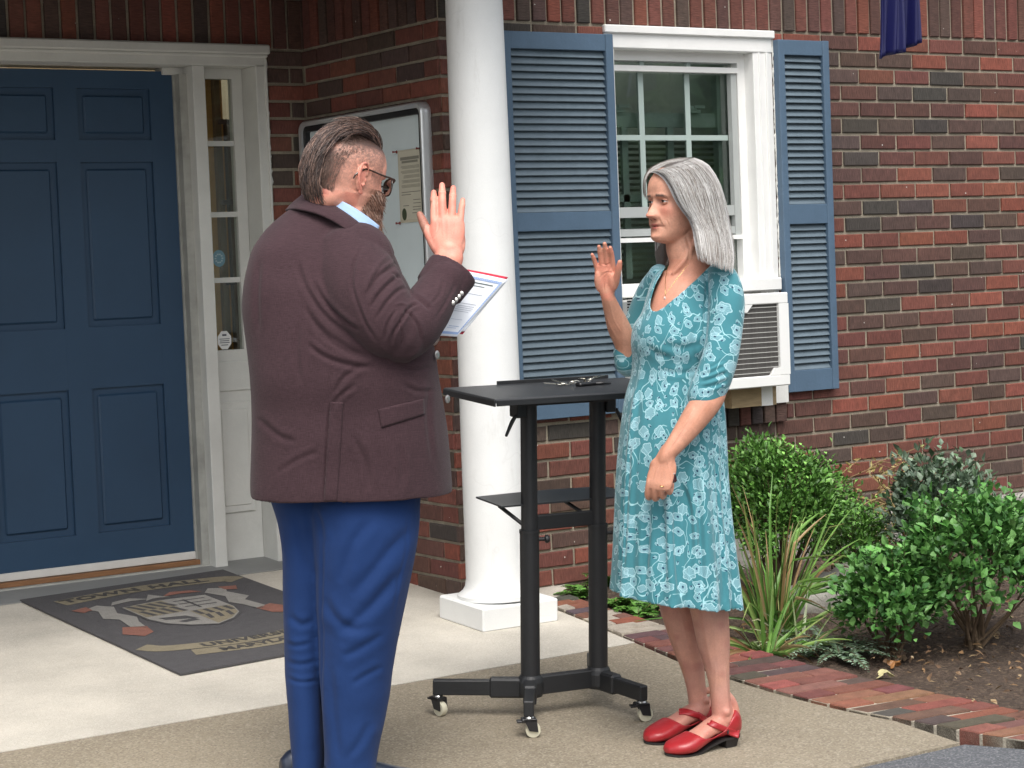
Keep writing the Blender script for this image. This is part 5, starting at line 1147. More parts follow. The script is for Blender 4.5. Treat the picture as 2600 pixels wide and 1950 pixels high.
# ============================================================ THE MAN
MP=np.array([-1.6,-1.92,-.111])
ma=lambda x,y,b=0.:at((x,y),MP,b)
MAN=empty('person',MP,'bearded man in a plum brown jacket and blue trousers holding papers, seen from behind','person')
MA=rad(38); MF=frame(MA,rad(-13)); MO=ma(749,384,.0)
hs=1.10
parts=[place(head_mesh(hs,False),MO,MF)]
hc=lambda x,y,z:MO+(MF[0]*x+MF[1]*y+MF[2]*z)*hs
parts.append(tube([hc(-.028,0,-.035),ma(722,430,.01),ma(716,470,.02),ma(712,510,.03)],[(.066,.068),(.074,.072),(.083,.078),(.095,.09)],28,20,side=RH))
parts.append(ellipsoid(hc(-.052,0,-.055),MF,(.045,.058,.045)))        # full nape
parts.append(ellipsoid(hc(.03,-.030,-.085),MF,(.050,.042,.036)))       # jaw
# the ear on the near side, and its twin
def ear(sg):
    A=[];b=lambda x,y,z:hc(-.002+x*1.18,sg*(.0735+y*1.15),-.006+z*1.22)
    A.append(tube([b(.008,.002,.006),b(.004,.008,.020),b(-.006,.014,.027),b(-.017,.017,.022),b(-.021,.018,.006),b(-.018,.016,-.010),b(-.010,.012,-.022),b(-.004,.008,-.030)],[.0030,.0036,.0040,.0042,.0042,.0040,.0042,.0052],10,44))
    A.append(tube([b(-.013,.012,.016),b(-.015,.013,.004),b(-.012,.011,-.010),b(-.004,.007,-.016),b(.002,.005,-.012)],[.0028,.003,.003,.003,.0032],8,30))
    A.append(ellipsoid(b(-.007,.004,.004),(MF[0],MF[1],MF[2]),(.014,.0055,.022))); A.append(ellipsoid(b(-.006,.008,-.029),(MF[0],MF[1],MF[2]),(.0068,.0045,.0075)))
    A.append(ellipsoid(b(.004,.005,-.004),(MF[0],MF[1],MF[2]),(.0035,.004,.005)))
    A.append(tube([b(-.008,.0,.015),b(-.010,.0,-.005),b(-.006,.0,-.02)],[.008,.009,.007],10,10))
    return A
earA=ear(-1); parts+=earA+ear(1)
# torso core, arms
TM=[(470,640,500,800,.08,.02),(520,575,520,820,.11,.02),(600,550,600,850,.14,.01),(700,548,700,890,.16,.0),(800,562,800,920,.17,0),(900,575,900,915,.16,0),(1000,620,1000,870,.10,0)]
R=loft(TM,MP); parts.append(loft_mesh(R,40,48,2.2))
EL=ma(868,722,-.14); WR=ma(970,560,-.035)
parts.append(tube([ma(765,560,-.10),ma(810,640,-.14),EL],[.055,.052,.05],18,20))
parts.append(tube([EL,ma(905,680,-.12),ma(945,610,-.06),WR,WR+UZ*.03],[(.046,.046),(.044,.044),(.036,.036),(.0315,.0245),(.022,.016)],22,34,side=RH))
XH=ma(964,470,.0)-ma(968,560,-.03); XH/=np.linalg.norm(XH)
hp,tipM=hand_parts(WR,XH,-RH+NH*.10,-NH*1.+RH*-.12,1.21,curl=(.10,.07,.08,.13),spread=(.01,.0,-.07,-.12),thumb=(.48,.05,.1),tcurl=.25,wr=(.0315,.0235),lens=(.073,.083,.078,.060),palmw=.93)
parts+=hp
# hidden left hand under the papers
parts.append(tube([ma(640,560,.12),ma(740,700,.30),ma(860,720,.30)],[.05,.05,.045],16,24))
parts.append(tube([ma(840,720,.30),ma(895,695,.22),ma(912,688,.17)],[(.045,.045),(.032,.028),(.026,.02)],16,20))
hp2,_=hand_parts(ma(912,688,.17),RH*1.-NH*.35+UZ*-.05,UZ*.9+NH*.3,NH*1.+RH*.2,1.02,curl=(.5,.5,.5,.5),thumb=(.35,-.1,.1))
parts+=hp2
# legs inside the trousers
for pts,rr_ in (([ma(650,1090,.05),ma(655,1300,.05),ma(660,1500,.05),ma(664,1640,.05)],[.035,.035,.032,.030]),([ma(800,1090,-.04),ma(790,1300,-.04),ma(770,1500,-.03),ma(757,1650,-.03)],[.06,.055,.045,.04])): parts.append(tube(pts,rr_,16,20))
V,F=remesh(parts,.0022,2,.5)
P=to_px(V); wj=np.zeros(len(V))
for (jx,jy,jr) in ((968,556,30),(720,430,46),(760,425,34),(800,450,30)): wj=np.maximum(wj,np.clip(1.3-np.hypot(P[:,0]-jx,P[:,1]-jy)/jr,0,1))
nearear=np.min(np.linalg.norm(V[:,None,:]-np.array([hc(-.01,-.085,.02),hc(-.01,-.085,0),hc(-.01,-.083,-.03)])[None],axis=2),axis=1)<.024
wj[nearear]=0; V=lap(V,F,24,.6,wj)
V=creases(V,F,[([(932,520),(945,500),(948,480)],2,.0010,.0008),([(955,470),(957,490),(958,515)],2.5,-.0010,0),([(967,470),(968,490),(967,515)],2.5,-.0010,0),([(979,474),(979,495),(976,515)],2.5,-.0010,0),([(938,425),(943,426),(948,425)],1.2,.0009,.0004),([(950,412),(956,413),(962,412)],1.2,.0009,.0004),([(966,425),(972,426),(978,427)],1.2,.0009,.0004),([(980,436),(986,437),(991,437)],1.2,.0008,.0004)])
x,y,z=face_fields(V,MO,MF,hs); ay=np.abs(y); N=vnormals(V,F)
isf=(x>-.13)&(np.abs(z)<.16)&(ay<.12)
C=np.tile(lin(222,160,138),(len(V),1))*(1+vnoise(V,40,1)*.12+vnoise(V,110,2)*.08)[:,None]; px_=to_px(V)
hand=(px_[:,0]>890)&(px_[:,1]<620); C=blend(C,lin(226,158,138),hand*.8); C=blend(C,lin(214,120,104),hand*np.clip(.35+vnoise(V,55,9)*1.3,0,.7)*.7)
tipz=hand*np.clip((430-px_[:,1])/40,0,1)*.35; C=blend(C,lin(222,118,104),tipz)
# clipped hair on the sides, longer at the top: colour of the stubble itself
band=isf*1.0
f_side=np.clip((z+.045-.25*np.clip(-x-.03,0,1)+.06*np.clip(x-.02,0,1)*4)/.05,0,1)*np.clip((.062-x)/.012,0,1)*(z>-.07)
f_side=np.clip((z+.062+.25*np.clip(-x-.02,0,1))/.05,0,1)*np.clip((.074-x)/.014,0,1)*(z>-.075)*(x<.055+np.clip(z-.03,0,.03)); f_side*=np.clip(.62+.5*np.clip((z-.0)/.06,0,1),0,1)
er=~((np.abs(x+.006)<.026)&(np.abs(z+.006)<.030)&(ay>.074))
nn=vnoise(V,420,6)+vnoise(V,210,7)*.6
C=blend(C,lin(112,92,84),band*er*np.clip(f_side*(.62+nn*.75),0,.85))
C=blend(C,lin(60,48,44),band*np.clip((z-.055)/.02,0,1)*np.clip((.085-x)/.01,0,1)*.9)
C=blend(C,lin(66,54,52),band*np.clip((-x-.070)/.012,0,1)*(z>-.060)*np.clip((.060-ay)/.01,0,1)*.9)
bl_=band*(z<-.028+.0*x)*(z>-.15)*np.clip((x-.008)/.012,0,1)*np.clip(1-np.clip((-.028-z),0,.01)*0,0,1)
bm_=np.clip((x-.012+(-.028-z)*.25)/.02,0,1)*(z<-.024)*band*(~(G(y,.02)*G(z+.062,.006)>.5))
C=blend(C,lin(122,92,76),np.clip(bm_*(.65+nn*.4),0,.85))
C=blend(C,lin(214,118,104),band*(ay>.081)*(np.abs(x+.006)<.030)*(np.abs(z+.006)<.040)*.45)
C=blend(C,lin(206,118,100),band*(x<-.0)*(z<-.045)*np.clip(.3+vnoise(V,45,12),0,.45))
mbody=mesh_obj('body',V,F,M_SKIN,MAN,col=C,smooth=True)
eyes(MO,MF,hs,mbody,MF[0],iris=(.08,.10,.12))
# glasses
GL=[];M_GLF=mat('dark tortoise frame',(.035,.02,.014),.25,.3,60,coat=.4)
def gp(x,y,z): return hc(x,y,z)
g_=MB()
for sg in (-1,1):
    pts=[];  
    for t in np.linspace(0,2*math.pi,25):
        yy=sg*.034+.027*np.sign(math.cos(t))*abs(math.cos(t))**.7; zz=-.004+.0205*np.sign(math.sin(t))*abs(math.sin(t))**.75; pts.append(gp(.104-.012*((abs(yy)-.0)/.06)**2,yy,zz))
    g_.tube(pts,.0021,8)
    g_.tube([gp(.094,sg*.062,.006),gp(.085,sg*.0745,.010),gp(.045,sg*.080,.012),gp(.004,sg*.082,.016),gp(-.010,sg*.083,.012),gp(-.026,sg*.080,-.002),gp(-.030,sg*.077,-.012)],[.0030,.0032,.0024,.0024,.0024,.0026,.0022],8)
g_.tube([gp(.104,-.008,.0),gp(.108,0,.003),gp(.104,.008,.0)],.0020,8)
gls=g_.build('glasses',M_GLF,MAN,smooth=True,fix=False)
lm=MB()
for sg in (-1,1):
    P_=[]
    for t in np.linspace(0,2*math.pi,24,endpoint=False):
        yy=sg*.034+.0265*np.sign(math.cos(t))*abs(math.cos(t))**.7; zz=-.004+.020*np.sign(math.sin(t))*abs(math.sin(t))**.75; P_.append(gp(.104-.012*(abs(yy)/.06)**2,yy,zz))
    lm.add(P_,[tuple(range(24))])
lm.build('lenses',glass_mat('spectacle lens',(.93,.95,.95)),gls,fix=False)
# --- hair: swept back on top, long band at the back, clipped sides
HM2=hair_mat('brown hair',.5,.45)
palm_=[lin(66,54,50),lin(88,70,62),lin(112,90,80),lin(50,42,42),lin(138,112,100),lin(76,64,60),lin(100,88,82)]
def headpt(th,ph,r=1.): # th: from the crown forward/back angle, ph sideways
    return None
base=place(head_mesh(hs*1.035,False,60,70),MO+MF[2]*.004,MF); Vb,Fb=base; q=(Vb-MO)@MF.T/hs
top=((q[:,2]>.070)&(q[:,0]<.060)&(np.abs(q[:,1])<.048))|((q[:,0]<-.078)&(q[:,2]>-.055)&(np.abs(q[:,1])<.040))
Fk=[f for f in Fb if len(f)==4 and all(top[i] for i in f)]
used=sorted({i for f in Fk for i in f}); mp_={a:i for i,a in enumerate(used)}; Vk=Vb[used]; Fk=[tuple(mp_[i] for i in f) for f in Fk]
mh=mesh_obj('hair',Vk,Fk,HM2,MAN,col=np.tile(lin(52,44,42),(len(Vk),1)),smooth=True)
sd_=mh.modifiers.new('s','SOLIDIFY'); sd_.thickness=.004; sd_.offset=-1
r=np.random.default_rng(8); paths=[];cols=[];wds=[]
from mathutils.bvhtree import BVHTree
def sph(a,sd):  # point over the skull: a 0 (front hairline) .. 1 (nape); sd -1..1 sideways
    ang=rad(44)+a*rad(176); x=math.cos(ang); z_=math.sin(ang); yy=sd*.066*(1 if a<.6 else 1-.25*(a-.6)/.4)
    rx=.094 if x>0 else .098; k=math.sqrt(max(.05,1-(yy/.083)**2))
    return np.array([x*rx*k-.0,yy,.0+z_*.113*k if z_>0 else z_*.10*k])
def sn(a,sd): p=sph(a,sd); n=p/np.array([.1,.08,.115])**2; return n/np.linalg.norm(n)
for i in range(3600):
    a0=r.random()**1.0*.92; lim=np.interp(a0,[0,.12,.3,.5,.62,.8,1],[.78,.78,.64,.54,.54,.60,.50]); sd=r.uniform(-lim,lim)
    ln_=r.uniform(.20,.34) if a0<.5 else r.uniform(.14,.26); lift=r.uniform(.008,.024)*np.interp(a0,[0,.08,.25,.5,.75,1],[1.5,1.5,.95,1.0,.8,.6]); cl=np.floor(sd*9)/9+.055
    P_=[]; K_=6
    for k in range(K_):
        t=k/(K_-1); a=min(a0+ln_*t,1.02+.03*t); s_d=sd+(cl-sd)*t*.8+r.normal(0,.022); p=sph(a,s_d)*1.025+sn(a,s_d)*(lift*(t*(1.7-.8*t))+.0015)
        P_.append(hc(*p))
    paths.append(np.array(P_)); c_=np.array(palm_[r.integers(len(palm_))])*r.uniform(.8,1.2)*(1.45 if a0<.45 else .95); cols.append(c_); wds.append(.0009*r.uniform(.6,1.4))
# short stubs along the fade line
for i in range(2600):
    a0=r.uniform(.02,.95); sg=-1 if r.random()<.75 else 1; sd=sg*(np.interp(a0,[0,.12,.3,.5,.62,.8,1],[.78,.78,.64,.54,.54,.60,.50])+.50*r.random()**1.6); 
    if sd*sg>1.1: continue
    p=sph(a0,np.clip(sd,-1.12,1.12)); n=sn(a0,np.clip(sd,-1.1,1.1)); dr_=sph(min(a0+.06,1),np.clip(sd,-1.1,1.1))-p
    P_=[hc(*(p*1.01)),hc(*(p*1.01+n*.002+dr_*.35)),hc(*(p*1.01+n*.003+dr_*.8))]; paths.append(np.array(P_)); cols.append(np.array(lin(108,86,76))*r.uniform(.6,1.2)); wds.append(.0004)
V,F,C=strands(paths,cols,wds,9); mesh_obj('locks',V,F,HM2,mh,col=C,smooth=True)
# beard
paths=[];cols=[];wds=[]; pb=[lin(122,88,72),lin(142,110,94),lin(88,62,52),lin(162,138,124),lin(100,72,60)]
tree=BVHTree.FromPolygons(mbody_v:=[tuple(v) for v in np.asarray([ (vv.co) for vv in mbody.data.vertices])+MP],[tuple(p.vertices) for p in mbody.data.polygons])
for i in range(9000):
    zz=r.uniform(-.118,-.022); t=(-.022-zz)/.096; yl=np.interp(t,[0,.3,.6,1],[.074,.072,.060,.035]); yy=-yl if r.random()<.0 else r.uniform(-1,1)*yl
    lo_x=.010+.02*max(0,.3-t)
    o=hc(.0,yy*.2,zz); 
    sgn=1 if yy>0 else -1; phi=r.uniform(-.35,1.45); d=MF[0]*math.sin(phi)+MF[1]*math.cos(phi)*sgn; o=hc(.022,0,zz)
    h=tree.ray_cast(Vector(o+d*.16),Vector(-d),.16)
    if h[0] is None: continue
    p=np.array(h[0]); q=(p-MO)@MF.T/hs
    if q[0]<.010+.026*np.clip((q[2]+.07)/.04,0,1)+.016*r.random() or (q[0]<.03 and q[2]<-.10): continue
    if abs(q[1])<.022 and q[2]>-.050: continue
    if abs(q[1])<.020 and -.071<q[2]<-.054 and q[0]>.07: continue
    n=np.array(h[1]); dn=-UZ*1.+MF[0]*.25; L1=r.uniform(.007,.013)+.015*np.clip((-.07-q[2])/.05,0,1)*np.clip(q[0]/.05,0,1)
    w1=r.normal(0,.25,3)
    P_=[p,p+(n*.6+dn*.6+w1*.5)*L1*.4,p+(n*.45+dn*1.4+w1)*L1*.75,p+(n*.35+dn*2.0+w1*1.2)*L1]
    paths.append(np.array(P_)); cols.append(np.array(pb[r.integers(5)])*r.uniform(.8,1.15)); wds.append(.00075*r.uniform(.7,1.3))
V,F,C=strands(paths,cols,wds,7); mesh_obj('beard',V,F,hair_mat('beard hair',.6,.3),mbody,col=C,smooth=True)
# --- jacket
JK=[(432,664,452,770,.055,.03),(440,650,470,790,.075,.03),(455,625,485,812,.10,.02),(478,597,505,828,.125,.015),(505,570,530,840,.145,.01),(540,545,560,856,.160,.0),(580,533,600,872,.172,-.005),(620,528,635,885,.182,-.01),(665,527,665,905,.19,-.01),(705,531,700,923,.198,-.01),(760,537,760,940,.205,-.01),(820,542,820,950,.21,-.01),(880,544,880,960,.21,0),(950,542,940,968,.208,0),(1010,539,1000,973,.205,0),(1050,538,1045,975,.205,0),(1072,539,1064,975,.204,0)]
RJ=loft(JK,MP); n=128
V1,F1=loft_mesh(RJ,130,n,2.35,lambda q,t: np.clip((q-.5)/.5,0,1)*(.010*np.sin(5*t+1)+.006*np.sin(9*t)))
last=V1[-n:].copy(); 
# hem line of the photo: lower in the middle of the back
cen=last.mean(0); inner=[cen+(last-cen)*.975-UZ*.001,cen+(last-cen)*.94+UZ*.02,cen+(last-cen)*.7+UZ*.06]
F1=F1[:-1]; k0=len(V1); V1=np.vstack([V1]+inner)
for a in range(3):
    b0=k0-n+a*n
    for i in range(n): F1.append((b0+i,b0+(i+1)%n,b0+n+(i+1)%n,b0+n+i))
F1.append(tuple(range(len(V1)-n,len(V1))))
jp=[(V1,F1)]
jp.append(ellipsoid(ma(768,565,-.075),(RH,NH,UZ),(.105,.10,.105)))
jp.append(tube([ma(752,560,-.085),ma(772,600,-.125),ma(800,650,-.165),ma(838,700,-.185),ma(868,722,-.18)],[(.095,.095),(.102,.098),(.100,.095),(.088,.085),(.072,.072)],36,44,side=RH))
jp.append(tube([ma(852,706,-.175),ma(884,706,-.165),ma(916,674,-.13),ma(944,632,-.085),ma(962,606,-.065)],[(.070,.070),(.079,.075),(.074,.068),(.069,.058),(.067,.054)],36,50,side=RH,round_ends=True))
cu_c=ma(978,584,-.05); cu_a=cu_c-ma(944,632,-.085); cu_a/=np.linalg.norm(cu_a); cs1=RH-cu_a*(RH@cu_a); cs1/=np.linalg.norm(cs1); cs2=np.cross(cu_a,cs1); tt_=np.linspace(0,2*math.pi,48,endpoint=False)
cr_=lambda o_,r1,r2:(cu_c+cu_a*o_)+np.outer(np.cos(tt_)*r1,cs1)+np.outer(np.sin(tt_)*r2,cs2)
jp.append(rings_mesh([cr_(-.07,.066,.052),cr_(-.03,.0675,.054),cr_(0,.069,.055),cr_(.0005,.060,.046),cr_(-.035,.054,.042)]))
# far sleeve, hidden behind the chest
jp.append(tube([ma(660,565,.06),ma(700,640,.16),ma(800,705,.24),ma(860,716,.27),ma(912,700,.21)],[(.085,.085),(.09,.09),(.085,.085),(.075,.075),(.06,.06)],28,40))
V,F=remesh(jp,.0042,2,.5)
P=to_px(V); wj=np.zeros(len(V))
for (jx,jy,jr) in ((775,520,60),(730,640,70),(880,660,26),(850,735,40)): wj=np.maximum(wj,np.clip(1.3-np.hypot(P[:,0]-jx,P[:,1]-jy)/jr,0,1))
V=lap(V,F,14,.6,wj*.8)
V=V+vnormals(V,F)*(vnoise(V,6,3)*.006+vnoise(V,13,4)*.003)[:,None]
jc=[([(783,530),(765,570),(760,610),(770,650),(790,700),(815,740)],3.51,0.0049,0.0023),          # sleeve against the back
 ([(772,480),(768,520),(763,560)],1.95,0.0016,0.0008),
 ([(790,640),(815,600),(850,575),(880,575)],4.68,0.0074,0.0045),([(800,665),(828,625),(862,598),(892,602)],3.90,0.0066,0.0037),([(812,690),(838,650),(865,625),(890,622)],3.90,0.0057,0.0030),
 ([(800,610),(825,575),(850,555)],3.90,0.0049,0.0030),([(845,590),(868,600),(884,620),(890,640)],3.12,0.0082,0.0023),
 ([(905,655),(885,665),(868,690),(850,720),(846,745)],3.12,0.0066,0.0037),([(865,668),(866,700),(868,730),(869,745)],1.72,0.0049,0.0023),([(872,668),(890,685),(905,710),(908,735)],3.12,0.0049,0.0030),([(855,670),(838,700),(830,735)],3.12,0.0049,0.0030),([(895,640),(915,655),(930,670)],3.90,0.0049,0.0030),([(850,660),(865,655),(880,660)],3.12,-0.0033,0.0000),
 ([(820,745),(850,768),(890,768),(925,748)],5.46,-0.0025,0.0000),
 ([(640,560),(660,620),(700,680),(745,720)],5.46,0.0049,0.0030),([(672,600),(700,650),(740,690),(775,715)],4.68,0.0057,0.0037),([(655,660),(690,710),(740,745),(800,775)],6.24,0.0057,0.0037),([(690,720),(730,750),(780,772)],4.68,0.0049,0.0030),([(660,740),(700,770),(760,790),(815,792)],5.46,0.0049,0.0037),
 ([(780,790),(740,820),(725,850)],5.46,0.0041,0.0023),([(770,830),(730,860),(715,900)],4.68,0.0033,0.0023),([(560,560),(555,640),(558,720)],6.24,0.0041,0.0023),([(645,700),(640,760),(648,830)],6.24,0.0033,0.0023),
 ([(720,740),(716,800),(713,870)],1.40,0.0025,0.0008),([(713,865),(707,930),(702,1010),(698,1088)],1.72,0.0070,0.0030),
 ([(553,900),(600,940),(640,955)],6.24,0.0033,0.0023),([(600,1020),(650,990),(690,975)],5.46,0.0025,0.0015),([(760,940),(790,1000),(800,1060)],7.02,0.0033,0.0023),([(860,960),(870,1010),(865,1060)],6.24,0.0025,0.0023),([(930,820),(925,900),(935,1000)],5.46,0.0033,0.0023),
 ([(860,790),(900,800),(940,790)],3.90,0.0041,0.0023),([(870,830),(905,845),(945,842)],4.68,0.0033,0.0023),
 ([(960,600),(950,635),(925,665)],3.12,0.0025,0.0015),([(985,610),(965,650),(940,690)],3.12,0.0025,0.0015)]
V=creases(V,F,jc)
# open the vent: a notch at the bottom edge
P=to_px(V)
def jacket_mat():
    m=mat('plum brown wool',lin(64,47,51),.9,.10,5,.0,sheen=.08,spec=.15,fine=.10,fscale=700); nt=m.node_tree; b=nt.nodes['Principled BSDF']; lk=nt.links.new
    tc=NN(nt,'ShaderNodeTexCoord'); src=b.inputs['Base Color'].links[0].from_socket; h=None
    for sc in ((60,60,900),(900,900,60)):
        mp=NN(nt,'ShaderNodeMapping'); mp.inputs['Scale'].default_value=sc; lk(tc.outputs['Object'],mp.inputs[0]); n=NN(nt,'ShaderNodeTexNoise'); n.inputs['Scale'].default_value=1; n.inputs['Detail'].default_value=2; lk(mp.outputs[0],n.inputs[0])
        if h is None: h=n.outputs[0]
        else: a=NN(nt,'ShaderNodeMath',operation='ADD'); lk(h,a.inputs[0]); lk(n.outputs[0],a.inputs[1]); h=a.outputs[0]
    r=NN(nt,'ShaderNodeMapRange'); r.inputs[1].default_value=.7; r.inputs[2].default_value=1.3; r.inputs[3].default_value=.72; r.inputs[4].default_value=1.3; lk(h,r.inputs[0])
    s=NN(nt,'ShaderNodeVectorMath',operation='SCALE'); lk(src,s.inputs[0]); lk(r.outputs[0],s.inputs['Scale']); lk(s.outputs[0],b.inputs['Base Color'])
    bp=NN(nt,'ShaderNodeBump'); bp.inputs['Strength'].default_value=.6; bp.inputs['Distance'].default_value=.0008; lk(h,bp.inputs['Height']); lk(bp.outputs[0],b.inputs['Normal']); return m
M_JK=jacket_mat(); JKO=mesh_obj('jacket',V,F,M_JK,MAN,smooth=True)
jtree=BVHTree.FromPolygons([tuple(v) for v in V],[tuple(f) for f in F.tolist()])
def onjk(x,y,off=.003):
    d=ray((x,y)); h=jtree.ray_cast(Vector(CAM),Vector(d/np.linalg.norm(d)),20)
    if h[0] is None: return None
    p=np.array(h[0]); return p+np.array(h[1])*off*(1 if np.array(h[1])@d<0 else -1)
def patch(name,quad,nu,nv,off,th,mt,parent):
    """a cloth patch lying on the jacket; quad: four corner positions tl tr br bl"""
    tl,tr,br,bl=[np.array(q,float) for q in quad]; G_=[]
    for j in range(nv+1):
        for i in range(nu+1):
            u,v=i/nu,j/nv; p=(tl*(1-u)+tr*u)*(1-v)+(bl*(1-u)+br*u)*v; e=min(1,min(u,1-u,v,1-v)*8+.35); q=onjk(p[0],p[1],off*e); G_.append(q if q is not None else G_[-1])
    F_=[(j*(nu+1)+i,j*(nu+1)+i+1,(j+1)*(nu+1)+i+1,(j+1)*(nu+1)+i) for j in range(nv) for i in range(nu)]
    o=mesh_obj(name,G_,F_,mt,parent,smooth=True); s_=o.modifiers.new('s','SOLIDIFY'); s_.thickness=th; s_.offset=-1; return o
patch('pocket_flap',[(817,884),(915,861),(916,895),(824,924)],24,10,.0028,.0018,M_JK,JKO)
patch('vent_flap',[(714,868),(742,868),(728,1083),(700,1084)],8,40,.0024,.0012,M_JK,JKO)
# collar of the jacket: a turned-down band round the neck
def band(name,rows,mt,parent,th=.004,samples=40):
    """rows: list of strips, each a list of world points along the band"""
    S=[catmull(r_,samples) for r_ in rows]; Q=catmull(np.stack(S).reshape(len(rows),-1),len(rows)*3).reshape(-1,samples,3); m_=len(Q)
    F_=[(j*samples+i,j*samples+i+1,(j+1)*samples+i+1,(j+1)*samples+i) for j in range(m_-1) for i in range(samples-1)]
    o=mesh_obj(name,Q.reshape(-1,3),F_,mt,parent,smooth=True); s_=o.modifiers.new('s','SOLIDIFY'); s_.thickness=th; s_.offset=0; return o
r1=[ma(800,505,.10),ma(690,425,.12),ma(655,421,.06),ma(672,424,-.02),ma(715,441,-.070),ma(765,474,-.095),ma(805,510,-.080),ma(838,560,-.055)]
r2=[ma(795,515,.13),ma(680,434,.145),ma(634,438,.07),ma(655,438,-.045),ma(705,454,-.100),ma(752,484,-.122),ma(795,528,-.118),ma(838,585,-.11)]
r3=[ma(795,535,.15),ma(672,455,.165),ma(618,456,.08),ma(640,452,-.060),ma(690,464,-.112),ma(735,488,-.130),ma(775,520,-.136),ma(812,570,-.14)]
band('collar',[r1,r2,r3],M_JK,JKO,.005)
band('lapel',[[ma(780,490,-.100),ma(812,520,-.075),ma(845,560,-.045),ma(872,600,-.03),ma(892,640,-.02)],[ma(778,498,-.115),ma(808,532,-.11),ma(838,572,-.10),ma(862,610,-.09),ma(886,645,-.07)]],M_JK,JKO,.005,24)
# shirt collar
M_SHIRT=mat('light blue shirt',lin(158,186,222),.7,.04,20,.0004,300,sheen=.1)
s1=[ma(808,455,.09),ma(700,414,.10),ma(661,413,.05),ma(678,413,-.01),ma(712,423,-.055),ma(752,441,-.078),ma(788,464,-.075),ma(819,488,-.055)]
s2=[ma(805,480,.11),ma(695,424,.12),ma(655,422,.06),ma(674,425,-.018),ma(715,442,-.066),ma(762,472,-.090),ma(795,500,-.085),ma(812,513,-.062)]
band('shirt_collar',[s1,s2],M_SHIRT,MAN,.003)
V,F=tube([ma(806,505,-.03),ma(814,514,-.035),ma(818,506,-.02)],[.008,.010,.007],12,10); mesh_obj('necktie_knot',V,F,mat('blue striped tie',lin(60,80,120),.5,.3,120),MAN,smooth=True)
# buttons
M_BTN=mat('silver buttons',(.55,.53,.50),.3,.25,200,metal=.9)
for (x_,y_) in ((977.5,654.5),(984,648),(990.5,641),(996.5,634)):
    p=onjk(x_,y_,.001); 
    if p is None: p=ma(x_,y_,-.10)
    b_=MB(); b_.lathe(p,[(.0062,0),(.0062,.002),(.004,.0035),(.001,.0036)],16,ax=-CF); b_.build('cuff_button',M_BTN,JKO,smooth=True)
for (x_,y_,b) in ((943,766,-.06),(965.5,862,-.055)):
    b_=MB(); b_.lathe(ma(x_,y_,b),[(.011,0),(.011,.003),(.007,.006),(.001,.006)],20,ax=RH*.8-NH*.5); b_.build('front_button',M_BTN,JKO,smooth=True)
# --- trousers
TL=[(1040,565,1040,760,.12,.03),(1090,585,1090,755,.115,.03),(1150,600,1150,735,.105,.03),(1250,611,1250,710,.095,.03),(1350,613,1350,702,.088,.035),(1450,617,1450,700,.082,.04),(1550,624,1550,700,.080,.04),(1640,631,1640,699,.078,.04),(1690,633,1690,700,.078,.04)]
TR=[(1040,690,1040,912,.14,-.02),(1090,670,1090,908,.14,-.03),(1150,672,1150,903,.135,-.035),(1250,682,1250,889,.122,-.035),(1350,688,1350,869,.110,-.035),(1450,692,1450,850,.100,-.03),(1550,697,1550,834,.092,-.03),(1640,699,1640,818,.090,-.03),(1700,700,1700,812,.088,-.03)]
tp=[]
for T_ in (TL,TR): tp.append(loft_mesh(loft(T_,MP),70,72,2.15,lambda q,t:(.012*np.sin(3*t+q*9)+.008*np.sin(5*t-q*14))*min(1,q*2)))
V,F=remesh(tp,.0048,3,.5)
tc_=[([(694,1160),(693,1300),(695,1450),(697,1640)],3.5,0.0062,0.0019),([(900,1130),(850,1180),(800,1240),(760,1290)],12,0.0043,0.0031),([(870,1230),(820,1290),(770,1340),(730,1370)],11,0.0050,0.0037),([(800,1120),(760,1180),(735,1260)],11,0.0037,0.0031),([(700,1290),(720,1330),(760,1360),(800,1350)],9,0.0037,0.0031),([(640,1110),(650,1180),(665,1240)],9,0.0031,0.0025),
 ([(615,1390),(640,1396),(675,1390)],5,0.0025,0.0019),([(616,1430),(650,1436),(685,1428)],5,0.0025,0.0019),([(620,1465),(650,1474),(688,1470)],4,0.0025,0.0019),([(760,1480),(790,1460),(830,1440)],6,0.0025,0.0019),([(740,1420),(780,1400),(830,1370)],8,0.0031,0.0025),([(622,1330),(650,1350),(680,1340)],7,0.0031,0.0025),
 ([(880,1100),(876,1180),(860,1260),(846,1340)],3,0.0012,0.0012),([(800,1560),(780,1600),(750,1640)],8,0.0025,0.0025),([(680,1100),(690,1130),(694,1170)],6,0.0037,0.0025),([(715,1440),(722,1540),(730,1640)],8,0.0025,0.0025)]
V=creases(V,F,tc_); V=V+vnormals(V,F)*(vnoise(V,7,23)*.010+vnoise(V,18,24)*.004)[:,None]
mesh_obj('trousers',V,F,mat('royal blue cotton',lin(27,53,100),.8,.14,5,.0020,26,sheen=.05,spec=.2,fine=.06,fscale=500),MAN,smooth=True)
# shoes (mostly below the picture)
M_NS=mat('dark navy leather',(.012,.018,.035),.35,.1,15,coat=.3)
for (hx,hy,bb) in ((757,1668,-.03),(664,1660,.05)):
    h=ma(hx,hy,bb); h[2]=K*h[1]; fwd=RH*math.cos(rad(28))+NH*math.sin(rad(28)); U=np.array([0,-K,1.]); X=fwd-U*(fwd@U)/(U@U); X/=np.linalg.norm(X); Y=np.cross(U,X)
    V,F=foot_rings(h-X*.07,X,Y,U,.30,.006,-.028,-1); o_=mesh_obj('shoe',V,F,M_NS,MAN,smooth=True)
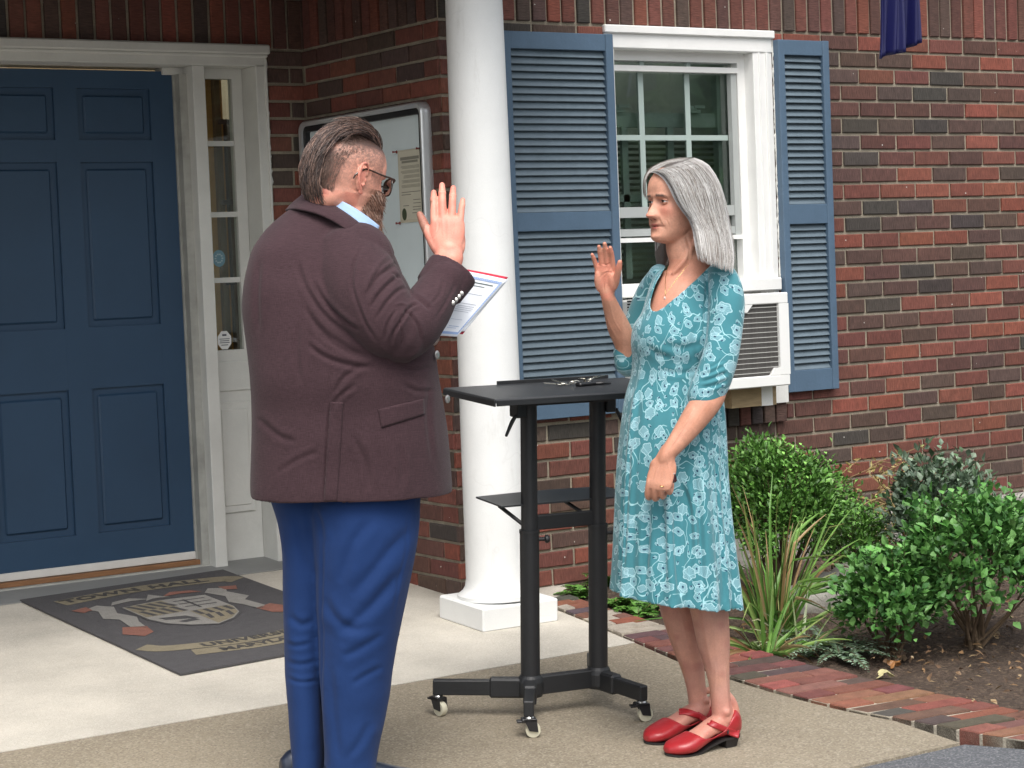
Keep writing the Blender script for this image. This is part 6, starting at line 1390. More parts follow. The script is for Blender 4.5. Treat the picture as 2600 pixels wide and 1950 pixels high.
# --- the papers
PA=empty('held_papers',ma(1020,650,.02),'white certificate papers with blue border and red folder held by the bearded man','papers')
def sheet_(name,tl,tr,br,bl,col_,mt,parent,bow=.004,off=0.):
    tl,tr,br,bl=[np.array(q) for q in (tl,tr,br,bl)]; nrm=np.cross(tr-tl,bl-tl); nrm/=np.linalg.norm(nrm); nrm*=(-1 if nrm@CF>0 else 1)
    fn=lambda u,v:(tl*(1-u)+tr*u)*(1-v)+(bl*(1-u)+br*u)*v+nrm*(bow*math.sin(math.pi*u)*math.cos(v*2)+bow*1.5*v*v+off)
    n_=16; P_=[fn(i/n_,j/n_) for j in range(n_+1) for i in range(n_+1)]; F_=[(j*(n_+1)+i,j*(n_+1)+i+1,(j+1)*(n_+1)+i+1,(j+1)*(n_+1)+i) for j in range(n_) for i in range(n_)]
    o=mesh_obj(name,P_,F_,mt,parent,smooth=True); s_=o.modifiers.new('s','SOLIDIFY'); s_.thickness=.0006; s_.offset=0; return o,fn,nrm
M_PAP=mat('white paper',(.80,.83,.88),.6,.02,9); M_FOLD=mat('red folder',lin(196,40,66),.45,.06,9)
c_tl,c_tr,c_br,c_bl=ma(958,580,.01),ma(1095,607,.10),ma(985,728,-.005),ma(905,722,-.06)
sheet_('folder',ma(960,572,.02),ma(1100,598,.115),ma(1000,722,.01),ma(905,716,-.05),None,M_FOLD,PA,.003,-.006)
sheet_('back_sheet',ma(960,576,.015),ma(1099,604,.108),ma(1003,716,.008),ma(905,718,-.055),None,M_PAP,PA,.004,-.003)
pp_,fn,nrm=sheet_('certificate',c_tl,c_tr,c_br,c_bl,None,M_PAP,PA,.004,0)
pr=MB()
def bar(u0,u1,v0,v1,c_,h=.0011):
    k_=8
    for i in range(k_):
        for (a0,a1) in ((i/k_,(i+1)/k_),):
            ua,ub=u0+(u1-u0)*a0,u0+(u1-u0)*a1; pr.add([fn(ua,v0)+nrm*h,fn(ub,v0)+nrm*h,fn(ub,v1)+nrm*h,fn(ua,v1)+nrm*h],[(0,1,2,3)],c_)
BB=(.30,.42,.68)
bar(.05,.95,.035,.075,BB); bar(.04,.96,.925,.965,BB)
for i in range(12): v0=.05+i*.075; bar(.925,.955,v0,v0+.075,BB); bar(.05,.08,v0,v0+.075,BB)
for i in range(30): u=.06+i*.030; bar(u,u+.016,.042,.068,(.45,.55,.78),.0016); 
for i in range(24): v0=.06+i*.037; bar(.932,.948,v0,v0+.02,(.45,.55,.78),.0016)
for (u0,u1,v0,h_,c_) in ((.30,.86,.115,.016,(.10,.13,.12)),(.40,.75,.165,.012,(.12,.15,.14)),(.45,.82,.30,.006,(.35,.38,.42)),(.5,.84,.46,.006,(.25,.27,.32)),(.5,.84,.50,.006,(.3,.33,.4)),(.5,.84,.53,.006,(.3,.33,.4)),(.5,.84,.56,.006,(.3,.33,.4)),(.5,.80,.59,.006,(.3,.33,.4)),(.55,.8,.72,.006,(.4,.45,.55)),(.60,.84,.83,.008,(.3,.4,.6)),(.58,.8,.86,.006,(.3,.4,.6))): bar(u0,u1,v0,v0+h_,c_)
pr.build('printing',mat('print',(1,1,1),.6,.05,20,attr=True),pp_,fix=False)
# ============================================================ THE ROLLING STAND
TU=np.array([0,-K,1.]); TU/=np.linalg.norm(TU); TA=rad(-8)
TD=np.array([math.cos(TA),math.sin(TA),0]); TD-=TU*(TD@TU); TD/=np.linalg.norm(TD); TE=np.cross(TU,TD)
T0=np.array([-.745,-1.572,0]); T0[2]=K*T0[1]                     # foot of the left post
TAB=empty('rolling_stand',T0,'black height adjustable two post stand on white casters with a lower shelf','stand')
tp_=lambda a,b,h:T0+TD*a+TE*b+TU*h
M_BLK=mat('black powder coat',(.016,.017,.019),.5,.15,30,.0003,500,fine=.15,fscale=500); M_TOP=mat('matt black top',(.028,.030,.033),.42,.12,12,.0003,300,fine=.12,fscale=350)
SP=.234
def post(a):
    m=MB(); m.cyl(tp_(a,0,.115),tp_(a,0,.565),.0295,n=28); m.cyl(tp_(a,0,.565),tp_(a,0,.575),.031,n=28); m.cyl(tp_(a,0,.57),tp_(a,0,.978),.0252,n=28)
    o=m.build('post',M_BLK,TAB,smooth=True)
    k=MB(); k.cyl(tp_(a,0,.545)+TD*.025-TE*.01,tp_(a,0,.545)+TD*.045-TE*.015,.006,n=10); k.lathe(tp_(a,0,.545)+TD*.043-TE*.015,[(.005,0),(.012,.003),(.013,.010),(.009,.016)],12,ax=TD-TE*.3); k.build('clamp_knob',M_BLK,o,smooth=True)
    return o
post(0); post(SP)
# base: cast hubs, beam, four splayed arms
b=MB(); 
def bar3(mb,p0,p1,w_,h_,up=TU,bev=.003):
    p0=np.array(p0);p1=np.array(p1); d=p1-p0; l=np.linalg.norm(d); d/=l; s_=np.cross(up,d); s_/=np.linalg.norm(s_); mb.obox((p0+p1)/2,d,s_,l/2,w_/2,h_/2,bev=bev)
bar3(b,tp_(.02,0,.093),tp_(SP-.02,0,.093),.034,.056)
for a in(0,SP): b.lathe(tp_(a,0,.062),[(.036,0),(.040,.01),(.040,.045),(.036,.058),(.031,.066)],28,ax=TU)
b.build('base_beam',M_BLK,TAB)
ends=[(-.262,.142),(-.118,-.228),(SP+.036,-.226),(SP+.10,.235)]
for k,(ea,eb) in enumerate(ends):
    a0=0 if k<2 else SP; m=MB(); p0=tp_(a0,0,.088); p1=tp_(ea,eb,.088); mid=p0+(p1-p0)*.42
    bar3(m,p0,mid,.040,.060,bev=.006); bar3(m,mid-(p1-p0)*.02,p1,.030,.046,bev=.003)
    o=m.build('foot_arm',M_BLK,TAB)
    c=MB(); q=p1-(p1-p0)/np.linalg.norm(p1-p0)*.014; h0=q-TU*.023
    c.cyl(h0,h0-TU*.010,.012,n=16); o2=None
    f_=TD*[.3,.9,.9,.2][k]+TE*[-.95,-.3,-.2,.9][k]; f_/=np.linalg.norm(f_); s_=np.cross(TU,f_)
    cen=h0-TU*.0405+f_*.012
    c.prism([h0-TU*.008+s_*.017-f_*.016,h0-TU*.008+s_*.017+f_*.022,cen+s_*.017+f_*.014-TU*.006,cen+s_*.017-f_*.012-TU*.002],-s_*.005)
    c.prism([h0-TU*.008-s_*.012-f_*.016,h0-TU*.008-s_*.012+f_*.022,cen-s_*.012+f_*.014-TU*.006,cen-s_*.012-f_*.012-TU*.002],-s_*.005)
    c.obox(h0-TU*.012,f_,s_,.022,.017,.005,bev=.002); c.obox(h0-TU*.016-f_*.022,f_,s_,.014,.012,.003,bev=.001)
    hz=.088-.023-.0; 
    w0=cen; w0=w0-TU*((w0-T0)@TU-.0225)
    o2=c.build('caster',mat('glossy black caster',(.02,.02,.022),.3,.1,20) if k==0 else bpy.data.materials['glossy black caster'],TAB)
    wmm=MB(); wmm.lathe(w0-s_*.011,[(.010,0),(.0215,.001),(.0228,.005),(.0228,.017),(.0215,.021),(.010,.022)],26,ax=s_); wmm.build('wheel',mat('ivory nylon wheel',(.60,.57,.44),.45,.06,30) if k==0 else bpy.data.materials['ivory nylon wheel'],o2,smooth=True)
    wmm=MB(); wmm.lathe(h0-TU*.001,[(.013,0),(.016,-.004),(.013,-.008)],18,ax=TU); wmm.build('swivel_plate',mat('zinc plate',(.5,.5,.48),.3,.1,30,metal=1) if k==0 else bpy.data.materials['zinc plate'],o2,smooth=True)
# top
xl,xr_,yf,yb_2=-.198,.430,-.186,.186
t=MB(); zt=1.0
t.obox(tp_((xl+xr_)/2,(yf+yb_2)/2,zt-.006),TD,TE,(xr_-xl)/2,(yb_2-yf)/2,.006,bev=.003)
tt=t.build('tabletop',M_TOP,TAB)
t=MB(); t.obox(tp_((xl+xr_)/2+.06,yb_2-.002,zt+.004),TD,TE,(xr_-xl)/2-.12,.003,.007,bev=.001)
t.obox(tp_(xl+.001,0,zt-.013),TD,TE,.003,(yb_2-yf)/2-.002,.0085,bev=.001); t.obox(tp_((xl+xr_)/2,yf+.002,zt-.012),TD,TE,(xr_-xl)/2-.006,.003,.0085,bev=.001)
t.build('tabletop_lip',M_BLK,TAB)
t=MB(); t.obox(tp_(SP/2,0,.965),TD,TE,.16,.035,.010,bev=.002)
for a,sg in ((-.0,-1),(SP,1)):
    t.obox(tp_(a+sg*.035,0,.955),TD,TE,.016,.028,.035,bev=.003)
t.build('top_bracket',M_BLK,TAB)
for a,sg in ((0,-1),(SP,1)):
    t=MB(); p=tp_(a+sg*.05,-.02,.925); t.cyl(p-TD*sg*.02,p+TD*sg*.008,.006,n=10); t.tube([p+TD*sg*.004,p+TD*sg*.016-TU*.018,p+TD*sg*.034-TU*.055],[.006,.0062,.0045],8); t.build('lock_lever',M_BLK,TAB,smooth=True)
# shelf between the posts
s_=MB(); zs=.655
arc=[(-.095,.0),(-.095,.195)]
P=[(-.095,-.012),(-.088,.19)]+[(-.088+.45*i/10,.19+.02*math.sin(i/10*math.pi)) for i in range(1,10)]+[(.362,.17),(.372,-.012)]
s_.prism([tp_(a,b_+.005,zs) for a,b_ in P][::-1],-TU*.005); s_.build('shelf',M_TOP,TAB)
s_=MB(); bar3(s_,tp_(.02,0,.575+.02),tp_(SP-.02,0,.575+.02),.02,.045); 
for a in(-.0,SP-.0): bar3(s_,tp_(a-.075 if a==0 else a-.09,.06,zs-.008),tp_(a-.012,.0,.585),.014,.010)
s_.build('shelf_brace',M_BLK,TAB)
# keys left on the top
KY=empty('keys',tp_(.20,.04,1.0),'bunch of silver keys with a black fob lying on the black stand top','keys')
M_SIL=mat('silver key metal',(.75,.72,.62),.25,.2,90,metal=1)
k=MB(); k.obox(tp_(.205,.02,1.006),TD*.95+TE*.3,TE*.95-TD*.3,.036,.013,.006,bev=.004); k.tube([tp_(.235,.03,1.005),tp_(.262,.015,1.006),tp_(.29,.02,1.004)],[.006,.005,.003],8); k.build('key_fob',mat('black fob',(.012,.012,.013),.35,.1,20),KY)
def key(c,ang,tilt):
    d=TD*math.cos(ang)+TE*math.sin(ang)+TU*tilt; d/=np.linalg.norm(d); e=np.cross(TU,d); e/=np.linalg.norm(e); k=MB(); k.lathe(c,[(.011,-.001),(.012,0),(.011,.001)],14,ax=np.cross(d,e)); k.obox(c+d*.028,d,e,.020,.0032,.0010); k.obox(c+d*.034+e*.004,d,e,.010,.002,.0010); k.build('key',M_SIL,KY)
key(tp_(.13,.05,1.006),2.6,.1); key(tp_(.15,.065,1.008),1.9,.15); key(tp_(.225,.05,1.012),.4,.25); key(tp_(.24,.06,1.016),-.3,.2); key(tp_(.215,.065,1.018),1.2,-.1)
k=MB(); k.tube([tp_(.18+.018*math.cos(t_),.05+.012*math.sin(t_),1.010+.003*math.sin(t_*2)) for t_ in np.linspace(0,6.28,16)],.0012,6); k.tube([tp_(.13,.05,1.004),tp_(.15,.03,1.006),tp_(.18,.045,1.006)],.0016,6); k.build('key_ring',M_SIL,KY,smooth=True)
# ============================================================ PLANTS
M_LEAF=mat('leaf',(1,1,1),.45,.16,40,.0,attr=True,spec=.4); M_STEM=mat('woody stem',(.11,.075,.045),.9,.25,40,attr=False)
def leaf_mesh(P,D,Nn,ln_,wd,cols,fold=.25,curve=.15):
    """pointed folded leaves: P base, D direction, Nn normal"""
    n=len(P); S=np.cross(D,Nn); S/=np.linalg.norm(S,axis=1)[:,None]+1e-9; l=ln_[:,None]; w_=wd[:,None]
    a=P; m1=P+D*l*.45-Nn*l*0; t=P+D*l-Nn*l*curve; e1=P+D*l*.42+S*w_+Nn*w_*fold; e2=P+D*l*.42-S*w_+Nn*w_*fold; f1=P+D*l*.75+S*w_*.62+Nn*w_*fold*.6-Nn*l*curve*.5; f2=P+D*l*.75-S*w_*.62+Nn*w_*fold*.6-Nn*l*curve*.5; m2=P+D*l*.75-Nn*l*curve*.5
    V=np.stack([a,m1,m2,t,e1,f1,e2,f2],1).reshape(-1,3); b=np.arange(n)[:,None]*8
    F=[]
    for f in ((0,4,1),(4,5,2,1),(5,3,2),(0,1,6),(1,2,7,6),(2,3,7)): F+= (b+np.array(f)).tolist()
    C=np.repeat(cols,8,0); return V,F,C
def rdir(n,r): v=r.normal(size=(n,3)); return v/np.linalg.norm(v,axis=1)[:,None]
def pal_cols(n,r,pal,var=.22):
    p=np.array(pal); return p[r.integers(len(p),size=n)]*(1+r.uniform(-var,var,(n,1)))
def shrub(name,c,rad3,n,ll,lw,pal,label,group=None,seed=0,sprigs=60,cat='shrub',flat=.0,stems=22):
    r=np.random.default_rng(seed); c=np.array(c,float); rad3=np.array(rad3); root=np.array([c[0],c[1]-0*rad3[1],K*max(c[1],-2.5)-.0])
    e=empty(name,root,label,cat,group)
    # clusters on an uneven shell
    m=260; d=rdir(m,r); d[:,2]=np.abs(d[:,2])*1.05-.30*(r.random(m)<.45); d/=np.linalg.norm(d,axis=1)[:,None]
    rad_=(.55+.50*r.random(m)**.6)*(1+.55*vnoise(d,2.3,seed+1)); cc=c+d*rad3*rad_[:,None]
    k=r.integers(m,size=n); off=r.normal(size=(n,3))*np.array([.028,.028,.026]); P=cc[k]+off; out=(P-c)/rad3; out/=np.linalg.norm(out,axis=1)[:,None]
    D=out*.55+rdir(n,r)*.6+np.array([0,0,.45]); D/=np.linalg.norm(D,axis=1)[:,None]; Nn=rdir(n,r)*.7+np.array([0,0,1.])+out*.3; Nn-=D*(Nn*D).sum(1)[:,None]; Nn/=np.linalg.norm(Nn,axis=1)[:,None]
    cols=pal_cols(n,r,pal); tone=1+.35*vnoise(cc,9,seed+3)[k]; cols*=tone[:,None]
    S=[leaf_mesh(P,D,Nn,ll*r.uniform(.5,1.5,n),lw*r.uniform(.6,1.4,n),cols)]
    # sprigs poking out of the top
    stem=MB()
    for i in range(sprigs):
        dd=rdir(1,r)[0]; dd[2]=abs(dd[2])*.9+.35; dd/=np.linalg.norm(dd); p0=c+dd*rad3*.8; L1=r.uniform(.05,.13); dr=dd*.5+np.array([r.normal(0,.2),r.normal(0,.2),1.]); dr/=np.linalg.norm(dr); p1=p0+dr*L1
        stem.tube([p0,p0*.5+p1*.5+r.normal(0,.004,3),p1],[.0016,.0013,.0008],5)
        q=12; tt=np.linspace(.15,1,q)[:,None]; Pq=p0*(1-tt)+p1*tt; ph=np.arange(q)*2.4; side=np.stack([np.cos(ph),np.sin(ph),np.full(q,.7)],1); side/=np.linalg.norm(side,axis=1)[:,None]
        Nq=np.array([0,0,1.])+0*side; Nq=Nq-side*(Nq*side).sum(1)[:,None]; Nq/=np.linalg.norm(Nq,axis=1)[:,None]
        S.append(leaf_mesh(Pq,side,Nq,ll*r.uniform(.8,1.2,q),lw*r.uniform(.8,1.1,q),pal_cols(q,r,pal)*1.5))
    n0=0;V=[];F=[];C=[]
    for v,f,c_ in S: V.append(v);F+=[[i+n0 for i in q_] for q_ in f];C.append(c_);n0+=len(v)
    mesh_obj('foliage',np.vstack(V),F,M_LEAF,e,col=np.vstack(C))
    for i in range(stems):
        d_=d[r.integers(m)]; tip=c+d_*rad3*.85; mid=root*.55+tip*.45+r.normal(0,.02,3); stem.tube([root+r.normal(0,.02,3)*np.array([1,1,0])-np.array([0,0,.02]),mid,tip],[.007,.0045,.002],6)
    stem.build('stems',M_STEM,e,smooth=True,fix=False); return e
G1=[(.065,.165,.025),(.10,.24,.04),(.045,.115,.022),(.16,.33,.07),(.08,.19,.035)]
bs=on_ground((1694,1300),0); bz=at((1694,1126),bs)[2]
shrub('boxwood_shrub',(bs[0],bs[1],bz),(.215,.21,.262),13500,.021,.0062,G1,'dense bright green box shrub growing against the brick wall beside the woman in teal','garden shrubs',1,150,stems=40)
bs2=on_ground((1845,1262),0); shrub('boxwood_shrub',(bs2[0],bs2[1],bs2[2]+.13),(.13,.14,.17),2800,.019,.006,G1,'smaller green box shrub to the right of the dense round one','garden shrubs',2,24)
# leafy plants lower right
G2=[(.06,.17,.035),(.09,.23,.05),(.04,.12,.03),(.13,.28,.08)]
def at_g(v): return on_ground(v,-.01)
p=at_g((1925,1415)); shrub('leafy_bush',(p[0],p[1],p[2]+.16),(.15,.15,.17),2400,.032,.012,G2,'leafy green bush at the right edge of the garden bed above the fallen leaf',None,5,20,cat='bush')
p=at_g((2090,1400)); shrub('broad_leaved_bush',(p[0]+.05,p[1],p[2]+.25),(.26,.24,.26),4200,.032,.012,G2,'large leafy bush at the far right end of the garden bed',None,6,30,cat='bush')
p=at_g((2080,1290)); shrub('silvery_bush',(p[0],p[1]+.1,p[2]+.28),(.20,.2,.22),1800,.035,.010,[(.10,.15,.10),(.14,.19,.13),(.06,.11,.05)],'grey green bush against the stone ledge at the right',None,9,20,cat='bush')
def blades(name,c,n,h,spread,wd,pal,label,seed,up=.8,cat='plant',kink=.12,dead=.1,lenv=.35,tuft=.03):
    r=np.random.default_rng(seed); c=np.array(c,float); V=[];F=[];C=[];n0=0
    for i in range(n):
        a=r.uniform(0,6.283); o=c+np.array([math.cos(a)*r.random()*tuft,math.sin(a)*r.random()*tuft,-.01]); L1=h*r.uniform(1-lenv,1.0); sp=spread*r.random()**.7; d=np.array([math.cos(a)*sp,math.sin(a)*sp,up+r.random()*.3]); d/=np.linalg.norm(d); k=9
        P=[o]; dd=d.copy(); bend=r.uniform(.05,.30)*sp*1.6
        for j in range(k):
            dd=dd+np.array([math.cos(a)*bend*.3,math.sin(a)*bend*.3,-bend*.55*(j/k)*1.7]); 
            if r.random()<kink*.25: dd=dd+np.array([0,0,-.7])
            dd/=np.linalg.norm(dd); P.append(P[-1]+dd*L1/k)
        P=np.array(P); T=np.gradient(P,axis=0); T/=np.linalg.norm(T,axis=1)[:,None]; s=np.cross(T,[math.cos(a+.6),math.sin(a+.6),.2]); s/=np.linalg.norm(s,axis=1)[:,None]; nr=np.cross(s,T)
        w_=wd*r.uniform(.6,1.2)*np.sqrt(np.clip(1-np.linspace(0,1,k+1)**1.8,.02,1))[:,None]
        ring=np.stack([P-s*w_,P-nr*w_*.35,P+s*w_],1).reshape(-1,3); V.append(ring); 
        c_=np.array(pal[r.integers(len(pal))])*r.uniform(.8,1.2); 
        if r.random()<dead: c_=np.array([(.30,.20,.09),(.24,.15,.07),(.38,.28,.14)][r.integers(3)])
        tip=np.array([.30,.22,.10]); tt=np.repeat(np.linspace(0,1,k+1),3)[:,None]**4*.6*(r.random()<.5); C.append(c_*(1-tt)+tip*tt)
        for j in range(k):
            for q in (0,1): F.append([n0+j*3+q,n0+j*3+q+1,n0+j*3+3+q+1,n0+j*3+3+q])
        n0+=len(ring)
    o=mesh_obj(name,np.vstack(V),F,M_LEAF,None,col=np.vstack(C)); tag(o,label,cat); return o
GR=[(.10,.22,.04),(.15,.29,.06),(.07,.17,.03),(.24,.36,.10)]
p=at_g((1672,1382)); blades('strap_leaved_plant',p,84,.62,.50,.0078,GR,'tall strap leaved plant with yellowing blades behind the woman in red shoes',11,up=1.1,dead=.30,tuft=.06,kink=.5,lenv=.5)
p=at_g((1655,1410)); blades('drooping_lily_leaves',p,46,.30,1.5,.0075,GR+[(.22,.32,.12)],'low arching green blades spilling over the brick edging behind the red shoes',12,up=.45,dead=.12,tuft=.05)
p=at_g((1735,1400)); blades('pale_striped_grass',p,30,.22,1.1,.0045,[(.35,.42,.22),(.42,.48,.30),(.20,.30,.10)],'pale striped blades lying toward the brick edging',13,up=.45,dead=.05,tuft=.03)
def fern(name,c,n,h,label,seed,pal,wl=.018,cat='fern',group=None,spread=.9):
    r=np.random.default_rng(seed); c=np.array(c,float); S=[]; st=MB()
    for i in range(n):
        a=r.uniform(0,6.283); d=np.array([math.cos(a)*spread,math.sin(a)*spread,r.uniform(.5,1.1)]); d/=np.linalg.norm(d); L1=h*r.uniform(.6,1.1); k=16; P=[c.copy()]; dd=d.copy()
        for j in range(k): dd=dd+np.array([0,0,-.055]); dd/=np.linalg.norm(dd); P.append(P[-1]+dd*L1/k)
        P=np.array(P); T=np.gradient(P,axis=0); T/=np.linalg.norm(T,axis=1)[:,None]; s=np.cross(T,[0,0,1.]); s/=np.linalg.norm(s,axis=1)[:,None]; up=np.cross(s,T)
        st.tube(P[::3],.0012,5,(1,1,1))
        for sg in(-1,1):
            D=s*sg*.85+T*.5+up*.15+r.normal(0,.12,P.shape); D/=np.linalg.norm(D,axis=1)[:,None]; Nn=up-D*(up*D).sum(1)[:,None]; Nn/=np.linalg.norm(Nn,axis=1)[:,None]; l=wl*np.sin(np.linspace(.25,math.pi*.97,k+1))*r.uniform(1.2,1.8)+.004
            S.append(leaf_mesh(P,D,Nn,l,l*.24,pal_cols(k+1,r,pal)))
    V=[];F=[];C=[];n0=0
    for v,f,c_ in S: V.append(v);F+=[[i+n0 for i in q_] for q_ in f];C.append(c_);n0+=len(v)
    e=empty(name,c,label,cat,group); mesh_obj('fronds',np.vstack(V),F,M_LEAF,e,col=np.vstack(C)); st.build('stalks',M_STEM,e,fix=False); return e
FG=[(.10,.24,.04),(.14,.30,.06),(.07,.18,.03)]
for i,(v,n,h,lb) in enumerate((((1262,1292),9,.13,'small bright fern sprouting beside the column plinth'),((1318,1270),11,.15,'bright fern sprouting behind the right post of the black stand'),((1352,1312),10,.13,'young weed at the foot of the brick wall left of the dress hem'),((1378,1330),12,.12,'small dark green weed beside the brick edging below the dress hem'),((1410,1322),8,.10,'tiny weed between the dress hem and the brick wall'))):
    q=at_g(v); q[0]=max(q[0],.36); q[1]=max(min(q[1],-.05),-1.0); fern('fern',q,n,h,lb,40+i,FG,.024,group='small ferns along the wall foot')
for i,v in enumerate(((1790,1400),(1815,1420))): fern('silver_fern',at_g(v),22,.24,['silvery lacy fern between the strap leaves and the leafy bush','silvery lacy fern nearest the brick edging'][i],50+i,[(.16,.24,.15),(.22,.30,.22),(.09,.15,.08)],.016,group='silvery ferns in the bed',spread=1.3)
p=on_axis((1905,1225),1,-.30); p[2]=K*-.3
r_=np.random.default_rng(3); st=MB(); S=[]
for i in range(9):
    base=np.array([p[0]+r_.normal(0,.05),p[1]+r_.normal(0,.03),K*p[1]-.02]); h=r_.uniform(.30,.52); P=np.array([base+np.array([r_.normal(0,.02)*j,r_.normal(0,.012)*j,h*j/6]) for j in range(7)]); st.tube(P,[.004]*5+[.002,.001],5)
    k=50; t=r_.uniform(.25,1,k); Pq=np.stack([np.interp(t*6,range(7),P[:,c]) for c in range(3)],1); D=rdir(k,r_)+np.array([0,0,.3]); D/=np.linalg.norm(D,axis=1)[:,None]; Nn=np.cross(D,rdir(k,r_)); Nn/=np.linalg.norm(Nn,axis=1)[:,None]
    S.append(leaf_mesh(Pq,D,Nn,r_.uniform(.015,.035,k),r_.uniform(.003,.006,k),pal_cols(k,r_,[(.36,.30,.10),(.30,.22,.08),(.18,.20,.06),(.42,.33,.14)])))
e=empty('withered_plant',p,'tall withered yellow plant against the wall above the stone ledge','plant'); V=[];F=[];C=[];n0=0
for v,f,c_ in S: V.append(v);F+=[[i+n0 for i in q_] for q_ in f];C.append(c_);n0+=len(v)
mesh_obj('dry_leaves',np.vstack(V),F,M_LEAF,e,col=np.vstack(C)); st.build('stalks',mat('tan stalk',(.30,.22,.10),.9,.2,20),e,fix=False)
# stones in the bed
def stone(name,c,sx,sy,sz,label,seed,ang=.3):
    r=np.random.default_rng(seed); V,F=ellipsoid((0,0,0),np.eye(3),(1,1,1),26,18); V=np.sign(V)*np.abs(V)**.7; V=V*(1+.20*vnoise(V,1.6,seed))[:,None]*np.array([sx,sy,sz]); V+=(vnoise(V,14,seed+1)*.010)[:,None]*V/np.linalg.norm(V,axis=1)[:,None]
    c_,s_=math.cos(ang),math.sin(ang); V=V@np.array([[c_,s_,0],[-s_,c_,0],[0,0,1]])+np.array(c); o=mesh_obj(name,V,F,mat('grey weathered stone',(.27,.26,.23),.9,.3,8,.006,40,fine=.15) if 'grey weathered stone' not in bpy.data.materials else bpy.data.materials['grey weathered stone'],None,smooth=True); tag(o,label,'rock'); return o
q=at_g((1800,1300)); stone('rock',(q[0],q[1],q[2]+.02),.28,.16,.085,'flat grey rock under the box shrub behind the strap leaved plant',1,.2)
q=at_g((1880,1290)); stone('rock',(q[0]+.05,q[1]+.05,q[2]+.03),.18,.14,.10,'rounded grey rock beside the stone ledge at the right',2,-.3)
# fallen leaves
def fallen(c,s,col_,label,ang,seed,name='fallen_leaf'):
    r=np.random.default_rng(seed); pts=[]; k=40
    for i in range(k): t=6.283*i/k; rr_=s*(.55+.45*abs(math.cos(2.5*t))**.8)*(1 if abs(t-math.pi)>.3 else .6); pts.append((rr_*math.cos(t+ang),rr_*math.sin(t+ang)*.8,.012*math.sin(t*2)+.01))
    V=[np.array(c)+np.array([0,0,.02])]+[np.array(c)+np.array(p_) for p_ in pts]; F=[(0,1+i,1+(i+1)%k) for i in range(k)]; o=mesh_obj(name,V,F,M_LEAF,None,col=np.tile(col_,(len(V),1))); tag(o,label,'leaf'); sm=o.modifiers.new('s','SOLIDIFY'); sm.thickness=.0012; return o
fallen(at_g((1912,1462)),.034,(.62,.56,.30),'pale cream fallen leaf lying on the soil by the brick edging',.4,1)
fallen(at_g((1932,1440)),.028,(.30,.14,.05),'curled brown fallen leaf behind the pale cream leaf',1.2,2)
fallen(at_g((1705,1285)),.030,(.16,.07,.035),'dark russet fallen leaf in front of the flat grey rock',2.2,3)
r=np.random.default_rng(77); V=[];F=[];C=[]
n=2600; X=r.uniform(.40,3.6,n); Y=r.uniform(-2.5,-.02,n); P=np.stack([X,Y,K*Y+.012+.02*r.random(n)],1); D=rdir(n,r)*np.array([1,1,.25]); D/=np.linalg.norm(D,axis=1)[:,None]; Nn=np.array([0,0,1.])+rdir(n,r)*.5; Nn-=D*(Nn*D).sum(1)[:,None]; Nn/=np.linalg.norm(Nn,axis=1)[:,None]
V,F,C=leaf_mesh(P,D,Nn,r.uniform(.010,.04,n),r.uniform(.003,.010,n),pal_cols(n,r,[(.12,.07,.04),(.20,.12,.06),(.07,.045,.03),(.28,.20,.11),(.05,.035,.025)]))
tag(mesh_obj('leaf_litter',V,F,M_LEAF,None,col=C),'brown leaf litter and bark scattered over the soil','leaf litter',kind='stuff')
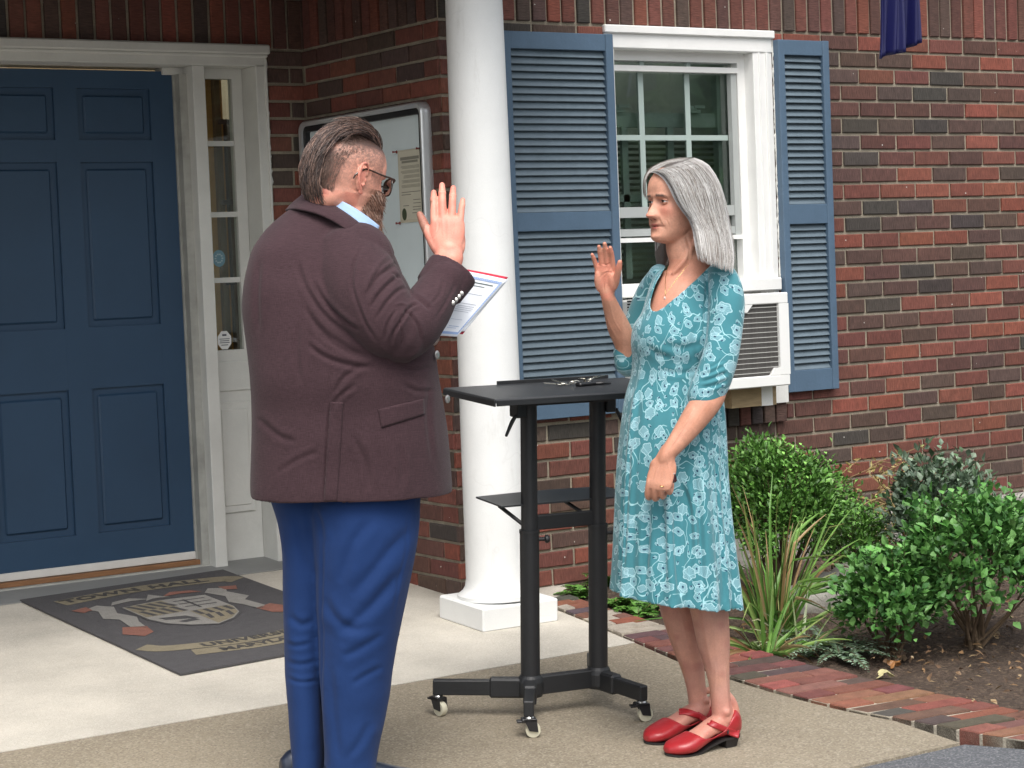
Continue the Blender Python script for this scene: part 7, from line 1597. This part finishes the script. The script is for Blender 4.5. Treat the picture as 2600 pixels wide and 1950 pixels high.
# the dark blue cloth hanging at the top right
fx=on_axis((1912,0),1,-.75); bl_=on_axis((1908,130),1,-.75)
FL=empty('blue_flag',fx+np.array([.25,0,.3]),'deep blue flag hanging from its pole in front of the brick wall','flag')
V=[];F=[];nx,ny=44,30; x0_=bl_[0]; z0_=bl_[2]
for j in range(ny+1):
    for i in range(nx+1):
        u,v=i/nx,j/ny; x=x0_+.012+u*.17+.035*max(0,.35-v)*(1-u)*0; zz=z0_+(.02+.05*u*u)*(1-v)+v*.62+(-.016*math.exp(-(u/.06)**2)*(1-v)); xx=x-(.020*(1-v)**6)*(u<.03)+.022*v*(1-u); V.append((xx,-.75+.030*math.sin(u*11+v*1.5)*(1-.4*v)+.012*math.sin(u*41),zz))
F=[(j*(nx+1)+i,j*(nx+1)+i+1,(j+1)*(nx+1)+i+1,(j+1)*(nx+1)+i) for j in range(ny) for i in range(nx)]
o=mesh_obj('cloth',V,F,mat('deep blue nylon',(.004,.005,.065),.5,.1,8),FL,smooth=True); sm=o.modifiers.new('s','SOLIDIFY'); sm.thickness=.0015
pl_=MB(); pl_.tube([(x0_+.2,-.05,z0_+.62),(x0_+.15,-.75,z0_+.66)],.012,10); pl_.tube([(x0_-.02,-.75,z0_+.645),(x0_+.3,-.75,z0_+.66)],.009,10); pl_.build('pole',mat('varnished pole',(.30,.18,.08),.4,.15,9,stretch=(1,1,.1)),FL,smooth=True,fix=False)
# trees over the road, seen only as reflections in the window
def tree(c,h,label,seed):
    r=np.random.default_rng(seed); e=empty('street_tree',c,label,'tree','trees across the road'); c=np.array(c,float); t=MB(); t.tube([c,c+(.1,0,h*.3),c+(0,.1,h*.55)],[.25,.18,.12],10)
    cs=[]
    for i in range(9): q=c+np.array([r.normal(0,h*.15),r.normal(0,h*.15),h*r.uniform(.28,.9)]); t.tube([c+(0,0,h*.35),(c+q)/2+(0,0,h*.1),q],[.10,.07,.03],6); cs.append(q)
    t.build('trunk',M_STEM,e,fix=False); n=4200; k=r.integers(9,size=n); P=np.array(cs)[k]+r.normal(size=(n,3))*h*.10; D=rdir(n,r); Nn=np.cross(D,rdir(n,r)); Nn/=np.linalg.norm(Nn,axis=1)[:,None]
    V,F,C=leaf_mesh(P,D,Nn,r.uniform(.30,.55,n),r.uniform(.12,.2,n),pal_cols(n,r,[(.04,.11,.02),(.06,.15,.03),(.10,.2,.04)])); mesh_obj('crown',V,F,M_LEAF,e,col=C)
for i,(x_,y_,h_,lb) in enumerate(((4.6,-11.5,5.2,'leafy street tree opposite the left part of the window'),(7.2,-13.5,6.6,'tall leafy street tree opposite the window'),(10.2,-12.5,6.0,'broad leafy street tree right of the tall one'),(13.5,-14.5,7.2,'tallest street tree across the road'),(17.5,-13.5,6.4,'round leafy street tree farther along the road'),(22,-15,7.0,'last street tree at the far end of the road'))): tree((x_,y_,-.16),h_,lb,i+1)
